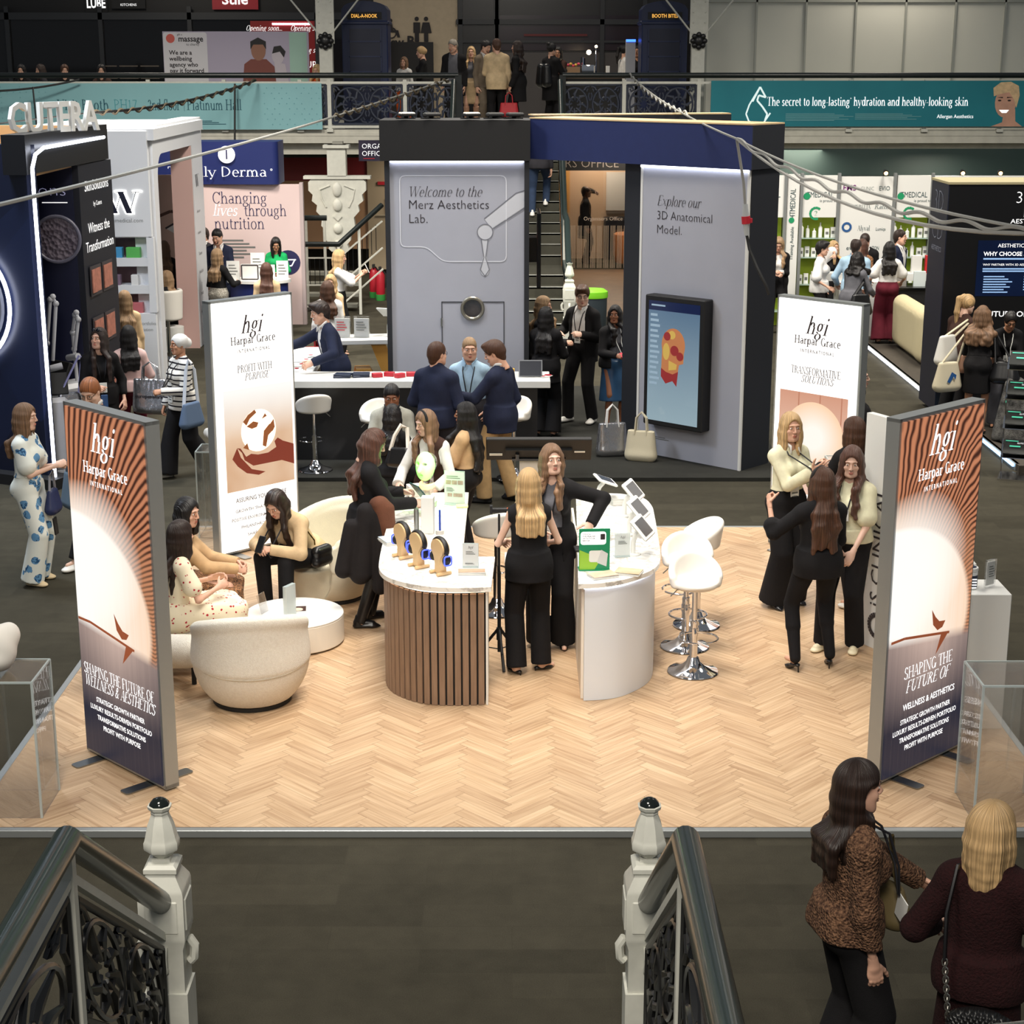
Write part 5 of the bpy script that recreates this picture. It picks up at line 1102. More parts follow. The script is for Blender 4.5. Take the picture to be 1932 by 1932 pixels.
for a,b in((1440,1475),(1505,1574),(1680,1750)):
 for z in(.28,.76,1.24,1.7-.12):sh.box(((X4(a)+X4(b))/2,.1,z),(abs(X4(b)-X4(a)),.28,.015))
sh.build('glass_shelves',mat('shelf_glass',(190,215,205),.1,alpha=.6),t,0)
L4=lambda px,z,s,txt,h,f='n',**k:(txt,X4(px),z,h,s,f,k)
lettering(t,[L4(1538,2.3,'c','4TMEDICAL',.1,fit=.52),L4(1713,2.3,'c','4TMEDICAL',.1,fit=.52),L4(1540,2.22,'l','is proud to be',.05),L4(1716,2.22,'l','is proud to be',.05),L4(1450,2.3,'l','AL',.1),('4TMEDICAL',X4(1495),1.95,.1,'l','n',dict(rot=90,fit=.5)),('Training Available',X4(1494),1.2,.06,'l','n',dict(rot=90)),L4(1620,2.1,'c','CEBELIA',.07,'s',fit=.3),L4(1648,2.1,'c','',.07)],mat('print_slate',(70,92,96),.6),-.03)
lettering(t,[L4(1595,2.42,'c','FMS',.1,bold=.012)],mat('print_plum',(120,30,120),.6),-.03,'plum_lettering');lettering(t,[L4(1628,2.42,'c','CLINIC',.07,bold=-.02,fit=.24),L4(1660,2.42,'c','EVIO',.08,fit=.2),L4(1643,2.1,'l','Raffine',.08,'s',shear=.2),L4(1625,1.72,'c','Alyval',.09,'s',fit=.22),L4(1657,1.72,'c','Lumiqa',.06,fit=.18),L4(1602,1.38,'c','eve',.08),L4(1640,1.38,'c','Dr.PLATON',.07,fit=.3)],mat('print_slate',(70,92,96),.6),-.03,'logo_lettering');lettering(t,[L4(1585,1.02,'l','Quatron',.08)],mat('print_rose',(190,90,120),.6),-.03,'rose_lettering')
shape2d(t,'green_emblems',sum([stroke2d([(X4(p)+.1*math.cos(R(a)),2.02+.1*math.sin(R(a)))for a in range(45,320,25)],.04)for p in(1534,1709)],[])+[disc(X4(1516),2.32,.06),disc(X4(1691),2.32,.06),disc(X4(1489),1.9,.05)],grn,-.03);shape2d(t,'blue_emblem',stroke2d(disc(X4(1593),1.78,.07),.04,True),mat('print_blue',(40,90,150),.5),-.03);lettering(t,[('2',X4(1534),1.98,.09,'c','s'),('2',X4(1709),1.98,.09,'c','s')],grn,-.031,'emblem_numbers')
bw=mat('bottle_white',(236,236,232),.3);bottle_d=None
def bottle(label,loc,h,kindb,grp):
 global bottle_d
 if kindb=='b':
  m=MB();r=.035;m.lathe([(r,0),(r,h*.68),(r*.5,h*.76),(r*.32,h*.8),(r*.32,h)],n=12);o=m.build('bottle',bw,None,40)
 else:m=MB();m.box((0,0,h/2),(.08,.06,h));m.m=1;m.box((0,-.031,h*.5),(.05,.003,h*.3));o=m.build('product_box',[bw,txt_g],None,0)
 o.location=loc;tag(o,label,'bottle' if kindb=='b' else 'box',grp)
nm={1.588:'top',1.248:'second',.768:'third',.288:'bottom'}
for(a,b,side_)in((1511,1570,'beside the logo wall'),(1686,1745,'right of the logo wall')):
 for z,n in nm.items():
  for i in range(6 if z>.5 else 4):
   f=i/5;kd='b' if(i<4)==(z>1.3 or z<.5 or side_[0]=='r')else 'x'
   bottle('white %s on the %s green shelf %s'%('bottle' if kd=='b' else 'carton',n,side_),((a+(b-a)*f-966)/F*30.2,30.3+.08+.03*(i%2),z),.26-.05*(i%3)if kd=='b' else .16+.02*(i%2),kd,'%s on the %s shelf %s'%('bottles' if kd=='b' else 'cartons',n,side_))
for i,px in enumerate((1652,1793,1862)):
 t=thing('spot_lamp',('small warm spot lamp above the logo wall','small warm spot lamp above the black stand, nearer the logo wall','small warm spot lamp above the black stand, farther from the logo wall')[i],'lamp',((px-966)/F*30.4,30.15,2.68));m=MB();m.tube([(0,.12,0),(0,.05,.06),(0,-.02,.08)],.01,6);m.cyl((0,-.0,.08),(0,-.08,.05),.035,.05);m.build('housing',blk,t);m=MB();m.ell((0,-.08,.05),(.035,.02,.035),10,6);m.build('bulb',mat('bulb_warm',(255,200,120),emit=14,ecol=(255,190,110)),t)
t=thing('serving_counter','white service counter with dark worktop crowded by visitors in front','counter',(6.35,28.75,0));m=MB();m.box((-.4,.25,.5),(.8,.5,1.0));m.build('counter_base',mat('stand_white',(224,224,218),.5),t,0);m=MB();m.box((.55,.05,.46),(1.35,.6,.88));m.build('cupboard',blk,t,0);m=MB();m.box((.55,.05,.92),(1.4,.66,.04));m.build('worktop',blkg,t,0);m=MB();m.box((-.2,.35,1.06),(2.,.36,.12));m.build('upper_shelf',white,t,0)
for i,(x,c_)in enumerate(((.55,(228,226,222)),(.78,(200,40,44)))):box_thing('display_box',('white and red sample box on the service counter','bright red sample box on the service counter')[i],'box',(6.35+x,29.05,1.12),(.17,.1,.3),mat('sample_%d'%i,c_,.4))
for i,(x,c_,lb)in enumerate(((.2,(150,146,140),'clear grey leaflet holder on the dark worktop'),(.52,(215,225,226),'clear pale leaflet holder on the dark worktop'),(.83,(60,170,110),'green printed card on the dark worktop'))):box_thing('leaflet_holder',lb,'holder',(6.35+x,28.65,.94),(.2,.06,.26),mat('holder_%d'%i,c_,.3))
# ---------------------------------------------------------------- black clinic stand with sofa at far right
m=MB();m.box((8.9,24.,.04),(6.0,9.6,.08));kind(m.build('floor_black_stand',mat('stand_floor',(62,56,48),.8,var=.2,vscale=20),None,0))
o=thing('floor_light','white light strip along the floor edge of the black stand','light',(5.88,25.9,0));m=MB();m.box((0,0,.05),(.03,4.6,.03));m.build('strip',led,o,0);m=MB();m.box((.03,0,.04),(.05,4.7,.08));m.build('channel',alu,o,0)
o=thing('floor_light','bluish light strip along the floor beside the brochure rack','light',(5.88,20.6,0));m=MB();m.box((0,0,.05),(.03,2.5,.03));m.build('strip',mat('led_blue',(190,220,255),emit=3,ecol=(150,200,255)),o,0);m=MB();m.box((.03,0,.04),(.05,2.6,.08));m.build('channel',alu,o,0)
t=thing('black_stand','black clinic stand with a wall screen and outlined logo','stand',(5.68,22.3,.08));m=MB();m.box((1.6,.5,1.5),(3.2,.9,3.0));m.m=1;m.box((1.6,.5,3.015),(3.24,.94,.03));m.m=2;m.box((-.006,.5,1.5),(.012,.9,3.0));m.build('stand_wall',[mat('clinic_black',(15,15,17),.35),mat('raw_edge',(166,156,122),.7),mat('clinic_navy',(26,30,48),.4)],t,0)
M=Mat('slide_glow');x,y,z=M.xyz();M.base((6,6,8));M.emit(M.mix((14,22,48),(24,44,84),M.noise(1.5)),.5);M.set(Roughness=.1)
shape2d(t,'wall_screen',[[(.42,1.55),(2.,1.55),(2.,2.28),(.42,2.28)]],M.m,.045);tw=mat('slide_text',(150,185,230),.5,emit=.5,ecol=(150,190,240))
lettering(t,[('WHY CHOOSE 3D AESTHETICS?',.5,2.08,.055,'l','n',dict(bold=.02)),('AESTHETICS',.68,2.19,.05,'l','n'),('WHY PARTNER WITH 3D AESTHETICS?',.5,1.95,.03,'l','n')],txt_w,.04,'slide_heading');shape2d(t,'slide_body',rows(.5,1.3,2.03,1,.02,.04)+rows(.5,1.35,1.9,2,.018,.03)+rows(.52,.9,1.8,7,.015,.034)+rows(1.05,1.4,1.8,6,.015,.034),tw,.04)
def tri_logo(par,ux,z,s,yy,nm_='logo_outline'):
 P=[[(0,.9),(.3,.9),(.3,.5),(0,.5)],[(.42,.9),(.7,.9)],[(.42,.9),(.42,.55),(.7,.55)],[(0,.4),(0,0),(.3,0)],[(.42,.4),(.42,0),(.6,0),(.72,.1),(.72,.3),(.6,.4),(.42,.4)],[(.0,.7),(.28,.7)]]
 return shape2d(par,nm_,sum([stroke2d([(ux+a*s,z+b*s)for a,b in q],.06*s)for q in P],[]),txt_w,yy)
lettering(t,[('3',.86,2.76,.16,'l','n',dict(bold=-.02)),('AESTHETICS',.82,2.5,.06,'l','n',dict(sx=1.2))],txt_w,.04,'sign_letters');tri_logo(t,1.0,2.58,.36,.04);lettering(t,[('FUTURE OF ',.55,1.28,.075,'l','n',dict(bold=.01,sx=1.1))],txt_w,.04,'slogan_white');lettering(t,[('MEDICINE',1.2,1.28,.075,'l','n',dict(bold=.01,sx=1.1))],mat('print_mint',(70,200,160),.5,emit=.5,ecol=(70,200,160)),.04,'slogan_mint')
o=lettering(t,[('3D',0,2.62,.3,'c','n',dict(bold=-.03)),('CD',0,2.25,.3,'c','n',dict(bold=-.03)),('AESTHETICS',0,2.1,.07,'c','n')],mat('sign_grey',(120,124,136),.5,emit=.2,ecol=(120,124,140)),0,'side_letters');o.matrix_local=Matrix.Translation((-.016,.5,0))@Matrix.Rotation(R(-90),4,'Z')
t=thing('lounge_sofa','curved cream boucle sofa beside the black stand','sofa',(6.75,26.6,.08));bo2=mat('sofa_cream',(196,184,148),.95,bump=.5,bscale=120)
g=Grid((-.7,-1.5,0),(1.2,1.5,1.),.025);[g.cap((.2-.55*math.sin(a),-.6-.55*math.cos(a),.2),(.2-.58*math.sin(a),-.6-.58*math.cos(a),.72),.17,.15,.08)for a in np.linspace(-.5,1.57,14)];[g.cap((-.35,y,.2),(-.38,y,.72),.17,.15,.08)for y in np.linspace(-.5,1.,10)];[g.cap((.1,y,.16),(.5,y,.16),.2,k=.08)for y in np.linspace(-.5,.9,6)];g.cut((0,0,-1),(0,0,.005));gobj('sofa_body',g,bo2,t)
t=thing('brochure_rack','zigzag metal rack of dark brochures at the right edge','rack',(5.78,18.95,0),-20);m=MB()
for i in range(4):
 z=.28+i*.34;[m.tube([(x,.12-.2*(i%2),z-.3),(x,-.08+.2*(i%2),z+.04)],.008,6)for x in(-.16,.16)];m.box((0,-.0,z+.02),(.34,.2,.012),rot=Matrix.Rotation(R(35),3,'X'))
m.box((0,0,.01),(.36,.4,.02));m.build('rack_frame',chrome,t,0)
for i in range(4):
 t2=thing('brochure',('lowest','second lowest','second highest','topmost')[i]+' black brochure with green curve in the zigzag rack','brochure',(5.78,18.95,.31+i*.34),-20);rt=Matrix.Rotation(R(35),3,'X');m=MB();m.box((0,-.01,.055),(.3,.22,.015),rot=rt);m.build('cover',mat('brochure_black',(34,36,34),.3),t2,0)
 n_=rt@Vector((0,0,1));m=MB();m.box(Vector((-.02,-.02,.055))+n_*.009,(.12,.02,.002),rot=rt);m.box(Vector((-.06,.05,.1))+n_*.009,(.14,.012,.002),rot=rt);m.build('cover_print',mat('print_mint',(70,200,160),.5),t2,0)
 o=lettering(t2,[('ELITE',0,0,.022,'l','n')],txt_w,0);o.matrix_local=Matrix.Translation(Vector((-.0,.02,.075))+n_*.012)@Matrix.Rotation(R(-55),4,'X')
t=thing('fur_throw','dark grey fur throw draped over a stool by the black stand','throw',(6.3,20.55,.082));M=Mat('fur');M.base(M.mix((38,38,38),(128,126,122),M.noise(9,detail=5).ramp(.35,.7)));M.set(Roughness=.9);M.bump(M.noise(90),.9,.02)
g=Grid((-.5,-.5,0),(.5,.5,.95),.02);g.cap((0,0,.02),(0,0,.72),.34,.2,.04,flat=True);[g.cap((.3*math.cos(a),.3*math.sin(a),.05),(.2*math.cos(a),.2*math.sin(a),.72),.06,.04,.04)for a in np.linspace(0,6.28,9)[:-1]];gobj('throw_cloth',g,M.m,t)
# ---------------------------------------------------------------- staircases with cast newels and iron panels
grn_r=mat('rail_green',(34,46,44),.33,coat=.15);iron=mat('iron_black',(22,22,23),.35);ironn=mat('iron_navy',(44,50,66),.45);capd=mat('cap_green',(22,28,26),.12)
tread_m=carpet('stair_carpet',0,(52,52,46),(84,82,72));wht=offw
def ironwork(m,o,S,T,r=.011,n=2):
 """scrolled cast panel on the parallelogram o + s*S + t*T"""
 o,S,T=Vector(o),Vector(S),Vector(T);P=lambda s,t:o+S*s+T*t
 L,Hh=S.length,T.length
 for i in range(n):
  c=(i+.5)/n;rs=.42/n
  m.tube([P(c+rs*math.cos(a),.5+.42*math.sin(a))for a in np.linspace(0,6.283,29)[:-1]],r,6,True)
  m.tube([P(c+rs*.45*math.cos(a),.5+.19*math.sin(a))for a in np.linspace(0,6.283,17)[:-1]],r,6,True)
  for k in range(8):
   a=k*math.pi/4+.2;b=a+.5
   m.tube([P(c+rs*.2*math.cos(a),.5+.1*math.sin(a)),P(c+rs*.6*math.cos(a-.25),.5+.26*math.sin(a-.25)),P(c+rs*.95*math.cos(a),.5+.4*math.sin(a))],[r*.8,r*1.7,r*.8],6)
  for sx in(-1,1):
   for sz in(-1,1):
    m.tube([P(c+sx*(.5/n-.03/n),.5+sz*.46),P(c+sx*.36/n,.5+sz*.44),P(c+sx*.3/n,.5+sz*.36),P(c+sx*.38/n,.5+sz*.33),P(c+sx*.42/n,.5+sz*.4)],[r,r,r*1.4,r,r*.8],6)
    m.tube([P(c+sx*.48/n,.5+sz*.1),P(c+sx*.44/n,.5+sz*.22),P(c+sx*.47/n,.5+sz*.3)],r*.9,6)
 for t in(0.,1.):m.tube([P(0,t),P(1,t)],r*1.3,6)
 for s in(0.,1.):m.tube([P(s,0),P(s,1)],r*1.3,6)
def newel(par,x,y):
 q=1.414;m=MB()
 m.lathe([(.125*q,0),(.125*q,.1),(.115*q,.13),(.1*q,.14),(.1*q,.5)],(x,y,0),sq=4);m.lathe([(.088*q,.5),(.088*q,.72),(.1*q,.76),(.103*q,.78),(.103*q,1.0),(.098*q,1.02),(.068*q,1.075),(.066*q,1.085),(.075*q,1.095),(.075*q,1.115),(.06*q,1.13),(.042*q,1.135),(.04*q,1.15)],(x,y,0),sq=4)
 for sx,sy in((1,0),(-1,0),(0,1),(0,-1)):
  m.box((x+sx*.103,y+sy*.103,.89),(.012 if sx else .15,.012 if sy else .15,.16),bev=.005)
  m.tube([(x+sx*.1,y+sy*.1,.74),(x+sx*.125,y+sy*.125,.7),(x+sx*.12,y+sy*.12,.64),(x+sx*.1,y+sy*.1,.62)],.022,8)
 m.lathe([(.034,1.15),(.05,1.165),(.08,1.19),(.083,1.2),(.083,1.225),(.078,1.235),(.074,1.25),(.06,1.31),(.044,1.35),(.04,1.36),(.043,1.367),(.04,1.374),(.052,1.385),(.056,1.4),(.05,1.402)],(x,y,0),sq=8);m.build('newel_post',wht,par,28)
 m=MB();m.lathe([(.048,1.398),(.045,1.412),(.03,1.428),(.012,1.436)],(x,y,0),sq=8);m.build('newel_cap',capd,par,50)
def staircase(label,loc,rz,hw,rise=.171,go=.28,n1=6,land=1.25,n2=13,newels=(-1,1),panels=1,mt=None):
 t=thing('staircase',label,'staircase',loc,rz);m,w_=MB(),MB();y=0
 zs=[]
 for i in range(n1):zs.append((y,y+(go if i<n1-1 else land+go),rise*(i+1)));y=zs[-1][1]
 yl=zs[-1][0];ye=y
 for i in range(n2-1):zs.append((y,y+go,rise*(n1+i+1)));y+=go
 for a,b,z in zs:m.box((0,(a+b)/2,z-rise/2-.03),(2*hw-.1,b-a+.02,rise+.06));w_.box((0,a+.02,z-.012),(2*hw-.12,.06,.032))
 m.build('steps',tread_m,t,0);w_.build('nosings',mat('nosing_grey',(176,178,172),.5),t,0)
 zl=rise*n1;ztop=rise*(n1+n2)
 for sx in(-1,1):
  x=sx*hw;m=MB()
  m.prism([(0,0),(yl,zl-.17),(ye,zl-.17),(y,ztop-.4),(y,ztop),(ye,zl+.1),(yl,zl+.1),(.0,.2)],x-.03,x+.03,'x');m.build('stringer',mat('stringer_grey',(60,70,70),.5),t,0)
  if sx in newels:newel(t,x,0)
  m=MB();m.tube([(x,.0,.9),(x,yl+.1,zl+.93),(x,ye,zl+.93),(x,y+.1,ztop+.98)],.052,16);m.build('handrail',grn_r,t,60)
  m=MB();m.box((x,yl+.12,zl+.42),(.05,.05,.92));m.box((x,ye-.05,zl+.42),(.05,.05,.92));m.tube([(x,.05,.76),(x,yl+.1,zl+.78),(x,ye,zl+.78),(x,y,ztop+.83)],.024,4);m.build('rail_frame',wht,t,0)
  if panels:
   m=MB();ironwork(m,(x,.14,.26),(0,yl-.08,zl-.08),(0,0,.5),.014,2);m.build('iron_panel',iron,t,40)
   m=MB();ironwork(m,(x,yl+.18,zl+.14),(0,ye-yl-.3,0),(0,0,.6),.014,1);m.build('iron_panel',iron,t,40)
 return t
staircase('near staircase with white cast newels and dark green handrails at the bottom',(-.485,7.05,0),180,1.105)
staircase('far staircase climbing to the gallery beside the welcome tower',(-.1,28.1,0),0,1.05,panels=0)
# ---------------------------------------------------------------- gallery railings, columns, booths
def gallery_rail(label,x0,x1,px):
 t=thing('gallery_railing',label,'railing',((x0+x1)/2,gal_y,gal_z));c=(x0+x1)/2;L=x1-x0
 m=MB();m.tube([(x0-c,0,1.09),(x1-c,0,1.09)],.055,12);e=x1 if x1<2 and x1>-2 else x0;m.box((e-c,0,.55),(.13,.1,1.1));m.build('handrail',mat('rail_black',(24,30,30),.3),t)
 m=MB();m.box((0,0,.95),(L,.05,.045));m.box((0,0,.1),(L,.05,.05));m.build('rail_bars',wht,t,0)
 k=x0+.2
 for p in px:m=MB();m.box((p-c,0,.5),(.075,.06,1.02));m.box((p-c,0,.03),(.13,.12,.06));m.build('post',wht,t,0)
 for a,b in zip(px,px[1:]):
  if max(abs(a),abs(b))>5:continue
  m=MB();ironwork(m,(a-c+.06,.0,.15),(b-a-.12,0,0),(0,0,.76),.02,2);m.build('iron_panel',ironn,t,40)
 e2=[p for p in px if abs(p)<3.]
 if e2:
  e3=min(e2,key=abs);m=MB();sg=-1 if e3<0 else 1;ironwork(m,(e3-c-sg*.06,0,.15),(e-e3,0,0),(0,0,.76),.02,2);m.build('iron_panel',ironn,t,40)
gallery_rail('gallery railing left of the stair opening',-14.,-1.06,[-13.2,-11.7,-10.2,-8.7,-7.2,-5.7,-4.2,-3.62,-2.12]);gallery_rail('gallery railing right of the stair opening',1.0,14.,[2.22,3.7,5.2,6.7,8.2,9.7,11.2,12.7])
for x,lb in((-3.72,'riveted white iron column beside the left phone box'),(3.72,'riveted white iron column beside the right phone box')):
 t=thing('iron_column',lb,'column',(x,35.2,gal_z));m=MB();m.box((0,0,1.75),(.26,.22,3.5));m.box((0,-.1,2.6),(.36,.06,1.8));[m.ell((sx*.12,-.135,1.9+.2*k),(.018,.01,.018),8,5)for k in range(8)for sx in(-1,1)];m.build('column_shaft',wht,t,0)
 m=MB();m.ell((0,-.15,1.75),(.1,.05,.1),12,8);[m.ell((.12*math.cos(a),-.15,1.75+.12*math.sin(a)),(.055,.04,.055),10,6)for a in np.linspace(0,6.283,9)[:-1]];m.build('rosette',iron,t)
 m=MB();[m.tube([(sx*.1,-.12,1.85),(sx*1.3,-.12,3.3)],.018,6)for sx in(-1,1)];m.build('tie_rods',mat('rod_white',(196,196,188),.5),t)
def phone_box(label,x,txt):
 t=thing('phone_box',label,'kiosk',(x,36.6,gal_z));b=mat('box_blue',(20,34,72),.4);w_=.94
 m=MB();m.box((0,0,1.05),(w_,w_,2.1),bev=.02);m.box((0,0,2.12),(w_+.06,w_+.06,.08),bev=.02);m.box((0,0,2.26),(w_,w_,.24));m.prism([(-w_/2,2.38)]+[(w_/2*math.cos(R(a)),2.38+.17*math.sin(R(a)))for a in range(150,29,-15)]+[(w_/2,2.38)],-w_/2,w_/2,'y');m.build('box_body',b,t,0)
 m=MB();m.box((0,-w_/2-.0,1.1),(.66,.02,1.8))
 m.build('door_recess',mat('box_recess',(13,22,50),.35),t,0);m=MB();[m.box((0,-w_/2-.015,.55+k*.3),(.66,.015,.03))for k in range(5)];[m.box((sx*.33,-w_/2-.015,1.1),(.03,.015,1.8))for sx in(-1,1)];m.build('glazing_bars',b,t,0)
 m=MB();m.box((0,-w_/2-.01,2.26),(.7,.02,.14));m.build('name_plate',blk,t,0);lettering(t,[(txt,0,2.22,.075,'c','n',dict(fit=.54,bold=.02))],mat('plate_gold',(255,196,96),.5,emit=.8,ecol=(250,180,80)),-w_/2-.024)
phone_box('dark blue phone box lettered as a nook, beside the toilets sign',-3.02,'DIAL-A-NOOK');phone_box('dark blue phone box lettered as a bites booth, right of the opening',3.13,'BOOTH BITES')
def hoarding(name,label,cat,x0,x1,z0,z1,y,mt):
 t=thing(name,label,cat,((x0+x1)/2,y,z0));m=MB();m.box((0,0,(z1-z0)/2),(x1-x0,.04,z1-z0));m.build('panel',mt,t,0);return t
t=hoarding('gallery_banner','pale teal banner about a booth visit hung on the left gallery railing','banner',-12.,-3.76,3.3,4.19,34.5,mat('banner_pale_teal',(132,182,188),.6,var=.05,vscale=1));bt=mat('banner_teal_text',(26,84,100),.6)
LX=lambda px:(px-966)/F*33.6+7.88
lettering(t,[('Visit Booth',LX(110),.38,.2,'l','s',dict(fit=1.02,bold=.09)),('2nd floor',LX(280),.38,.2,'l','s',dict(fit=.64,bold=.09)),('|',LX(345),.38,.18,'l','s'),('Platinum Hall',LX(354),.38,.2,'l','s',dict(fit=1.08,bold=.09))],bt,-.026);lettering(t,[('PH17',LX(216),.38,.2,'l','s',dict(fit=.46,bold=.05))],mat('banner_teal_light',(52,150,160),.6),-.026,'light_lettering');shape2d(t,'small_print',rows(LX(165),LX(308),.16,3,.012,.03)+rows(LX(332),LX(426),.16,3,.012,.03),bt,-.026)
shape2d(t,'dot_print',[disc(LX(500+14*i+5*(j%2)),.1+.1*j,.012,6)for i in range(8)for j in range(8)if(i+j)%5]+[disc(LX(5+12*i),.12+.1*j,.01,6)for i in range(8)for j in range(8)if(i*j)%3==0],mat('banner_dots',(104,158,168),.6),-.025)
M=Mat('banner_teal');x,y,z=M.xyz();M.base(M.mix((8,108,124),(26,134,146),M.noise(.9)));M.set(Roughness=.6)
t=hoarding('gallery_banner','deep teal hydration banner with a droplet emblem on the right gallery railing','banner',3.93,12.,3.36,4.24,34.5,M.m);RX=lambda px:(px-966)/F*33.6-7.965
lettering(t,[('The secret to long-lasting* hydration and healthy-looking skin',RX(1446),.4,.165,'l','s',dict(fit=3.98,bold=.1))],txt_w,-.026);lettering(t,[('Allergan Aesthetics',RX(1836),.16,.075,'r','n',dict(fit=.72))],txt_w,-.026,'maker_lettering');shape2d(t,'small_print',rows(RX(1482),RX(1610),.24,6,.01,.026)+rows(RX(1613),RX(1738),.24,5,.01,.026),mat('banner_faint',(120,180,186),.6),-.026)
dc=RX(1432);shape2d(t,'droplet_emblem',stroke2d([(dc-.14,.48),(dc,.76),(dc+.12,.56),(dc-.02,.6),(dc-.05,.5),(dc+.06,.38),(dc+.16,.24),(dc+.12,.12)],.035)+stroke2d([(dc,.76),(dc-.2,.42),(dc-.26,.24),(dc-.2,.1),(dc-.05,.04),(dc+.1,.08),(dc+.22,.26)],.03),mat('droplet_white',(225,245,245),.5,emit=.5),-.026)
px_=RX(1895);fs=mat('portrait_skin',(206,158,134),.6,var=.15,vscale=3);shape2d(t,'neck_print',[[(px_-.02,.34),(px_+.2,.34),(px_+.22,.1),(px_+.36,.0),(px_-.26,.0),(px_-.04,.08)][::-1]],fs,-.0235);shape2d(t,'face_print',[disc(px_+.0,.46,.21,20,.29)],fs,-.025);shape2d(t,'portrait_hair',[[(px_-.24,.58),(px_-.26,.74),(px_-.12,.85),(px_+.08,.86),(px_+.24,.78),(px_+.27,.6),(px_+.22,.36),(px_+.16,.52),(px_+.06,.66),(px_-.1,.63)]],mat('portrait_hair',(214,184,142),.6,var=.2,vscale=12),-.026);shape2d(t,'portrait_features',[[(px_-.12,.32),(px_+.08,.32),(px_+.03,.26),(px_-.06,.26)]],txt_w,-.028);shape2d(t,'portrait_eyes',[disc(px_-.12,.5,.035,10,.018),disc(px_+.07,.5,.035,10,.018),[(px_-.18,.56),(px_-.06,.57),(px_-.06,.545)],[(px_+.02,.57),(px_+.14,.56),(px_+.02,.545)]],mat('portrait_eye',(60,42,36),.5),-.028)
# gallery back: shop fronts, massage board, toilets, white partition
WX=lambda px,Y=41.7:(px-966)/F*(Y*.966)
def sign(label,x0,x1,z0,z1,y,mt,lines,lm,cat='sign'):
 t=hoarding('wall_sign',label,cat,x0,x1,z0,z1,y,mt);
 if lines:lettering(t,lines,lm,-.026)
 return t
sign('black shop sign reading lube in a white frame, top left of the gallery',WX(167),WX(209),5.72,6.12,41.7,blk,[('LUBE',0,.1,.22,'c','n',dict(fit=.46,bold=.03))],txt_w);sign('dark shop sign lettered kitchens, top left of the gallery',WX(217),WX(280),5.8,6.2,41.7,blk,[('OREO',0,.2,.16,'c','n',dict(fit=.56)),('KITCHENS',0,.06,.06,'c','n')],txt_w)
t=hoarding('wall_sign','rounded red shop sign at the top of the gallery','sign',WX(405),WX(491),5.78,6.25,41.7,redb);lettering(t,[('Stile',0,.12,.24,'c','n',dict(fit=.62,bold=.02))],txt_w,-.026)
t=hoarding('wall_sign','red opening soon panel beside the riveted column, left shop','sign',WX(476),WX(614),4.3,5.52,41.6,mat('soon_red',(150,26,30),.5));lettering(t,[('Opening soon...',-.55,1.0,.12,'c','s',dict(shear=.3,fit=.86)),('Opening soon...',.5,1.0,.12,'c','s',dict(shear=.3,fit=.86)),('Opening soon...',.5,.5,.12,'c','s',dict(shear=.3,fit=.86)),('LUBE',.55,.15,.16,'c','n')],txt_w,-.026)
t=thing('shop_front','dark glazed shop front along the left gallery','shop',(-9.5,41.6,gal_z));m=MB();[m.box((x,0,1.3),(.1,.08,2.6))for x in(-2.4,-.2,1.9,4.9)];m.box((1,0,2.38),(9.4,.08,.16));m.box((1,.0,.1),(9.4,.08,.2));m.build('mullions',mat('mullion_dark',(44,46,50),.4),t,0);m=MB();m.box((1,.06,1.25),(9.2,.02,2.4));m.build('glass',mat('shop_glass',(22,22,24),.08),t,0)
m=MB();m.box((5.3-1.,-.02,2.2),(.9,.05,.04));m.build('tube_light',led,t,0);m=MB();[m.box((-.1+.5*(i%3),.03,.4+.28*(i//3)),(.44,.03,.03))for i in range(12)];m.build('shelves',mat('shelf_dim',(92,84,76),.6),t,0)
t=hoarding('info_board','rounded white and lilac massage charity board behind the gallery railing','board',-7.18,-4.18,3.7,5.2,36.2,mat('board_lilac',(186,176,196),.6));m=MB();[m.box((x,.03,-.22),(.06,.3,.46))for x in(-1.,1.)];m.build('support_leg',steel,t,0);shape2d(t,'text_panel',[rrect(.9,1.46,.05,4,-1.04,.75)],mat('board_white',(226,222,226),.6),-.023);shape2d(t,'mint_stripe',[[(1.1,0),(1.46,0),(1.46,1.48),(1.1,1.48)]],mat('board_mint',(170,206,190),.6),-.022)
lettering(t,[('massage',-1.18,1.3,.12,'l','n',dict(fit=.52,bold=.02)),('We are a',-1.38,1.04,.09,'l','n',dict(bold=.02)),('wellbeing',-1.38,.92,.09,'l','n',dict(bold=.02)),('agency who',-1.38,.8,.09,'l','n',dict(bold=.02)),('pay it forward',-1.38,.68,.09,'l','n',dict(bold=.02)),('gift a',-1.2,1.42,.04,'l','n'),('to charity',-1.02,1.22,.05,'l','n')],txt_d,-.026);shape2d(t,'emblem_print',[disc(-1.34,1.36,.09)],mat('print_coral',(216,96,84),.5),-.026)
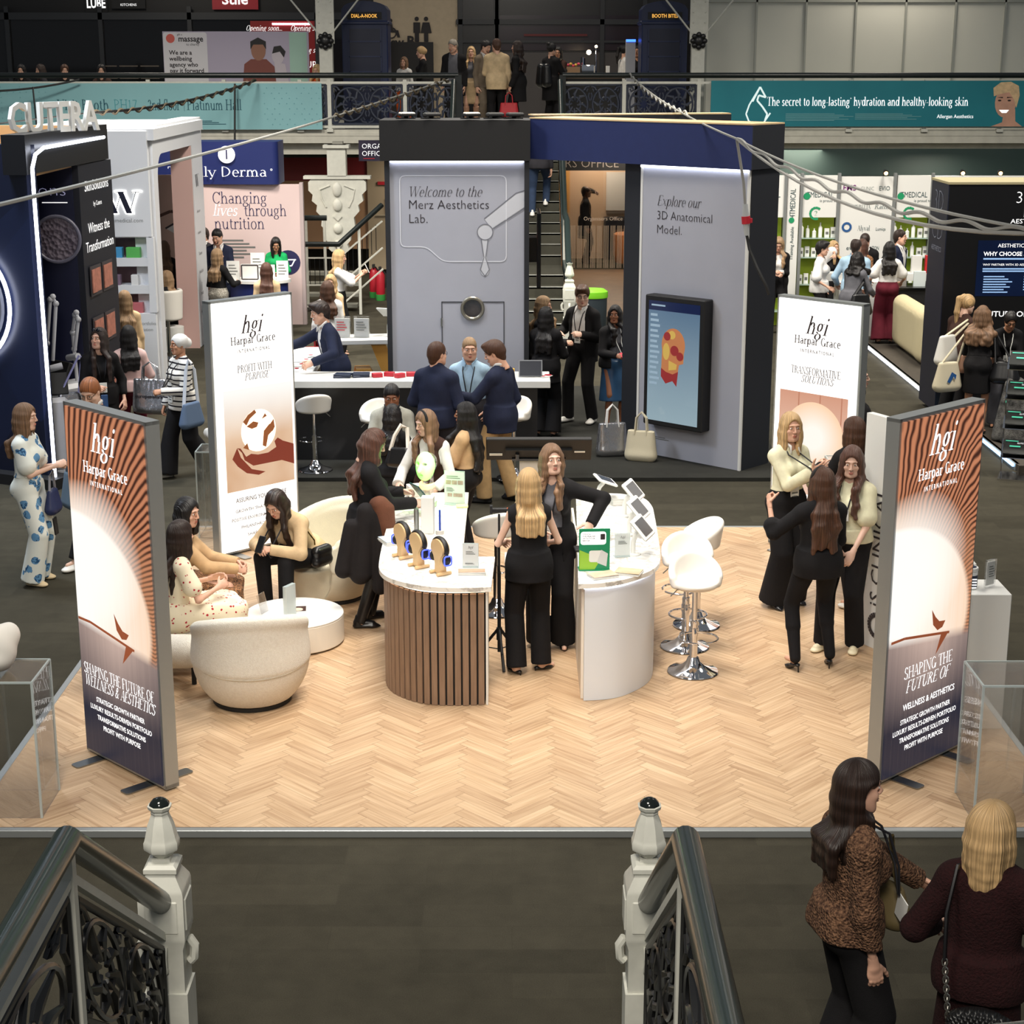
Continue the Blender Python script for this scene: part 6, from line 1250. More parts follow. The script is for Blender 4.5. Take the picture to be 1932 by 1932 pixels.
shape2d(t,'figure_print',[[(.1,.3),(.16,.85),(.3,.95),(.62,.95),(.78,.8),(.82,.3)]],mat('print_rust',(132,72,62),.6),-.026);shape2d(t,'face_print',[disc(.46,1.12,.15,18,.2),[(.06,.36),(.2,.55),(.36,.36)],[(.56,.36),(.78,.5),(.84,.36)]],mat('print_tan',(160,112,90),.6),-.028);shape2d(t,'hair_print',[[(.3,1.14),(.3,1.3),(.46,1.38),(.62,1.3),(.62,1.14),(.56,1.24),(.36,1.24)]],mat('print_black',(34,30,32),.6),-.03);shape2d(t,'second_figure',[disc(.86,1.02,.13,18,.17),[(.78,.9),(1.0,.85),(1.1,.3),(.82,.3)]],mat('print_pale',(206,196,204),.6),-.026);shape2d(t,'second_hair',[[(.74,1.06),(.78,1.2),(.92,1.22),(1.02,1.1),(.98,.98),(.9,1.1)]],mat('print_black',(34,30,32),.6),-.028)
lettering(thing('toilet_sign','black toilet pictograms and letters on the cream wall','sign',(WX(760),41.76,4.95)),[('sw',-.28,.0,.2,'l','n',dict(bold=.03)),('B',.1,.0,.24,'l','n',dict(bold=.03))],mat('print_black',(34,30,32),.6),-.004)
tp=[o for o in COL.objects if o.name.startswith('toilet_sign')][0];pic=[]
for x,sk in((.34,0),(.56,1)):pic+=[disc(x,.62,.05),[(x-.08,.54),(x+.08,.54),(x+(.13 if sk else .08),.3),(x-(.13 if sk else .08),.3)],[(x-.05,.3),(x+.05,.3),(x+.05,.1),(x-.05,.1)]]
pic+=[disc(-.28,.58,.045),[(-.33,.52),(-.24,.52),(-.22,.36),(-.1,.36),(-.06,.2),(-.12,.2),(-.16,.31),(-.3,.31)]]+stroke2d(disc(-.27,.3,.12,16),.03,True);shape2d(tp,'pictograms',pic,mat('print_black',(34,30,32),.6),-.006)
m=MB();m.box((WX(776),41.72,4.12),(1.05,.1,1.84));kind(m.build('door_1',mat('door_black',(26,24,24),.4),None,0))
t=thing('gallery_glazing','dark framed glass wall behind the standing group on the gallery','glazing',(WX(1040),41.7,gal_z));m=MB();[m.box((x,0,1.5),(.1,.08,3.))for x in(-2.15,-1.3,-.0-1.28,1.2,2.2)];m.box((0,0,2.25),(4.5,.08,.12));m.box((0,0,1.9-.1),(4.5,.06,.0+.05));m.build('frame',mat('mullion_dark',(44,46,50),.4),t,0);m=MB();m.box((.45,.05,.8),(3.5,.02,1.5));m.build('frosted_pane',mat('frost_grey',(74,70,70),.5),t,0);m=MB();m.box((.45,.05,2.0),(3.5,.02,.8));m.build('upper_pane',mat('glass_mauve',(52,44,50),.15),t,0);m=MB();m.box((.1,-.02,1.95),(1.5,.04,.05));m.build('heater_bar',mat('heater_red',(96,22,26),.5),t,0)
m=MB()
for i in range(9):m.box((4.62+i*1.045,37.2,4.575),(1.02,.04,2.64))
m.m=1
for i in range(10):m.box((4.1+i*1.045,37.18,4.58),(.04,.07,2.65))
m.box((8.8,37.18,5.83),(9.5,.07,.05))
t=thing('partition_screen','long white shell-scheme partition along the right gallery','partition',(0,0,0));m.build('panels',[mat('shell_white',(204,204,194),.6,var=.03,vscale=.6),mat('shell_rail',(168,170,162),.4,.3)],t,0)
# gallery cafe counter
t=thing('cafe_counter','dark cafe counter on the gallery with a bright lamp and flowers','counter',(1.55,37.6,gal_z));m=MB();m.box((0,0,.5),(1.6,.5,1.));m.build('counter_base',blk,t,0);m=MB();m.box((0,0,1.02),(1.7,.56,.04));m.build('worktop',mat('cafe_top',(120,96,76),.5),t,0)
t=thing('coffee_machine','chrome coffee machine with a bright lamp on the gallery cafe counter','machine',(1.62,37.6,gal_z+1.04));m=MB();m.box((0,0,.12),(.3,.3,.24),bev=.02);m.cyl((.18,0,0),(.18,0,.6),.02);m.cyl((-.1,0,.24),(-.1,0,.4),.05);m.build('body',chrome,t,0);m=MB();m.ell((.02,-.1,.5),(.05,.05,.05));m.ell((.18,0,.62),(.03,.03,.03));m.build('lamp_bulb',mat('cafe_bulb',(255,235,200),emit=22,ecol=(255,225,180)),t)
t=thing('flower_box','low box of pink and yellow flowers on the gallery cafe counter','flowers',(1.2,37.5,gal_z+1.04));m=MB();m.box((0,0,.1),(.5,.16,.2));m.build('planter',mat('planter_tan',(150,120,90),.7),t,0)
for nm_,c_,k0 in(('pink_blooms',(206,70,96),0),('yellow_blooms',(226,180,80),1)):m=MB();[m.ell((-.22+.055*i,.04*((i*3)%3-1),.22+.02*(i%3)),(.035,.035,.03),8,6)for i in range(k0,9,2)];m.build(nm_,mat(nm_,c_,.6),t)
for i,x in enumerate((1.0,2.05)):box_thing('cup_stack',('white cup stack left of the flowers on the cafe counter','white cup stack at the right end of the cafe counter')[i],'cups',(x,37.5,gal_z+1.04),(.08,.08,.22),paper)
o=thing('light_post','slim blue lit post beside the right phone box','light',(2.52,37.4,gal_z));m=MB();m.box((0,0,.9),(.2,.2,1.8));m.build('post',mat('post_grey',(170,172,180),.4),o,0);m=MB();m.box((0,-.1,1.78),(.2,.02,.05));m.build('blue_strip',mat('led_deepblue',(70,110,255),emit=4,ecol=(50,100,255)),o,0)
# ---------------------------------------------------------------- under the gallery
def corbel(label,x,y):
 t=thing('corbel_bracket',label,'bracket',(x,y,0));m=MB();half=[(.14,1.0),(.2,1.06),(.17,1.14),(.24,1.22),(.24,1.42),(.33,1.5),(.31,1.66),(.42,1.78),(.4,1.9),(.5,1.98),(.48,2.1),(.56,2.18),(.56,2.34),(.5,2.4)]
 m.prism([(-a,z)for a,z in half][::-1]+half,-.12,.12,'y');m.box((0,0,2.43),(1.3,.3,.06));m.box((0,0,2.75),(.36,.3,.6));m.box((0,-.02,3.02),(.5,.36,.06));m.build('bracket_body',wht,t,0)
 m=MB();[m.ell((0,-.14,z),(.09,.05,h))for z,h in((2.2,.14),(1.9,.12),(1.45,.1),(1.15,.08))];m.box((0,-.13,1.68),(.12,.04,.12),rot=Matrix.Rotation(R(45),3,'Y'));[m.tube([(sx*.14,-.125,2.28),(sx*.34,-.13,2.2),(sx*.3,-.13,2.02),(sx*.22,-.13,1.86)],.018,6)for sx in(-1,1)];m.build('scroll_ornament',wht,t)
 m=MB();m.box((0,.25,1.55),(.2,.2,3.1));m.build('column',mat('column_shade',(150,148,138),.6),t,0)
corbel('ornate white scrolled corbel under the gallery, left of the welcome tower',-3.4,33.6);corbel('ornate white scrolled corbel under the gallery, behind the medical shelves',3.4,33.6)
t=thing('stair_railing','dark handrail with white posts at the side steps beside the pink stand','railing',(-3.4,31.5,0));m=MB();m.tube([(-.7,0,1.35),(.2,0,1.35),(.95,.8,2.0)],.05,10);m.tube([(-.7,.9,1.75),(-.1,.9,1.75)],.05,10);m.build('handrail',mat('rail_black',(24,30,30),.3),t);m=MB()
for x,y,z in((-.5,0,1.3),(.2,0,1.3),(.55,.37,1.6),(-.5,.9,1.7),(-.15,.9,1.7)):m.box((x,y,z/2),(.05,.05,z))
for z in(.2,.6,1.1):m.tube([(-.7,0,z),(.2,0,z),(.95,.8,z+.6)],.018,4)
m.build('rail_posts',wht,t,0);m=MB();[m.tube([(-.7+.09*i,0,.6),(-.7+.09*i,0,1.1)],.007,5)for i in range(11)];[m.tube([(.2+.08*i,.085*i,.62+.068*i),(.2+.08*i,.085*i,1.1+.068*i)],.007,5)for i in range(9)];m.build('balusters',iron,t)
for i in range(4):m=MB();m.box((-.2,.9+.28*i,.1+.17*i),(1.3,.28,.06));m.build('step',mat('step_grey',(140,140,130),.6),t,0)
for i,(x,y)in enumerate(((-2.78,34.2),(-2.62,33.8))):
 t=thing('fire_extinguisher',('red fire extinguisher farther from the welcome tower','red fire extinguisher nearest the welcome tower')[i],'extinguisher',(x,y,0));m=MB();m.lathe([(.085,.12),(.09,.16),(.09,.5),(.06,.56),(.03,.6)],n=20);m.build('cylinder',redb,t);m=MB();m.lathe([(.09,0),(.095,.04),(.095,.12)],n=20);m.build('base_boot',mat('boot_green',(60,150,70),.5),t);m=MB();m.box((0,-.03,.64),(.05,.14,.06));m.tube([(.03,0,.62),(.12,0,.5),(.1,0,.25)],.014,6);m.build('valve_hose',blk,t)
t=thing('wall_panel','red strip and tan panel on the wall behind the pink stand','panel',(-4.0,38.2,0));m=MB();m.box((0,0,2.3),(3.,.06,.5));m.m=1;m.box((.2,0,1.3),(2.6,.05,1.5));m.m=2;m.box((1.5,-.05,1.6),(1.4,.05,3.));m.build('panels',[mat('panel_red',(124,26,34),.5),mat('panel_tan',(176,138,104),.6),mat('panel_beige',(172,158,134),.7)],t,0)
t=thing('call_point','red emergency notice strip on the beige wall','sign',(-2.72,38.1,2.0));m=MB();m.box((0,0,0),(.5,.03,.07));m.box((-.02,0,-.5),(.07,.05,.4));m.build('red_plates',redb,t,0);m=MB();m.box((0,0,-.7),(.6,.02,.02));m.build('conduit',mat('conduit',(180,170,150),.5),t,0)
t=sign('dark purple organiser office sign hanging under the gallery edge',-3.0,-2.2,2.72,3.12,33.9,mat('sign_purple',(34,26,52),.5),[('ORGANISER',-.34,.24,.1,'l','n',dict(bold=-.01)),('OFFICE',-.34,.1,.1,'l','n',dict(bold=-.01))],txt_w);m=MB();m.box((-.2,-.025,.05),(.22,.005,.012));m.build('underline',redb,t,0)
m=MB();m.box((2.1,35.2,.004),(2.4,7.4,.008));kind(m.build('floor_timber',mat('timber_floor',(104,80,58),.5,var=.2,vscale=3),None,0))
lamp('office_lamp',(2.05,40.4,2.9),.9,34,(1,.84,.64),None,170)
t=thing('glass_office','glazed organisers office glowing warmly behind the far stairs','office',(2.05,38.6,0));m=MB();m.box((-.9,-.05,2.43),(4.,.12,.36));m.build('fascia',blk,t,0);lettering(t,[('ORGANISERS OFFICE',.34,2.32,.2,'r','n',dict(bold=-.01,fit=2.5))],mat('fascia_letters',(150,140,132),.5),-.115)
m=MB();[m.box((x,0,1.12),(.06,.08,2.25))for x in(-.95,.95)];m.build('frame',mat('frame_oak',(176,126,86),.5),t,0);m=MB();m.box((0,0,1.12),(1.84,.012,2.24));m.build('glass',mat('office_glass',(255,250,245),.02,trans=1.,alpha=.12),t,0);m=MB();[m.box((-.9+.03*i,-.01,.55),(.012,.004,.95))for i in range(61)if(i*7)%5];m.build('frosted_stripes',mat('stripe_frost',(206,190,170),.5,alpha=.6),t,0);lettering(t,[('Organisers Office',0,1.14,.09,'c','n',dict(bold=-.015))],mat('office_letters',(230,215,200),.5),-.012,'glass_lettering')
m=MB();m.box((0,2.6,1.4),(2.6,.06,2.8));m.build('back_wall',mat('office_wall',(196,166,138),.7),t,0);m=MB();m.box((.55,2.4,.5),(.8,.3,1.));m.build('cupboard',mat('office_navy',(26,30,40),.4),t,0);m=MB();m.box((.55,2.52,1.6),(.7,.06,.9));m.build('tile_panel',mat('office_tile',(210,206,200),.3),t,0);m=MB();m.box((-.8,2.5,1.6),(.25,.05,1.));m.build('picture',mat('office_picture',(206,150,80),.5),t,0)
o=thing('office_chair','tan tub chair inside the glass office','armchair',(2.7,39.5,0));m=MB();m.lathe([(.3,.1),(.36,.3),(.36,.75),(.3,.78)],n=20);m.build('shell',mat('chair_tan',(190,120,70),.7),o)
t=thing('recycling_bin','dark bin with a bright green lid at the foot of the far stairs','bin',(1.3,27.6,0));m=MB();m.lathe([(.2,0),(.24,.05),(.25,.85),(.25,.9)],n=20,sy=.8);m.build('bin_body',mat('bin_slate',(40,50,56),.5),t);m=MB();m.lathe([(.26,.9),(.265,.93),(.26,1.0),(.2,1.04)],n=20,sy=.8);m.build('bin_lid',mat('bin_green',(120,200,40),.4),t)
m=MB();m.box((9.5,33.,2.75),(12,.1,.5));kind(m.build('wall_right_fascia',mat('fascia_green',(18,40,38),.6),None,0))
# ---------------------------------------------------------------- overhead cables
cab=mat('cable_grey',(150,150,146),.5);cabb=mat('cable_brown',(88,78,62),.6);wire=mat('wire_steel',(170,170,164),.4,.4);cabk=mat('cable_black',(22,22,22),.5)
def P3(px,py,Y):x,z=D(px,py,Y);return(x,Y,z)
def sag(a,b,s,n=14):a,b=Vector(a),Vector(b);return[a.lerp(b,i/n)+Vector((0,0,-s*4*(i/n)*(1-i/n)))for i in range(n+1)]
def wrap(m,pts,r,rr,turns):
 out=[];N=len(pts)*8
 for i in range(N):
  f=i/(N-1)*(len(pts)-1);k=min(int(f),len(pts)-2);p=Vector(pts[k]).lerp(Vector(pts[k+1]),f-k);a=2*math.pi*turns*i/N;out.append(p+Vector((0,rr*math.cos(a),rr*math.sin(a))))
 m.tube(out,r,5)
t=thing('overhead_cable','pale suspension wire sloping across the left stands to the gallery','cable',(0,0,0));A,B,C_=P3(-60,400,14.),P3(630,220,31.),P3(846,150,34.5);m=MB();m.tube(sag(A,B,.04),.02,6);m.tube([B,C_],.014,6);m.build('wire',cab,t);m=MB();wrap(m,sag(B,C_,.03),.022,.04,14);m.build('cable_wrap',cabb,t)
t=thing('overhead_cable','brown lashed cable drooping in front of the pale teal banner','cable',(0,0,0));A,B,C_=P3(482,152,34.3),P3(166,213,28.),P3(-60,240,24.);m=MB();m.tube(sag(A,B,.12),.022,6);m.tube([B,C_],.012,6);m.build('wire',cabk,t);m=MB();wrap(m,sag(A,B,.14),.022,.035,16);m.build('cable_wrap',cabb,t)
t=thing('overhead_cable','dark cable with drop wires at the far left of the pale teal banner','cable',(0,0,0));m=MB();m.tube(sag(P3(-40,172,33.8),P3(150,150,34.3),.06),.02,6);m.tube([P3(62,165,34.),P3(69,235,33.)],.018,6);m.tube([P3(443,158,34.3),P3(443,265,34.2)],.02,6);m.build('wire',cabk,t)
t=thing('overhead_cable','wire lashed with grey cable running from the gallery to the right foreground','cable',(0,0,0));A,B,C_=P3(1188,140,34.5),P3(1390,262,16.2),P3(1990,440,9.5);m=MB();m.tube(sag(A,B,.1),.012,6);m.tube(sag(B,C_,.1),.011,6);m.build('wire',wire,t);m=MB();wrap(m,sag(B,C_,.17),.014,.018,9);m.tube(sag(B,C_,.24),.014,6);wrap(m,sag(A,P3(1300,216,23),.1),.016,.03,14);m.build('cable_wrap',cab,t)
t=thing('hanging_plug','hanging grey mains cable with a red and white connector above the right banner','plug',(0,0,0));m=MB();m.tube([P3(1390,262,16.2),P3(1396,300,16.2),P3(1403,345,16.2),P3(1406,388,16.2)],.014,8);m.build('upper_cable',cab,t);a,b,c,d=P3(1406,385,16.2),P3(1407,408,16.2),P3(1408,422,16.2),P3(1409,444,16.2);m=MB();m.cyl(a,b,.022,.034);m.cyl(c,d,.03,.026);m.build('plug_body',mat('plug_grey',(178,182,184),.4),t);m=MB();m.cyl(b,c,.042,.042);m.box((c[0]+.03,c[1],c[2]+.03),(.05,.04,.04));m.build('plug_ring',redb,t);m=MB();m.tube([d,P3(1414,470,16.2),P3(1428,505,16.1),P3(1446,540,16.05),P3(1451,556,16.05)],.015,8);m.build('lower_cable',cabk,t)
# ---------------------------------------------------------------- plinths, bust and pedestals round the booth
def acrylic_plinth(label,p,w_,h,z=0.):
 t=thing('acrylic_plinth',label,'plinth',(p[0],p[1],z));m=MB();k=.008;m.box((0,-w_/2,h/2),(w_,k,h));m.box((0,w_/2,h/2),(w_,k,h));m.box((-w_/2,0,h/2),(k,w_,h));m.box((w_/2,0,h/2),(k,w_,h));m.box((0,0,h),(w_+k,w_+k,k));m.build('clear_sides',acr,t,0)
 m=MB();[m.box((sx*w_/2,sy*w_/2,h/2),(.014,.014,h))for sx in(-1,1)for sy in(-1,1)];[m.box((0,s*w_/2,h),(w_,.012,.012))for s in(-1,1)];[m.box((s*w_/2,0,h),(.012,w_,.012))for s in(-1,1)];m.build('bright_edges',acr_e,t,0);return t
acrylic_plinth('clear acrylic plinth under the classical bust',(-2.93,16.42),.36,.87,PZ);acrylic_plinth('clear acrylic plinth at the front left booth edge under a white sculpture',(-3.16,10.0),.42,.9,PZ);acrylic_plinth('clear acrylic plinth at the front right booth edge',(3.1,9.95),.44,.9,PZ)
plm=mat('plaster_white',(232,228,220),.7)
t=thing('bust_sculpture','white classical bust on the clear plinth','sculpture',(-2.93,16.42,PZ+.875),150);g=Grid((-.2,-.16,0),(.2,.16,.42),.0055);g.cap((0,0,.0),(0,0,.03),.065,.055,.01,flat=True).cap((0,0,.03),(0,0,.08),.03,.03,.02).cap((-.1,0,.14),(.1,0,.14),.05,k=.03,e=((0,1,0),1.3)).ell((0,.02,.13),(.09,.06,.06),.03).cap((0,0,.15),(0,0,.24),.036,k=.02).ell((0,.01,.285),(.052,.062,.07),.02).cap((0,.07,.285),(0,.08,.265),.008,k=.01)
for i in range(22):a=i*2.4;g.ell((.055*math.cos(a),-.012+.05*math.sin(a),.3+.05*((i*5)%7)/7),(.016,)*3,.006)
gobj('bust',g,plm,t)
t=thing('rock_sculpture','white carved sculpture fragment cut by the left picture edge','sculpture',(-3.2,10.0,PZ+.91));g=Grid((-.2,-.2,-.01),(.2,.2,.36),.008);g.ell((0,0,.14),(.11,.1,.15),.03).ell((.06,.03,.22),(.07,.06,.08),.03).ell((-.05,-.03,.08),(.12,.1,.08),.03).cut((0,0,-1),(0,0,.0));gobj('stone',g,plm,t)
def pedestal(label,p,w_,h,rz=0):t=thing('pedestal',label,'pedestal',(p[0],p[1],0.05 if abs(p[0])<3.4 else 0.05),rz);m=MB();m.box((0,0,h/2),(w_,w_,h),bev=.004);m.build('pedestal_body',white,t,0);return t
q=G(1868,1376,PZ);pdx,pdy=q[0],q[1]+.19;pedestal('white square pedestal with a supplement jar, right booth edge',(3.3,pdy),.36,1.0)
t=thing('supplement_jar','navy labelled white supplement jar on the right pedestal','jar',(3.22,pdy-.02,1.052));m=MB();m.lathe([(.052,0),(.055,.005),(.055,.12),(.05,.128)],n=28);m.build('jar_body',bw,t);m=MB();m.lathe([(.0558,.012),(.0558,.1)],n=28,cap=False);m.build('jar_label',navyb,t);m=MB();m.lathe([(.056,.128),(.057,.132),(.057,.15),(.053,.154)],n=28);m.build('lid',bw,t);m=MB();m.lathe([(.045,.1545),(.0,.155)],n=24);m.build('lid_label',navyb,t)
m=MB();[m.box((.012,-.0555,.075-i*.02),(.05,.004,.008))for i in range(4)];m.build('label_print',txt_w,t,0)
t=thing('sign_holder','clear upright sign holder beside the supplement jar','sign holder',(3.37,pdy,1.052),35);m=MB();m.box((0,0,.1),(.1,.02,.2));m.build('holder_block',acr,t,0);m=MB();m.box((0,0,.1),(.085,.004,.17));m.build('card',paper,t,0);shape2d(t,'card_print',rows(-.03,.03,.15,5,.006,.018),txt_g,-.012)
pedestal('white pedestal with a clear box behind the front right banner',(3.3,12.35),.36,.95);t=thing('display_case','clear display case on the pedestal behind the front right banner','case',(3.3,12.35,1.0));m=MB();m.box((0,0,.14),(.3,.3,.28));m.build('clear_case',acr,t,0)
t=thing('clinic_banner','white clinic banner seen edge-on behind the front right banner','banner',(2.98,12.9,PZ),-62);m=MB();m.box((0,0,.95),(.62,.06,1.9));m.build('banner_panel',white,t,0);lettering(t,[('iS CLINICAL',-.02,.35,.14,'l','n',dict(rot=90,fit=1.0))],txt_d,-.034);shape2d(t,'emblem_print',stroke2d(disc(-.05,.2,.09),.04,True),txt_d,-.034)
acrylic_plinth('clear plinth behind the laughing blonde and right banner',(3.0,14.7),.36,1.15,PZ)
# monitor seen from behind, tripod
t=thing('monitor','black monitor seen from behind, tilted on a white pedestal at the rear','monitor',(.25,15.4,PZ));rt=Matrix.Rotation(R(38),3,'X');C0=Vector((0,0,1.1));m=MB();m.box(C0,(.98,.04,.3),rot=rt,bev=.006);m.box(C0+rt@Vector((0,-.03,-.02)),(.62,.04,.1),rot=rt);m.build('monitor_case',blk,t,0);m=MB();[m.box(C0+rt@Vector((x,-.055,-.05)),(.035,.03,.1),rot=rt,bev=.006)for x in(-.2,.2)];m.box(C0+rt@Vector((0,-.05,-.09)),(.5,.03,.03),rot=rt);m.build('bracket',blkg,t,0);m=MB();m.box(C0+rt@Vector((-.4,-.024,-.06)),(.12,.004,.03),rot=rt);m.box(C0+rt@Vector((.38,-.024,-.02)),(.1,.004,.02),rot=rt);m.build('label_print',paper,t,0)
m=MB();m.box((-.07,.08,.5),(.22,.05,1.0));m.box((-.07,.08,.01),(.5,.35,.02));m.build('pedestal',mat('pedestal_white',(214,206,200),.5),t,0)
t=thing('tripod','slim black phone tripod beside the walnut counter','tripod',(-.1,12.6,PZ));m=MB();m.cyl((0,0,.1),(0,0,.75),.014);m.cyl((0,0,.75),(0,0,1.22),.009);m.cyl((0,0,.2),(0,0,.3),.022);m.build('column',blk,t)
for a in(-80,40,160):m=MB();m.tube([(0,0,.3),(.22*math.cos(R(a)),.22*math.sin(R(a)),.01)],.012,8);m.tube([(0,0,.12),(.15*math.cos(R(a)),.15*math.sin(R(a)),.13)],.005,6);m.build('leg',blk,t)
m=MB();m.box((0,0,1.25),(.14,.035,.035),bev=.005);m.box((-.06,-.01,1.26),(.02,.05,.06));m.build('phone_clamp',blk,t,0);m=MB();m.box((.068,-.012,1.255),(.012,.03,.03));m.build('orange_tip',mat('tip_orange',(226,96,30),.4),t,0)
# ---------------------------------------------------------------- things on the walnut counter
gq=lambda px,py:G(px,py,CT)
ply_s=wood_l;hb=mat('headphone_black',(20,20,22),.5);bl=mat('headphone_blue',(90,110,235),.3,emit=.8,ecol=(70,90,255))
def head_stand():
 t=thing('headphone_stand','s','stand',(0,0,0),0,'plywood headphone stands on the counter');out=[(.085*math.cos(R(a)),.2+.07*math.sin(R(a)))for a in range(-35,216,12)];pol=[(.035,.02),(.03,.08),(.05,.14)]+out+[(-.05,.14),(-.03,.08),(-.035,.02)]
 m=MB();m.prism(pol,-.03,.03,'y');m.build('stand_plate',ply_s,t,30);m=MB();[m.cyl((x,-.06,.014),(x,.06,.014),.013)for x in(-.05,.05)];m.box((0,0,.015),(.1,.05,.012));m.build('feet',ply_s,t,30);return t
def headphones():
 t=thing('headphones','s','headphones',(0,0,0),0,'black headphones with blue rings on the stands');m=MB();m.tube([(.092*math.cos(R(a)),0,.2+.078*math.sin(R(a)))for a in range(-20,201,11)],.011,8,flat=1.8);m.build('headband',hb,t)
 for sx in(-1,1):
  m=MB();m.ell((sx*.088,0,.125),(.02,.036,.042),14,8);m.tube([(sx*.092,0,.2),(sx*.106,0,.15)],.007,6);m.build('ear_cup',hb,t);m=MB();m.tube([(sx*.108,y,.125+z)for y,z in rrect(.062,.07,.016,3)],.006,6,True);m.build('blue_ring',bl,t)
 return t
HS,HP=head_stand(),headphones();pos3=[gq(760,1052),gq(790,1070),gq(831,1083)]
for i,p in enumerate(pos3):
 w1=('farthest from the viewer','in the middle','nearest the viewer')[i]
 a,b=(HS,HP)if i==0 else(copy_tree(HS),copy_tree(HP))
 for o,lb in((a,'plywood headphone stand %s of the three on the walnut counter'%w1),(b,'black headphones with blue rings on the stand %s'%w1)):o.location=(p[0],p[1],CT+.001);o.rotation_euler=(0,0,R(-56));o['label']=lb
def acr_sign(label,p,rz,w_,h,lines=0,grey=1):
 t=thing('acrylic_sign',label,'sign',(p[0],p[1],CT+.001),rz);m=MB();m.box((0,0,h/2),(w_,.008,h));m.box((0,.02,.004),(w_,.07,.008));m.build('acrylic',acr_e,t,0);m=MB();m.box((0,-.002,h*.52),(w_*.94,.006,h*.9));m.build('card',mat('card_grey',(212,216,216),.5),t,0);return t
t=acr_sign('small acrylic sign with logo at the near end of the walnut counter',gq(888,1071),-3,.12,.19);lettering(t,[('hgi',0,.15,.02,'c','s',dict(shear=.2))],ink,-.007);shape2d(t,'card_print',rows(-.035,.035,.125,3,.004,.01)+rows(-.04,.04,.035,2,.003,.007),txt_g,-.007)
def leaflets(label,p,rz,n,d,c1,c2,z0=CT):
 t=thing('leaflet_stack',label,'leaflets',(p[0],p[1],z0+.001),rz);m=MB();[m.box((.004*(i%2),.003*(i%3),.004+i*.006),(d[0],d[1],.005),2*(i%3)-2)for i in range(n)];m.build('pages',paper,t,0);M_='cover_%d_%d'%c1[:2];M2=Mat(M_);M2.base(M2.mix(c1,c2,M2.noise(9)));m=MB();m.box((0,0,.006*n+.002),(d[0],d[1],.003));m.build('cover',M2.m,t,0);return t
leaflets('stack of copper leaflets in front of the small logo sign',gq(890,1083),2,4,(.2,.085),(206,178,150),(140,104,84));leaflets('blue and white brochures beside the farthest headphone stand',gq(737,1024),25,5,(.14,.19),(220,226,230),(120,150,180))
t=thing('product_display','white upright product block with silver tube and blue pen behind the headphones','display',gq(803,1005)+(CT+.001,),-5);m=MB();m.box((.02,0,.15),(.1,.09,.3),bev=.003);m.build('display_block',white,t,0);m=MB();m.cyl((-.07,-.02,.03),(-.07,-.02,.2),.02);m.build('silver_tube',steel,t);m=MB();[m.cyl((x,-.03,0),(x,-.03,.03),.034)for x in(-.07,.12)];m.build('holder_disc',mat('disc_grey2',(196,192,186),.5),t);m=MB();m.cyl((.12,-.03,.03),(.12,-.03,.2),.009);m.build('blue_pen',mat('pen_blue',(40,70,170),.3),t)
p=gq(806,946);t=thing('light_mask','green glowing face mask on a clear head with an amber lit neck piece','mask',(p[0],p[1],CT+.001),150)
m=MB();m.lathe([(.07,0),(.07,.02),(.03,.03),(.022,.1)],n=20);m.build('stand_base',white,t)
g=Grid((-.13,-.15,.0),(.13,.15,.5),.007);g.ell((0,-.02,.34),(.075,.09,.09),.02).ell((0,.01,.28),(.06,.07,.09),.03).cap((0,-.02,.24),(0,-.02,.1),.045,.05,.02);gobj('clear_head',g,mat('clear_head',(235,240,245),.05,trans=1.,alpha=.35),t)
g=Grid((-.13,-.15,.1),(.13,.17,.5),.006);g.ell((0,.0,.335),(.09,.1,.105),.02).ell((0,.03,.28),(.07,.075,.09),.03).cap((0,.1,.33),(0,.125,.29),.012,.018,.015);g.ell((0,-.02,.33),(.078,.095,.096),.0,op='sub');[g.ell((sx*.034,.1,.345),(.022,.04,.014),.004,op='sub')for sx in(-1,1)];g.ell((0,.11,.25),(.02,.04,.008),.004,op='sub');g.cut((0,-1,0),(0,.0,0));M=Mat('mask_glow');M.base((200,240,190));M.emit((90,235,40),1.7);gobj('mask_shell',g,M.m,t)
g=Grid((-.13,-.15,.02),(.13,.15,.28),.007);g.cap((0,-.01,.13),(0,0,.17),.075,.07,.02,flat=True);g.cap((0,-.03,.05),(0,-.03,.25),.05,op='sub');g.cut((0,-1,0),(0,-.02,0));gobj('neck_piece',g,mat('neck_glow',(255,220,180),emit=1.6,ecol=(255,160,100)),t)
l=bpy.data.lights.new('mask_light','POINT');l.energy=3.5;l.color=(.35,1,.2);l.shadow_soft_size=.06;o=bpy.data.objects.new('mask_light',l);COL.objects.link(o);o.location=(p[0]+.05,p[1]-.2,CT+.36)
for px,py,d,rz,c_,lb in((787,935,(.17,.1,.1),20,(244,238,230),'white product box left of the glowing mask'),(800,956,(.2,.12,.05),-12,(206,222,196),'low pale product tray in front of the glowing mask'),(872,957,(.1,.07,.02),5,(228,230,170),'pale yellow note pad beside the treatment sign')):q=gq(px,py);box_thing('product_box',lb,'box',(q[0],q[1],CT+.001),d,mat('cb_%d'%px,c_,.5),rz)
t=acr_sign('upright acrylic treatment sign with product pictures at the far end of the walnut counter',gq(858,953),-12,.18,.3);shape2d(t,'photo_print',[rrect(.045,.035,.003,2,x,z)for x in(-.052,0,.052)for z in(.2,)]+[rrect(.04,.03,.003,2,x,.09)for x in(-.04,.01,.05)],mat('photo_brown',(150,128,120),.5,var=.4,vscale=40),-.007);shape2d(t,'card_print',rows(-.07,.07,.25,2,.006,.016)+rows(-.07,.0,.15,4,.004,.01),txt_g,-.007)
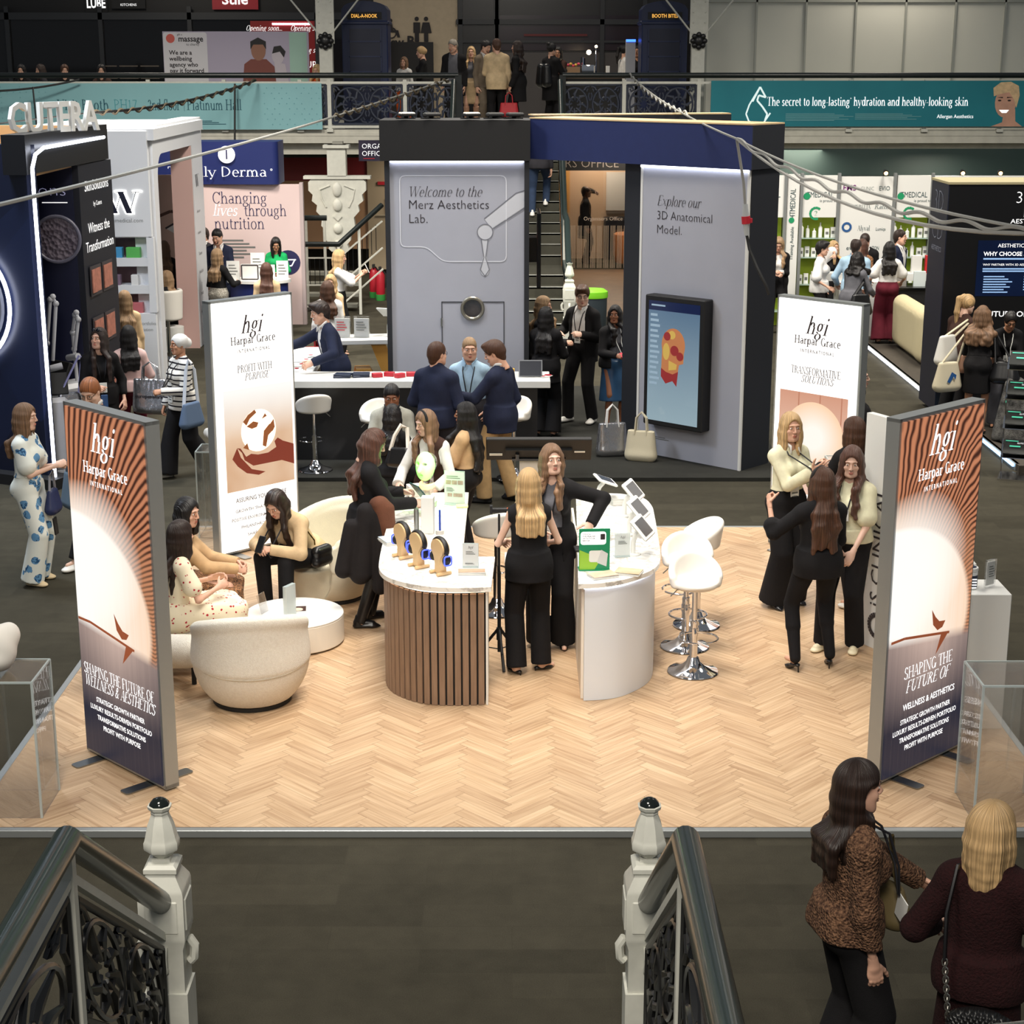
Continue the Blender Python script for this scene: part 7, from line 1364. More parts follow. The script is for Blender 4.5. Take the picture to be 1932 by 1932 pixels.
# ---------------------------------------------------------------- things on the white counter
for i,(px,py)in enumerate(((1178,973),(1187,1008),(1194,1046))):q=gq(px,py);tablet_stand(('farthest','middle','nearest')[i]+' of three white tablets on curved stands along the white counter',(q[0],q[1],CT+.001),70,.98,mat('tablet_face',(70,70,72),.2),48)
q=gq(1127,950);tablet_stand('small white tablet on a pole at the far end of the white counter',(q[0],q[1],CT+.001),100,.9,None,20);leaflets('thick stack of white brochures at the far end of the white counter',gq(1174,950),10,9,(.2,.14),(226,224,218),(190,188,182))
p=gq(1121,1076);t=thing('instruction_sign','green and white sign telling visitors to touch the badge reader','sign',(p[0],p[1],CT+.001),4);m=MB();m.box((0,0,.16),(.23,.012,.32));m.box((0,.03,.004),(.23,.1,.008));m.build('sign_board',mat('sign_green',(26,140,96),.4),t,0);shape2d(t,'white_panel',[rrect(.19,.1,.02,4,-.01,.25)],txt_w,-.008);shape2d(t,'lime_panel',[[(-.112,.005),(.0,.005),(.05,.09),(-.112,.16)]],mat('sign_lime',(150,196,60),.5),-.0075);shape2d(t,'reader_print',[rrect(.1,.09,.015,3,.01,.11)],paper,-.009);shape2d(t,'badge_print',[[(.02,.06),(.09,.03),(.1,.13),(.05,.16)]],mat('sign_grey2',(214,216,216),.5),-.01);shape2d(t,'black_icon',[rrect(.035,.045,.005,2,.06,.26)],ink,-.0095)
lettering(t,[(q_,-.09,.275-i*.016,.012,'l','n',dict(bold=.02))for i,q_ in enumerate(('TOUCH','THE READER','WITH YOUR','BADGE'))],ink,-.0095)
t=acr_sign('small acrylic sign with logo near the tablets on the white counter',gq(1174,1051),12,.12,.19);lettering(t,[('hgi',0,.15,.02,'c','s',dict(shear=.2))],ink,-.007);shape2d(t,'card_print',rows(-.035,.035,.125,3,.004,.01),txt_g,-.007)
leaflets('fanned copper brochures in front of the green sign',gq(1137,1088),24,3,(.2,.13),(196,150,122),(236,214,190));leaflets('cream brochures beside the fanned copper ones',gq(1186,1082),-18,3,(.19,.14),(226,206,176),(170,146,112));box_thing('card_reader','small dark card reader at the left edge of the white counter','reader',gq(1092,1038)+(CT+.001,),(.07,.12,.02),blk,5)
q=G(560,1140,.292);t=thing('catalogue','dark catalogue with a glowing cover lying on the low table','catalogue',(-1.77,13.2,.293),6);m=MB();m.box((0,0,.006),(.18,.14,.012));m.m=1;m.box((0,0,.0125),(.17,.13,.002));m.m=2;m.prism(disc(.02,-.02,.04),.0135,.0145);m.build('catalogue_body',[paper,mat('cat_brown',(70,48,44),.4),mat('cat_cream',(240,214,186),.4)],t,0)
t=thing('table_sign','clear block sign standing on the low table','sign',(-1.79,13.0,.293),62);m=MB();m.box((0,0,.14),(.13,.035,.28),bev=.002);m.build('clear_block',acr_e,t,0);m=MB();m.box((0,0,.15),(.115,.008,.22));m.build('card',paper,t,0)
t=thing('table_card','second clear card stand on the far side of the low table','sign',(-2.03,13.15,.293),70);m=MB();m.box((0,0,.08),(.12,.006,.16),rot=Matrix.Rotation(R(-15),3,'X'));m.build('clear_card',acr,t,0)
q=G(1180,851,.04);
def tote(label,loc,rz,d,mt,strap,name='tote_bag',hl=.22,extra=None,tilt=0):
 t=thing(name,label,'bag',loc,rz);w_,dp,h=d;g=Grid((-w_*.8,-dp*1.2-.05,-.03),(w_*.8,dp*1.2+.05,h+.06),.012)
 g.cap((-w_*.36,0,dp*.4),(w_*.36,0,dp*.4),dp*.5,k=.02).cap((-w_*.4,0,dp*.4),(-w_*.42,0,h),dp*.35,dp*.16,.02).cap((w_*.4,0,dp*.4),(w_*.42,0,h),dp*.35,dp*.16,.02)
 for f in np.linspace(-.4,.4,7):g.cap((f*w_,0,dp*.4),(f*w_*1.05,0,h-.02*math.cos(f*6)),dp*.48,dp*.2,.03)
 g.cut((0,0,1),(0,0,h));gobj('bag_body',g,mt,t)
 for sy in(-1,1):m=MB();m.tube([(-w_*.25,sy*dp*.18,h-.05),(-w_*.2,sy*dp*.1,h+hl*.7),(0,0,h+hl),(w_*.2,sy*dp*.1,h+hl*.7),(w_*.25,sy*dp*.18,h-.05)],.012,6,flat=1.6);m.build('handle',strap,t)
 if extra:lettering(t,[(extra[0],0,h*.45,extra[2],'c','n',dict(bold=.02))],extra[1],-dp*.42)
 return t
silver=mat('foil_silver',(190,190,194),.2,.85,bump=.5,bscale=14);canvas=mat('canvas_natural',(206,196,170),.85,bump=.2,bscale=150)
tote('silver carrier bag on the floor at the foot of the angled tower',(1.2,19.9,.045),10,(.3,.16,.4),silver,mat('strap_white',(226,224,220),.6),'carrier_bag');tote('tan canvas bag on the floor leaning on the angled tower',(1.53,19.64,.045),-20,(.3,.16,.36),canvas,canvas)
# ---------------------------------------------------------------- cloth
bk=cloth('black',(22,21,23));ch=cloth('charcoal',(44,43,48));nv=cloth('navy',(32,38,60));wh=cloth('white',(232,228,220));cr=cloth('cream',(232,218,186));kh=cloth('khaki',(176,146,104));tn=cloth('tan',(196,162,122));bg=cloth('beige',(206,178,140));lb=cloth('shirt_blue',(158,186,208));gz=cloth('grey_blazer',(176,176,166));bu=cloth('burgundy',(92,26,40));pkc=cloth('pink',(226,186,182));grc=cloth('green',(22,150,84));dj=cloth('denim',(44,58,82));brn=cloth('brown',(62,42,36));gy=cloth('grey',(92,92,98));bgj=cloth('beige_jacket',(196,172,136));gys=cloth('grey_suit',(112,100,86));org=cloth('orange',(214,92,36));red=cloth('red',(176,30,40));bw_=cloth('brown_wool',(92,62,46))
leather=mat('leather_black',(20,20,22),.3);wsn=mat('sneaker_white',(232,230,224),.5);tanl=mat('leather_tan',(196,150,124),.5);olive=mat('leather_olive',(112,98,66),.5);creaml=mat('leather_cream',(232,222,190),.4)
def pat(name,fn,rough=.85,bump=None):
 M=Mat(name);fn(M);M.set(Roughness=rough);M.b.inputs['Specular IOR Level'].default_value=.25
 if bump:M.bump(M.voro(bump)if bump>0 else M.noise(-bump),.9,.012)
 return M.m
def f_(M):x,y,z=M.xyz();M.base(M.mix((232,228,220),(30,28,36),(z*105.).fn('SINE').gt(.62)))
stripe=pat('striped_knit',f_)
def f_(M):d=M.voro(9.5);n=M.noise(18,detail=2);M.base(M.mix(M.mix((98,146,188),(44,82,122),(n-.5).fn('ABSOLUTE').lt(.035)),(226,230,224),(d+n*.5).ramp(.6,.63)))
floral=pat('blue_floral',f_)
def f_(M):d=M.voro(26);M.base(M.mix((178,44,52),(240,228,200),(d+M.noise(40)*.5).ramp(.46,.5)))
cherry=pat('cherry_print',f_)
def f_(M):d=M.voro(55);M.base(M.mix((36,26,22),(164,118,82),(d-.42).fn('ABSOLUTE').ramp(.05,.18)))
leopard=pat('leopard_print',f_)
def f_(M):M.base(M.mix((62,42,32),(132,98,74),M.noise(70,detail=2).ramp(.35,.7)))
knit=pat('nubby_knit',f_,.95,85)
def f_(M):M.base(M.mix((120,112,100),(236,232,220),M.noise(120,detail=1).ramp(.4,.62)));M.set(Metallic=.35)
sequin=pat('sequin',f_,.35,-150)
satin=mat('satin_blue',(44,74,106),.3,var=.2,vscale=5);burgw=pat('burgundy_wool',lambda M:M.base(M.mix((22,8,9),(46,15,17),M.noise(60))),.95,-90)
lan=mat('lanyard_black',(26,26,32),.6);lanw=mat('lanyard_white',(215,215,210),.6)
J=[(-.25,.09),(.0,.012),(.12,.012),(.4,.07),(.5,.08)];JO=[(-.4,.13),(.0,.1),(.3,.09),(.5,.085)]
def jkt(m,hem=.17,**k):return dict(n='jacket',m=m,inf=k.pop('inf',.026),hem=(hem,.2),v=k.pop('v',J),nr=.07,**k)
def tro(m,w=.03,**k):return dict(n='trousers',m=m,w=w,**k)
def unt(m,hem=.1,n='jumper',**k):return dict(n=n,m=m,inf=k.pop('inf',.02),hem=(hem,.19),**k)
def shirt(m,n='shirt',**k):return dict(n=n,m=m,**k)
SUIT=lambda s,j,hem=.17:[shirt(s,collar=True),jkt(j,hem)]
def phone(label,p,rz,tilt=50,m=None,name='phone',d=(.075,.012,.15)):
 t=MB();t.box((0,0,0),d,bev=.005);o=t.build(name,m or leather,None,0);o.location=p;o.rotation_euler=(R(tilt),0,R(rz));return tag(o,label,'phone' if name=='phone' else name.split('_')[-1])
def hnd(j,dy=.09,dz=0):k=_last['k'];return wpt(k.W[j]+k.hd[j]*dy+A3(0,0,dz))
def strap(label,name,pts,r,m,flat=1.8):t=thing(name,label,'bag');b=MB();b.tube(pts,r,6,flat=flat);b.build('strap',m,t);return t
def sack(label,name,c,rz,d,m,sm,top,cat='bag',r=.012):
 """soft shoulder bag hanging at c, strap up to the point list top"""
 t=thing(name,label,cat,c,rz);w_,dp,h=d;g=Grid((-w_*.8,-dp-.05,-.04),(w_*.8,dp+.05,h+.05),.011)
 for f in np.linspace(-.4,.4,6):g.cap((f*w_*.95,0,dp*.5),(f*w_*.8,0,h-.02),dp*.5,dp*.22,.04)
 gobj('bag_body',g,m,t);M4=Matrix.LocRotScale(Vector(c),Matrix.Rotation(R(rz),3,'Z').to_quaternion(),None).inverted();P=[M4@Vector(p)for p in top]
 b=MB();b.tube([(-w_*.36,0,h-.03)]+P+[(w_*.36,0,h-.03)],r,6,flat=1.5);b.build('strap',sm,t);return t
def hump(label,name,cat,loc,rz,cap_list,m,h=.012,part='cloth'):
 t=thing(name,label,cat,loc,rz);P=np.array([c for q in cap_list for c in q[:2]]);g=Grid(P.min(0)-.14,P.max(0)+.14,h)
 for q in cap_list:g.cap(*q[:4],k=.03,**(q[4]if len(q)>4 else{}))
 gobj(part,g,m,t);return t
# ---------------------------------------------------------------- people on the oak booth floor
Z=PZ
person('woman in black sleeveless peplum top and trousers, back turned, between the counters',(.13,12.4),8,z=Z,H=1.63,hair=('long','blonde'),hlen=.42,front=0,head=(-22,0),top=[dict(n='top',m=bk,inf=.018,sl=0,hem=(.16,.2),cut=.13)],bot=tro(bk,.035),shoes=('flat',leather),aL=(-.17,.3,1.02),aR=(.2,.3,1.0),hL='hold',hR='hold',feet=((-.1,.0),(.11,.06)),toe=((-.5,1),(.9,.4)),skin='fair',face=0)
person('woman with wavy hair and black blazer facing us behind the sleeveless woman',(.32,13.02),168,z=Z,H=1.68,hair=('wavy','light'),hlen=.4,head=(28,-4),top=[shirt(gy,'blouse'),jkt(bk,.2,v=JO)],bot=tro(bk,.06),shoes=('flat',leather),aL=(-.34,.14,1.1),paL=(-1,-.5,.1),hL='relax',aR=(.06,.3,1.05),hR='hold',lanyard=lan,skin='fair')
person('woman in white blouse and brown vest with black headband behind the walnut counter',(-.72,14.9),158,z=Z,H=1.6,lean=8,hair=('long','light'),hlen=.44,head=(-32,14),band=1,top=[shirt(wh,'blouse',fl=.015,inf=.018),dict(n='vest',m=brn,inf=.026,sl=0,v=[(-.3,0),(.2,.0),(.4,.07),(.5,.08)],cut=-.04)],bot=tro(brn,.03),aL=(-.2,.36,.99),aR=(.2,.34,1.0),hL='relax',hR='relax',skin='fair')
t_=person('woman with very long dark wavy hair, tan top and purple glove',(-.42,15.35),72,z=Z,H=1.55,hair=('wavy','black'),hlen=.62,head=(8,0),top=[shirt(tn,'top',sl=.4,fl=.03,inf=.02)],bot=tro(bk,.03),aL=(-.05,.34,1.1),aR=(.22,.3,1.12),hR='hold',skin='brown')
hump('purple glove worn by the woman in the tan top','glove','glove',(0,0,0),0,[(tuple(hnd(0,.0)),tuple(hnd(0,.1)),.036,.034)],mat('glove_purple',(150,70,190),.5),.009,'glove_skin')
person('woman with long brown hair in black coat and tall boots reading at the walnut counter',(-1.2,13.6),-70,z=Z,H=1.68,hair=('wavy','auburn'),hlen=.5,front=0,head=(-4,26),shades=1,top=[shirt(bk,'jumper',inf=.022),jkt(bk,.38,inf=.03,v=JO)],bot=dict(n='skirt',m=bk,len=.52,fl=.05),shoes=('boot',leather),aL=(-.1,.34,1.1),aR=(.14,.36,1.06),hL='hold',hR='hold',feet=((-.1,.04),(.1,-.1)),skin='fair')
p=(hnd(0)+hnd(1))/2;phone('dark green booklet held open by the woman in the black coat',p+Vector((.03,0,.03)),-60,38,mat('booklet_teal',(30,74,74),.4),'booklet',(.17,.012,.22))
c=wpt((.3,.03,.84));hump('brown fringed scarf hung over the arm of the woman in the black coat','scarf','scarf',tuple(c),-70,[((0,0,.27),(.0,.05,-.02),.075,.085),((-.05,-.02,.26),(-.04,-.02,.02),.06,.07),((.03,.06,.24),(.03,.07,-.14),.05,.05)]+[((-.03+.02*i,.06,-.1),(-.03+.022*i,.07,-.24),.008,.005)for i in range(5)],cloth('scarf_brown',(98,62,46),bump=.5),.011)
c=wpt((.28,-.09,.44));hump('folded black coat hanging from the arm of the long haired woman','coat','coat',tuple(c),-70,[((0,0,.62),(.02,-.06,.1),.07,.09),((.02,.1,.6),(.04,.1,-.02),.06,.07),((-.02,-.12,.5),(.0,-.2,.14),.06,.07)],cloth('coat_black',(30,27,28)),.013)
person('woman in beige jumper bent over her phone in the cream tub chair',(-1.78,14.12),146,z=Z,H=1.68,seat=.37,lean=34,hair=('long','dark'),hlen=.5,head=(10,34),top=[unt(bg,.03,inf=.026)],bot=tro(bk,.012),shoes=('boot',leather),aL=(-.06,.52,.63),aR=(.06,.54,.63),hL='hold',hR='hold',nL=(-.4,.2,.7),nR=(.4,.2,.7),feet=((-.15,.46),(.13,.4)),lanyard=lan,badge=.1,skin='light')
p=(hnd(0)+hnd(1))/2;phone('dark phone held in both hands by the seated woman in beige',p+Vector((0,0,.04)),146,30)
t=hump('small black quilted bag with gold chain at the hip of the seated woman in beige','handbag','bag',tuple(wpt((-.27,.1,.56))),146,[((0,-.05,0),(0,.08,0),.05,.05),((0,-.05,-.08),(0,.08,-.08),.055,.055)],leather,.01,'bag_body');b=MB();M4=Matrix.LocRotScale(t.location,t.rotation_euler.to_quaternion(),None).inverted();k=_last['k'];b.tube([M4@wpt(q)for q in(A3(-.2,.12,.6),k.P+k.u*.2-k.x*.19,k.S[0]+k.u*.07,k.N+k.f*.1-k.u*.06)],.007,6);b.build('chain',mat('chain_gold',(176,140,70),.25,.9),t)
person('woman in cream dress with red cherry print seated with her back to us',(-2.6,12.45),-62,z=Z,H=1.62,seat=.38,lean=6,hair=('long','dark'),hlen=.52,front=0,head=(12,4),top=[shirt(cherry,'dress_top',sl=.3,fl=.025,inf=.018)],bot=dict(n='skirt',name='dress_skirt',m=cherry,len=.55,fl=.09,inf=.035),shoes=('boot',leather),aL=(-.08,.36,.72),aR=(.12,.34,.7),feet=((-.1,.36),(.08,.34)),face=0,skin='light')
person('woman in tan jumper and leopard skirt seated behind the front left banner',(-2.72,13.12),-84,z=Z,H=1.66,seat=.38,lean=10,hair=('long','black'),front=0,hlen=.4,head=(-30,8),top=[unt(tn,.03,inf=.024)],bot=dict(n='skirt',m=leopard,len=.72,fl=.02,inf=.02),shoes=('boot',leather),aL=(-.06,.5,.66),aR=(.06,.5,.64),hL='hold',hR='hold',feet=((-.06,.44),(.16,.36)),skin='light')
person('laughing blonde woman in white blouse with badge, in front of the peach arch banner',(2.36,14.12),-152,z=Z,H=1.71,hair=('bob','blonde'),hlen=.26,head=(-14,2),top=[shirt(cr,'blouse',fl=.02,inf=.016,collar=wh)],bot=tro(bk,.085),shoes=('boot',leather),aR=(.0,.34,1.25),aL=(-.1,.32,1.06),hR='open',hL='hold',nR=(0,1,.2),lanyard=lan,badge=.08)
person('woman with brown hair in black jacket seen from behind beside the laughing blonde',(2.94,14.25),28,z=Z,H=1.64,hair=('bob','brown'),hlen=.24,front=1,head=(20,0),top=[shirt(bk,'jumper'),jkt(bk,.18,v=JO)],bot=tro(bk,.03),shoes=('sneaker',wsn),aL=(-.12,.3,1.2),hL='hold',feet=((-.16,-.3),(.14,-.02)),face=0)
person('woman in black top and leggings with long brown hair and headband, back turned',(2.35,12.48),10,z=Z,H=1.62,bulk=1.08,hair=('wavy','brown'),hlen=.58,front=0,head=(28,0),band=1,top=[dict(n='top',m=bk,inf=.022,sl=.62,fl=.03,hem=(.15,.2))],bot=tro(bk,.0,inf=.008),shoes=('heel',leather),aL=(-.36,.2,1.36),paL=(-.8,-.1,-1),hL='grip',aR=(.12,.3,.98),feet=((-.16,.0),(.15,.04)),toe=((-.3,1),(.3,1)),face=0)
person('woman in cream short sleeved top with black trim facing us at the right',(2.68,12.98),148,z=Z,H=1.68,hair=('wavy','auburn'),hlen=.46,head=(18,12),top=[shirt(cr,'top',sl=.36,fl=.028,inf=.022,hem=(.04,.17))],bot=tro(bk,.03),shoes=('loafer',creaml),aL=(-.14,.28,.9),aR=(.02,.3,.94),hR='hold',lanyard=lan,badge=.24,feet=((-.1,.02),(.13,.12)),skin='fair')
# ---------------------------------------------------------------- round the reception counter
S_=.042
person('man in navy jumper with short brown hair and beard, back turned at the reception',(-.8,17.75),-24,sex='m',H=1.77,bulk=1.06,hair=('short','brown'),beard=1,glasses=1,head=(-22,2),top=[unt(nv,.13,inf=.03,polo=1)],bot=tro(ch,.03),shoes=('shoe',leather),aL=(-.2,.22,.98),aR=(.2,.2,.95))
person('young man in pale blue shirt with black lanyard facing us at the reception',(-.46,18.3),172,sex='m',H=1.74,hair=('buzz','sand'),head=(14,6),top=[shirt(lb,inf=.02,collar=True)],bot=tro(ch,.03),shoes=('shoe',leather),aL=(-.22,.06,.92),aR=(.24,.1,.95),hR='none',lanyard=lan,badge=.1)
person('man in dark blazer and khaki trousers looking down at his phone',(-.13,17.85),62,sex='m',H=1.77,hair=('thick','brown'),beard=0,head=(18,22),top=[shirt(wh,collar=True),jkt(nv,.2,inf=.03)],bot=tro(kh,.035),shoes=('shoe',leather),aL=(-.16,.4,1.12),hL='hold',aR=(.2,.08,.86),feet=((-.12,.12),(.12,-.1)))
phone('phone held out by the man in khaki trousers',hnd(0)+Vector((0,0,.02)),62,60)
person('seated man in pale grey blazer with dark hair, facing us',(-1.28,17.8),182,sex='m',H=1.74,seat=.45,lean=6,hair=('short','black'),head=(0,18),top=[shirt(ch,collar=True),jkt(gz,.02,v=JO)],bot=tro(ch,.02),shoes=('shoe',leather),aL=(-.08,.34,.78),aR=(.1,.34,.78),hL='hold',hR='hold',skin='brown')
t=thing('low_stool','white low stool under the man in the grey blazer','stool',(-1.28,17.95,0));m=MB();m.lathe([(.2,0),(.2,.36),(.19,.37)],n=20);m.build('seat_drum',white,t)
person('woman with straight black hair and black jacket seated with her back to us',(-1.24,16.8),-12,H=1.62,seat=.45,lean=10,hair=('long','black'),hlen=.42,front=0,head=(-4,8),top=[unt(bk,.03,inf=.024)],bot=tro(bk,.02),shoes=('flat',leather),aL=(-.08,.28,.85),aR=(.16,.28,.8),face=0)
t=thing('low_stool','white low stool under the black haired woman seen from behind','stool',(-1.26,16.74,0));m=MB();m.lathe([(.2,0),(.2,.36),(.19,.37)],n=20);m.build('seat_drum',white,t)
sack('black handbag with chunky white strap on the back of the black haired woman','handbag',tuple(wpt((.16,-.2,.72))),-12,(.26,.1,.2),leather,mat('strap_ivory',(214,208,196),.5),[wpt(q)for q in((.1,-.16,1.05),(.14,-.06,1.14),(.19,.02,1.1))],r=.02)
person('man in navy suit leaning on the reception counter with an open palm',(-2.16,20.55),112,z=S_,sex='m',H=1.8,lean=14,hair=('thick','dark'),head=(0,12),top=[shirt(wh,collar=True),jkt(nv,.18,inf=.03)],bot=tro(nv,.03),shoes=('shoe',leather),aR=(.16,.58,1.14),hR='open',nR=(.3,0,-1),aL=(-.34,.36,1.04),hL='relax',feet=((-.14,-.05),(.14,.1)))
person('woman in black suit with long black hair, back turned at the right of the reception',(.42,21.0),-14,z=S_,H=1.64,hair=('long','black'),hlen=.5,front=0,head=(-16,0),top=[shirt(bk,'jumper'),jkt(bk,.24,v=JO,inf=.03)],bot=tro(bk,.06),shoes=('flat',leather),aL=(-.1,.3,1.05),aR=(.14,.3,1.05),face=0)
person('blonde woman with clasped hands behind the woman in the black suit',(.38,21.7),-104,z=S_,H=1.68,hair=('long','sand'),hlen=.44,head=(0,6),top=[unt(bk,.1)],bot=tro(bk,.03),shoes=('flat',leather),aL=(-.04,.34,1.1),aR=(.06,.34,1.1),hL='grip',hR='grip')
person('man in dark suit, white shirt and white trainers with badge by the far stairs',(.92,21.9),146,z=S_,sex='m',H=1.8,hair=('thick','brown'),glasses=1,head=(34,12),top=[shirt(wh,collar=True,inf=.016),jkt(bk,.2,v=[(-.3,.14),(.0,.1),(.3,.09),(.5,.085)],inf=.03)],bot=tro(bk,.025),shoes=('sneaker',wsn),aL=(-.12,.22,1.12),aR=(.24,.16,1.1),hL='grip',hR='grip',lanyard=lan,badge=.12,feet=((-.16,.02),(.14,.1)),skin='fair')
person('woman with long wavy black hair, black jacket and blue satin skirt holding a red phone',(1.3,21.45),-158,z=S_,H=1.6,bulk=1.05,hair=('wavy','black'),hlen=.46,head=(-36,2),top=[shirt(gy,'top'),jkt(bk,.1,v=JO)],bot=dict(n='skirt',m=satin,len=.4,fl=.06),shoes=('sneaker',wsn),aL=(-.04,.32,1.06),aR=(.1,.3,1.06),hL='hold',hR='hold',lanyard=lanw,badge=.05,skin='brown')
p=(hnd(0)+hnd(1))/2;phone('red phone in the hands of the woman in the blue satin skirt',p,-158,60,mat('phone_red',(214,48,74),.35))
# ---------------------------------------------------------------- left aisle
person('woman in white and blue floral jumpsuit at the left, arms folded up',(-4.38,14.9),-96,H=1.68,hair=('long','light'),hlen=.42,front=0,head=(0,4),top=[shirt(floral,'jumpsuit_top',sl=.34,fl=.03,inf=.022)],bot=tro(floral,.06,name='jumpsuit_legs'),shoes=('sneaker',mat('espadrille',(206,186,150),.8)),aR=(.05,.3,1.14),aL=(-.06,.28,1.12),hL='grip',hR='grip',skin='fair')
sack('navy drawstring bag at the hip of the woman in floral','handbag',tuple(wpt((-.06,.2,.66))),84,(.2,.1,.22),mat('bag_navy',(34,44,84),.5),mat('strap_grey',(150,150,160),.5),[wpt(q)for q in((-.02,.2,1.02),(0,.24,1.08))],r=.008)
phone('dark phone dangling on a strap below the navy bag',wpt((.02,.24,.56)),-96,5,None,'phone',(.08,.015,.16))
person('man with glasses and auburn hair in navy jacket half hidden by the front left banner',(-3.9,15.62),128,sex='m',H=1.8,hair=('short','ginger'),beard=1,glasses=1,head=(40,26),top=SUIT(wh,nv),bot=tro(bk,.02),shoes=('sneaker',wsn),feet=((-.12,.34),(.1,-.3,.04)),aR=(.26,.1,.85),skin='fair')
sack('grey blue tote bag at the side of the man with glasses','tote_bag',tuple(wpt((.36,.12,.42))),128,(.3,.14,.36),mat('tote_bluegrey',(104,124,142),.8),mat('tote_bluegrey',(104,124,142),.8),[wpt(q)for q in((.3,.12,.92),(.3,.16,.92))])
person('woman in black with long brown hair and sunglasses on her head, wearing a badge',(-4.72,19.2),-158,H=1.7,bulk=1.06,hair=('long','dark'),hlen=.52,head=(-42,-4),shades=1,top=[unt(bk,.14,sl=.8)],bot=tro(bk,.03),shoes=('sneaker',leather),aR=(.1,.3,1.06),hR='hold',lanyard=lan,badge=.1,aL=(-.24,.1,.86),skin='light')
phone('blue phone hanging below the badge of the woman in black',wpt((.0,.2,.88)),-158,0,mat('phone_blue',(52,84,130),.35));sack('silver bag behind the right arm of the woman in black with sunglasses','carrier_bag',tuple(wpt((.36,-.06,.6))),-158,(.3,.12,.36),silver,mat('strap_lilac',(160,160,210),.5),[wpt(q)for q in((.2,.0,1.38),(.22,-.06,1.38))])
person('woman with black hair in pale pink jumper, back turned, carrying a silver bag',(-4.5,19.75),18,H=1.64,hair=('long','black'),hlen=.46,front=0,head=(12,0),top=[unt(pkc,.06)],bot=tro(bu,.02),shoes=('flat',leather),aR=(.14,.26,1.1),aL=(-.1,.28,1.16),face=0)
t_=tote('large silver carrier bag with black lettering held by the woman in pink',(-4.2,19.45,.66),-12,(.42,.15,.4),silver,silver,'carrier_bag',.2,('europenworld',txt_d,.045))
person('woman in white head wrap and striped jumper walking left past the arch booth',(-3.75,19.0),132,H=1.66,hair=('turban','black'),wrapm=wh,head=(-6,0),top=[unt(stripe,.14,inf=.026)],bot=tro(bk,.08),shoes=('sneaker',mat('sneaker_grey',(150,146,138),.6)),aL=(-.05,.3,1.06),hL='grip',aR=(.24,.1,.84),lanyard=lan,badge=.04,feet=((-.1,-.25,.05),(.1,.2)),skin='tan')
sack('denim blue shoulder bag of the woman in the striped jumper','shoulder_bag',tuple(wpt((-.34,.1,.66))),60,(.34,.12,.28),mat('bag_denim',(86,106,134),.8),mat('strap_pale',(170,176,186),.7),[wpt(q)for q in((-.2,.06,1.3),(-.19,.02,1.41),(-.2,-.05,1.3))],r=.014)
person('woman with sandy hair partly hidden behind the results wall of the navy booth',(-5.19,22.7),24,H=1.66,hair=('long','sand'),hlen=.5,front=0,top=[unt(bg,.1)],bot=tro(bk,.03),shoes=('flat',leather),face=0)
person('blonde woman in black seated inside the white arch booth',(-5.62,27.75),70,H=1.6,seat=.5,hair=('long','sand'),hlen=.36,head=(20,6),top=[unt(bk,.03)],bot=tro(bk,.02),shoes=('flat',leather),aL=(-.1,.4,.85),aR=(.1,.4,.85));t=thing('low_stool','low stool under the blonde seated in the arch booth','stool',(-5.6,27.75,0));m=MB();m.lathe([(.2,0),(.2,.4)],n=16);m.build('seat_drum',white,t)
person('woman with long light hair standing behind the seated blonde in the arch booth',(-5.86,28.75),20,H=1.7,hair=('long','light'),hlen=.5,front=0,top=[unt(bk,.1)],bot=tro(bk,.03),shoes=('flat',leather),face=0)
person('bearded man in dark suit looking down at the nutrition stand',(-5.1,29.7),178,sex='m',H=1.82,hair=('short','black'),beard=1,head=(-14,22),top=SUIT(wh,nv),bot=tro(nv,.02),shoes=('shoe',leather),aL=(-.1,.3,1.1));person('man in dark jacket half hidden behind the arch booth pillar',(-5.46,30.3),150,sex='m',H=1.78,hair=('short','dark'),head=(-20,5),top=SUIT(wh,ch),bot=tro(bk,.02),shoes=('shoe',leather))
person('blonde woman in black top and sequin skirt seen from behind',(-4.86,28.1),-30,H=1.64,hair=('long','sand'),hlen=.48,front=0,head=(-24,0),top=[shirt(bk,'jumper',inf=.02)],bot=dict(n='skirt',m=sequin,len=.3,fl=.05),shoes=('flat',leather),aR=(.2,.3,1.1),face=0)
person('woman in bright green top behind the navy counter, looking down',(-4.16,30.1),176,H=1.64,hair=('bob','black'),hlen=.26,head=(16,26),top=[shirt(grc,'top')],bot=tro(bk,.03),shoes=('flat',leather),aL=(-.14,.3,1.05),aR=(.14,.3,1.05),skin='tan')
person('woman with long auburn hair and beige coat facing the navy counter',(-3.77,26.1),6,H=1.64,hair=('long','auburn'),hlen=.58,front=0,top=[shirt(bk,'jumper'),jkt(bg,.3,v=JO)],bot=tro(bk,.03),shoes=('flat',leather),face=0)
person('blonde woman in white shirt holding up a phone by the side steps',(-2.8,27.4),-84,H=1.7,hair=('long','blonde'),hlen=.44,front=0,head=(0,6),top=[shirt(wh,sl=.45,fl=.02)],bot=tro(bk,.03),shoes=('flat',leather),aL=(-.04,.4,1.32),aR=(.04,.38,1.3),hL='hold',hR='hold');p=(hnd(0)+hnd(1))/2;phone('white phone raised by the blonde in the white shirt',p+Vector((.02,0,.03)),-84,25,paper)
person('smiling blonde woman facing us behind the white jumper',(-2.66,25.0),158,H=1.6,hair=('wavy','blonde'),hlen=.4,head=(20,10),top=[shirt(bg,'top')],bot=tro(bk,.03),shoes=('flat',leather),aL=(-.1,.3,1.1))
person('woman in white jumper and red trousers with a hair clip, back turned',(-2.6,23.9),16,H=1.64,hair=('wavy','brown'),hlen=.46,front=0,head=(-12,0),top=[unt(wh,.14,inf=.032,fl=.02)],bot=tro(red,.02),shoes=('flat',leather),face=0)
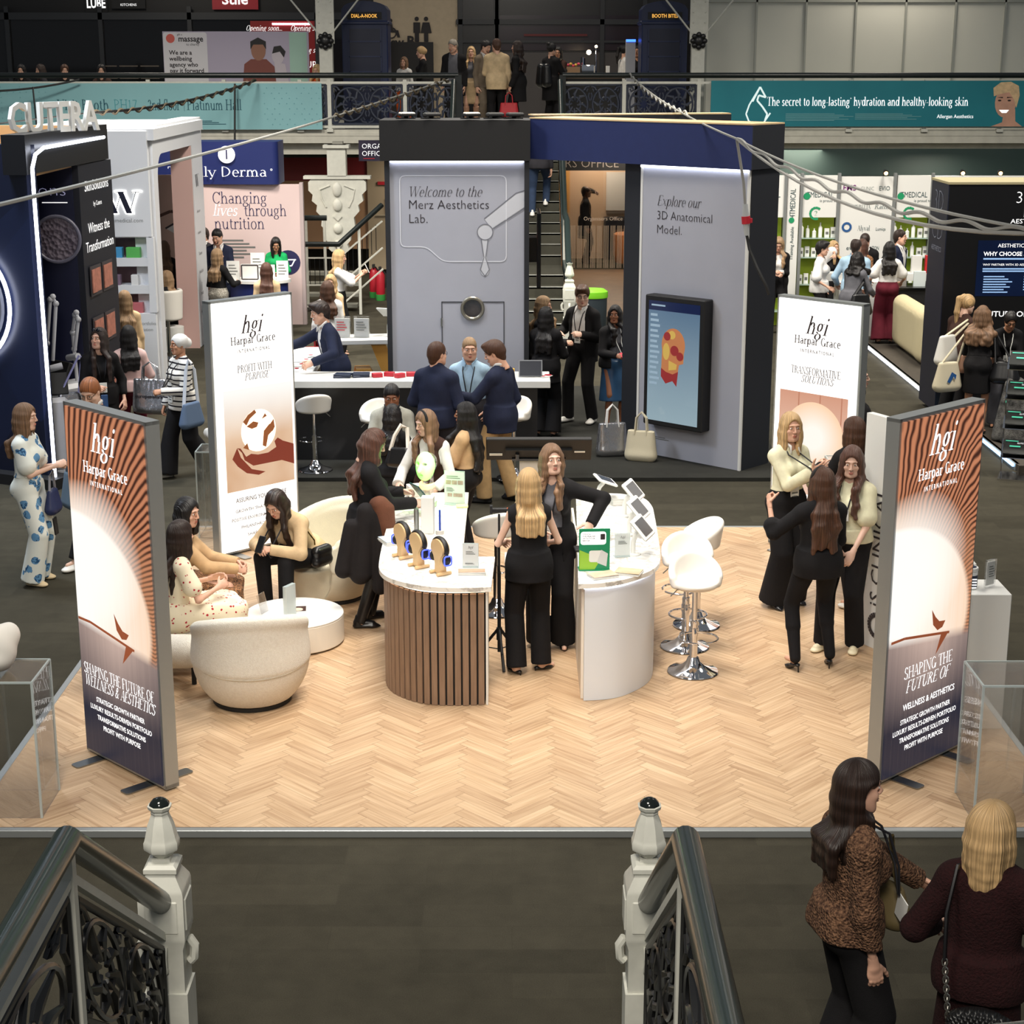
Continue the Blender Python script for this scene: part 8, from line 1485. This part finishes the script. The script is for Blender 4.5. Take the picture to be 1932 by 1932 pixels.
tote('red and brown paper shopping bag beside the woman in the white jumper',(-2.86,23.8,.36),10,(.3,.14,.36),mat('bag_red',(178,34,44),.6),mat('bag_red',(178,34,44),.6),'shopping_bag',.2,('rec',txt_d,.05))
# ---------------------------------------------------------------- far stairs and office
person('person in jeans and white trainers climbing the far stairs',(.5,32.2),-4,z=1.80,sex='m',H=1.78,hair=('short','dark'),top=[unt(ch,.12)],bot=tro(dj,.015),shoes=('sneaker',wsn),feet=((-.12,-.02),(.12,.26,.17)),face=0)
person('dark silhouetted figure raising a hand inside the glass office',(1.72,40.1),-92,sex='m',H=1.8,hair=('balding','dark'),top=[shirt(bk,'jumper'),jkt(bk,.4,v=JO)],bot=tro(bk,.02),shoes=('shoe',leather),aL=(-.05,.2,1.56),hL='grip',skin='dark')
# ---------------------------------------------------------------- medical stand visitors
person('woman with long blonde hair in black coat looking at her watch by the shelves',(4.62,29.6),176,H=1.7,hair=('wavy','sand'),hlen=.42,head=(-4,30),top=[shirt(wh,'top'),jkt(bk,.34,v=JO)],bot=tro(bk,.02),shoes=('flat',leather),aL=(-.02,.28,1.1),aR=(.04,.26,1.06),hL='grip',hR='relax')
person('person in white T-shirt with short dark hair touching their face',(5.2,28.7),-112,H=1.7,hair=('thick','black'),head=(10,4),top=[unt(wh,.12,sl=.42,fl=.03,inf=.026)],bot=tro(bk,.03),shoes=('flat',leather),aL=(-.06,.22,1.46),hL='grip',aR=(.2,.2,.95))
person('blonde woman behind the white service counter, partly hidden',(5.6,29.75),-150,H=1.6,hair=('long','blonde'),hlen=.34,top=[shirt(bk,'top')],bot=tro(bk,.03),shoes=('flat',leather))
person('balding man in pale blue shirt leaning on the service counter',(5.7,28.3),-20,sex='m',H=1.78,bulk=1.1,hair=('balding','dark'),head=(-10,4),top=[unt(lb,.1,n='shirt',collar=lb)],bot=tro(ch,.03),shoes=('shoe',leather),aL=(-.3,.2,.95),face=0)
person('woman with long red hair in patterned jacket beside the balding man',(6.04,29.45),-12,H=1.66,hair=('wavy','auburn'),hlen=.4,front=0,top=[unt(leopard,.1)],bot=tro(bk,.03),shoes=('flat',leather),face=0)
person('dark haired man bending behind the red haired woman',(6.24,29.98),150,sex='m',H=1.74,lean=10,hair=('short','dark'),head=(10,30),top=SUIT(wh,bk),bot=tro(bk,.02),shoes=('shoe',leather))
person('man in dark suit looking right behind the service counter',(6.72,29.66),-128,sex='m',H=1.8,hair=('short','dark'),beard=1,head=(20,0),top=SUIT(wh,nv),bot=tro(bk,.02),shoes=('shoe',leather))
person('curly dark haired woman in grey jacket leaning in with a black bag',(5.5,27.5),-46,H=1.66,lean=14,hair=('curly','black'),hlen=.26,front=1,head=(-10,0),top=[unt(gy,.24,inf=.03)],bot=tro(gy,.04),shoes=('flat',leather),aL=(-.1,.4,1.0),aR=(.16,.4,.98),face=1)
sack('slouchy black shoulder bag on the woman in the grey jacket','shoulder_bag',tuple(wpt((.26,-.1,.66))),10,(.34,.16,.34),leather,leather,[wpt(q)for q in((.2,.05,1.2),(.18,.12,1.36),(.2,.1,1.1))],r=.02)
person('woman in white blouse and wide burgundy trousers seen from behind',(6.2,28.02),-4,z=.082,H=1.68,hair=('wavy','black'),hlen=.44,front=0,top=[shirt(wh,'blouse',sl=.34,fl=.035,inf=.022)],bot=tro(bu,.085,inf=.016),shoes=('flat',leather),aL=(-.26,.26,.98),aR=(.26,.26,.98),face=0)
# ---------------------------------------------------------------- black stand visitors
person('woman with blonde ponytail and brown top carrying totes, leaning in',(5.66,21.55),-52,z=.082,H=1.7,lean=20,hair=('pony','blonde'),hlen=.4,head=(-14,10),top=[unt(brn,.1,sl=.5,fl=.03)],bot=tro(bk,.04),shoes=('flat',leather),aL=(-.06,.4,.95),aR=(.1,.42,.95),face=1,skin='fair')
sack('white cloth bag on the back of the woman with the ponytail, the upper one','tote_bag',tuple(wpt((.16,-.35,.84))),40,(.36,.14,.36),mat('bag_white',(222,220,214),.8),canvas,[wpt(q)for q in((.12,.1,1.36),(.14,.16,1.36))]);sack('pink leather crossbody bag below the white cloth bag','handbag',tuple(wpt((.26,-.04,.72))),30,(.26,.12,.22),tanl,brn,[wpt(q)for q in((.14,.12,1.3),(.1,.18,1.34))],r=.01)
person('woman with curly brown hair in short black dress at the black stand',(5.82,20.95),-24,z=.082,H=1.62,lean=10,hair=('curly','light'),hlen=.4,front=0,top=[shirt(bk,'dress_top',inf=.02)],bot=dict(n='skirt',name='dress_skirt',m=bk,len=.56,fl=.03),shoes=('flat',leather),aL=(-.1,.34,.95),aR=(.14,.34,.95),skin='tan',face=0)
sack('canvas tote with blue and green print hanging from the curly haired woman','tote_bag',tuple(wpt((-.36,-.12,.56))),20,(.34,.15,.36),canvas,canvas,[wpt(q)for q in((-.17,.06,1.36),(-.17,.1,1.36))]);sack('black leather shoulder bag on the right side of the curly haired woman','shoulder_bag',tuple(wpt((.35,-.02,.7))),-20,(.32,.14,.26),leather,leather,[wpt(q)for q in((.18,.06,1.36),(.18,.1,1.36))],r=.014)
shape2d([o for o in COL.objects if o.name.startswith('tote_bag')][-1],'bag_print',[[(-.06,.14),(.0,.26),(.03,.2),(-.02,.12)],[(.0,.26),(.07,.22),(.06,.16),(.03,.2)]],mat('print_blue',(40,90,150),.5),-.09)
person('dark haired woman with clear glasses and white lanyard bent over a leaflet',(6.28,21.4),172,z=.082,H=1.56,lean=18,hair=('updo','black'),glasses=1,head=(6,34),top=[unt(bk,.1)],bot=tro(gy,.04),shoes=('flat',leather),aL=(-.06,.4,.95),aR=(.08,.4,.95),lanyard=lanw,badge=.1,skin='tan')
person('woman with very long dark hair passing behind the peach arch banner',(3.5,16.95),-96,H=1.66,hair=('wavy','black'),hlen=.56,front=0,head=(-6,0),top=[unt(bk,.12)],bot=tro(bk,.03),shoes=('flat',leather),aL=(-.05,.32,1.05),aR=(.1,.3,1.05),skin='fair')
# ---------------------------------------------------------------- near visitors
person('near woman in nubby brown knitted cardigan with long dark hair, looking right',(1.50,6.86),-76,H=1.7,lod=6,hair=('long','dark'),hlen=.4,front=0,ear=1,head=(-4,2),top=[shirt(bk,'top'),dict(n='cardigan',m=knit,inf=.03,hem=(.06,.162),cut=.035,v=[(-.1,.03),(.1,.014),(.3,.02),(.42,.06),(.5,.07)],nr=.066)],bot=tro(bk,.07),shoes=('boot',leather),aL=(-.16,.42,1.0),hL='relax',skin='light')
k=_last['k'];b=MB();pts=[wpt(q)for q in((-.06,.05,1.44),(-.02,.15,1.36),(.03,.2,1.2),(.06,.21,1.06))];pts2=[wpt(q)for q in((.07,.04,1.43),(.06,.15,1.36),(.07,.2,1.2),(.07,.21,1.06))]
t=thing('name_badge','white visitor badge on a dark lanyard worn by the near woman in brown knit','badge');b.tube(pts,.006,6);b.tube(pts2,.006,6);b.build('lanyard',lan,t);b=MB();Mx=Matrix.Rotation(R(-76),3,'Z')@Matrix.Rotation(R(14),3,'Y');c=wpt((.07,.225,.99));b.box(c,(.09,.005,.12),rot=Mx);b.build('badge_card',paper,t,0);b=MB();n=Mx@Vector((0,1,0));[b.box(c+n*.004+Vector((0,0,dz)),(w_,.002,.007),rot=Mx)for dz,w_ in((.03,.06),(.012,.05),(-.004,.055))];b.box(c+n*.004+Mx@Vector((.02,0,-.035)),(.022,.002,.026),rot=Mx);b.build('badge_print',mat('print_grey',(110,112,110),.6),t,0);b=MB();b.box(c+n*.004+Mx@Vector((-.02,0,-.03)),(.026,.002,.03),rot=Mx);b.build('badge_logo',mat('sign_lime',(150,196,60),.5),t,0)
c=wpt((-.1,.24,.83));sack('olive leather shoulder bag of the near woman in brown knit','shoulder_bag',tuple(c),-50,(.2,.11,.2),olive,olive,[wpt(q)for q in((-.02,.22,1.16),(.04,.17,1.34),(.0,.2,1.2))],r=.009)
person('near blonde woman in dark burgundy dress, back turned, at the right edge',(1.98,6.42),-22,H=1.7,lod=6,hair=('bob','blonde'),hlen=.29,front=1,head=(-38,2),top=[unt(burgw,.1,n='dress_top',inf=.03)],bot=dict(n='skirt',name='dress_skirt',m=burgw,len=.3,fl=.06),shoes=('boot',leather),aL=(-.24,.2,1.0),aR=(.24,.16,.95),skin='fair')
M=Mat('quilted');x,y,z=M.xyz();M.base((20,20,21));M.set(Roughness=.35);M.bump(((x+z)*130.).fn('SINE').fn('ABSOLUTE')*((x-z)*130.).fn('SINE').fn('ABSOLUTE'),.6,.01)
t=thing('camera_bag','black quilted bag with gold zip and metal emblem on the near blonde woman','bag',tuple(wpt((.04,-.27,.7))),-22);g=Grid((-.2,-.12,-.04),(.2,.12,.26),.008)
for f in np.linspace(-.1,.1,6):g.cap((f,0,.05),(f*.9,0,.13+.03*math.cos(f*14)),.05,k=.02)
gobj('bag_body',g,M.m,t);b=MB();b.tube([(.145*math.sin(a),0,.06+.125*math.cos(a))for a in np.linspace(-1.5,1.5,17)],.006,6);b.build('gold_zip',mat('chain_gold',(176,140,70),.25,.9),t);b=MB();[b.tube([(cx+.024*math.cos(a),-.052,.09+.024*math.sin(a))for a in np.linspace(.5,5.8,14)],.0035,6)for cx in(-.014,.014)];[b.box((cx,-.052,.087),(.016,.005,.005))for cx in(-.004,.024)];b.build('metal_emblem',mat('chain_gold',(176,140,70),.25,.9),t)
M4=Matrix.LocRotScale(t.location,t.rotation_euler.to_quaternion(),None).inverted();q0,q1=Vector((-.13,0,.12)),M4@wpt((-.13,-.2,1.06));b=MB();pts=[q0.lerp(q1,i/14)for i in range(15)]
for i in range(14):b.tube([pts[i].lerp(pts[i+1],.5)+Vector((.011*math.cos(a)if i%2 else 0,0 if i%2 else .011*math.cos(a),.02*math.sin(a)))for a in np.linspace(0,6.283,9)[:-1]],.0035,5,True)
b.build('chain_link',mat('chain_silver',(170,168,160),.25,.9),t);b=MB();b.tube([q1]+[M4@wpt(q)for q in((-.14,-.16,1.25),(-.12,-.06,1.42),(-.1,.08,1.38))],.009,6,flat=1.5);b.build('shoulder_strap',leather,t)
# ---------------------------------------------------------------- gallery visitors
GZ=gal_z+.002
def gp(label,px,Y,rz,**k):return person(label,((px-966)/F*(Y*.966-.1),Y),rz,z=GZ,**k)
gp('blonde woman with hair up in black on the gallery, left of the standing group',797,37.0,100,H=1.66,hair=('updo','blonde'),head=(0,10),top=[unt(bk,.1)],bot=tro(bk,.03),aL=(-.05,.3,1.1));gp('grey haired man in black jacket at the left of the gallery group',856,36.4,172,sex='m',H=1.8,hair=('short','grey'),beard=1,head=(-30,14),top=[unt(gy,.1),jkt(bk,.16,v=JO,inf=.034)],bot=tro(bk,.03),shoes=('shoe',leather))
gp('blonde woman in dark coat and pale skirt in the gallery group',889,36.95,176,H=1.66,hair=('long','blonde'),hlen=.36,top=[shirt(gy,'top'),jkt(ch,.3,v=JO)],bot=dict(n='skirt',m=bg,len=.5,fl=.03),shoes=('boot',tanl));gp('dark haired man in brown grey suit in the gallery group',913,36.15,-140,sex='m',H=1.78,hair=('short','black'),beard=1,head=(10,20),top=SUIT(wh,gys),bot=tro(gys,.025),shoes=('shoe',leather),aL=(-.05,.3,1.15));gp('man in beige jacket and dark trousers, back turned on the gallery',937,35.45,4,sex='m',H=1.8,bulk=1.08,hair=('short','brown'),head=(10,6),top=[shirt(wh),jkt(bgj,.2,v=JO,inf=.03)],bot=tro(bk,.03),shoes=('shoe',leather),aL=(-.1,.3,1.1),face=0)
gp('woman with long dark hair in black coat holding a red bag on the gallery',977,35.6,70,H=1.76,hair=('wavy','dark'),hlen=.5,front=0,head=(10,0),top=[unt(bk,.1),jkt(bk,.42,v=JO,inf=.03)],bot=tro(bk,.02),shoes=('boot',leather),aL=(-.24,.06,.84));tote('red handbag carried by the woman in the long black coat on the gallery',(hnd(0)[0],hnd(0)[1],hnd(0)[2]-.5),0,(.32,.14,.26),mat('bag_red',(178,34,44),.6),mat('bag_red',(178,34,44),.6),'handbag',.2)
gp('woman with a top bun and black backpack on the gallery',1040,36.3,-38,H=1.72,hair=('top bun','black'),head=(-20,4),top=[unt(bk,.1),jkt(bk,.4,v=JO,inf=.034)],bot=tro(bk,.03),shoes=('boot',leather),aR=(.1,.34,1.15),face=0);t=hump('black backpack on the woman with the bun','backpack','bag',tuple(wpt((0,-.24,.92))),-38,[((-.08,0,0),(-.07,0,.3),.11,.09),((.08,0,0),(.07,0,.3),.11,.09)],leather,.014,'pack_body')
gp('woman in brown top facing the woman with the backpack',1054,37.1,150,H=1.66,hair=('long','black'),hlen=.3,head=(20,10),top=[unt(brn,.1)],bot=tro(bk,.03),aL=(-.05,.3,1.15),skin='tan');gp('woman with dark ponytail and white top at the gallery cafe counter',1178,38.5,-70,H=1.7,hair=('pony','black'),hlen=.36,top=[unt(wh,.1)],bot=tro(bk,.03));gp('dark haired woman in black top beside the blue lit post',1205,37.85,150,H=1.68,hair=('updo','black'),top=[unt(bk,.1)],bot=tro(bk,.03),aL=(-.05,.3,1.1),skin='tan')
for i,(px,lb_,c_,hr,Y)in enumerate(((37,'person in dark cap coloured hair seated at the far left of the gallery railing',bk,'black',35.9),(75,'person with brown hair seated second from the left on the gallery',ch,'dark',36.75),(118,'person with bun seated third from the left on the gallery',bk,'brown',35.9),(188,'person with dark hair in rust top seated near the shop front',brn,'black',36.1),(598,'blonde person in bright orange top by the left riveted column',org,'blonde',35.8))):
 gp(lb_,px,Y,(170,120,190,180,150)[i],H=1.66,seat=.45,hair=('long' if i in(4,)else 'bun' if i==2 else 'bob',hr),hlen=.3,head=(10,10),top=[unt(c_,.03)],bot=tro(bk,.02),shoes=('flat',leather));q=_last['root'].location
 t=thing('low_stool',('stool under the far left seated person','stool under the second seated person','stool under the third seated person','stool under the person in rust','stool under the person in orange')[i]+' on the gallery','stool',(q[0],q[1],GZ));m=MB();m.lathe([(.18,0),(.18,.38)],n=14);m.build('seat_drum',blk,t)
gp('fair haired person in white behind the left railing, next to the nook phone box',762,37.6,160,H=1.45,hair=('bob','light'),top=[unt(wh,.1)],bot=tro(org,.03))
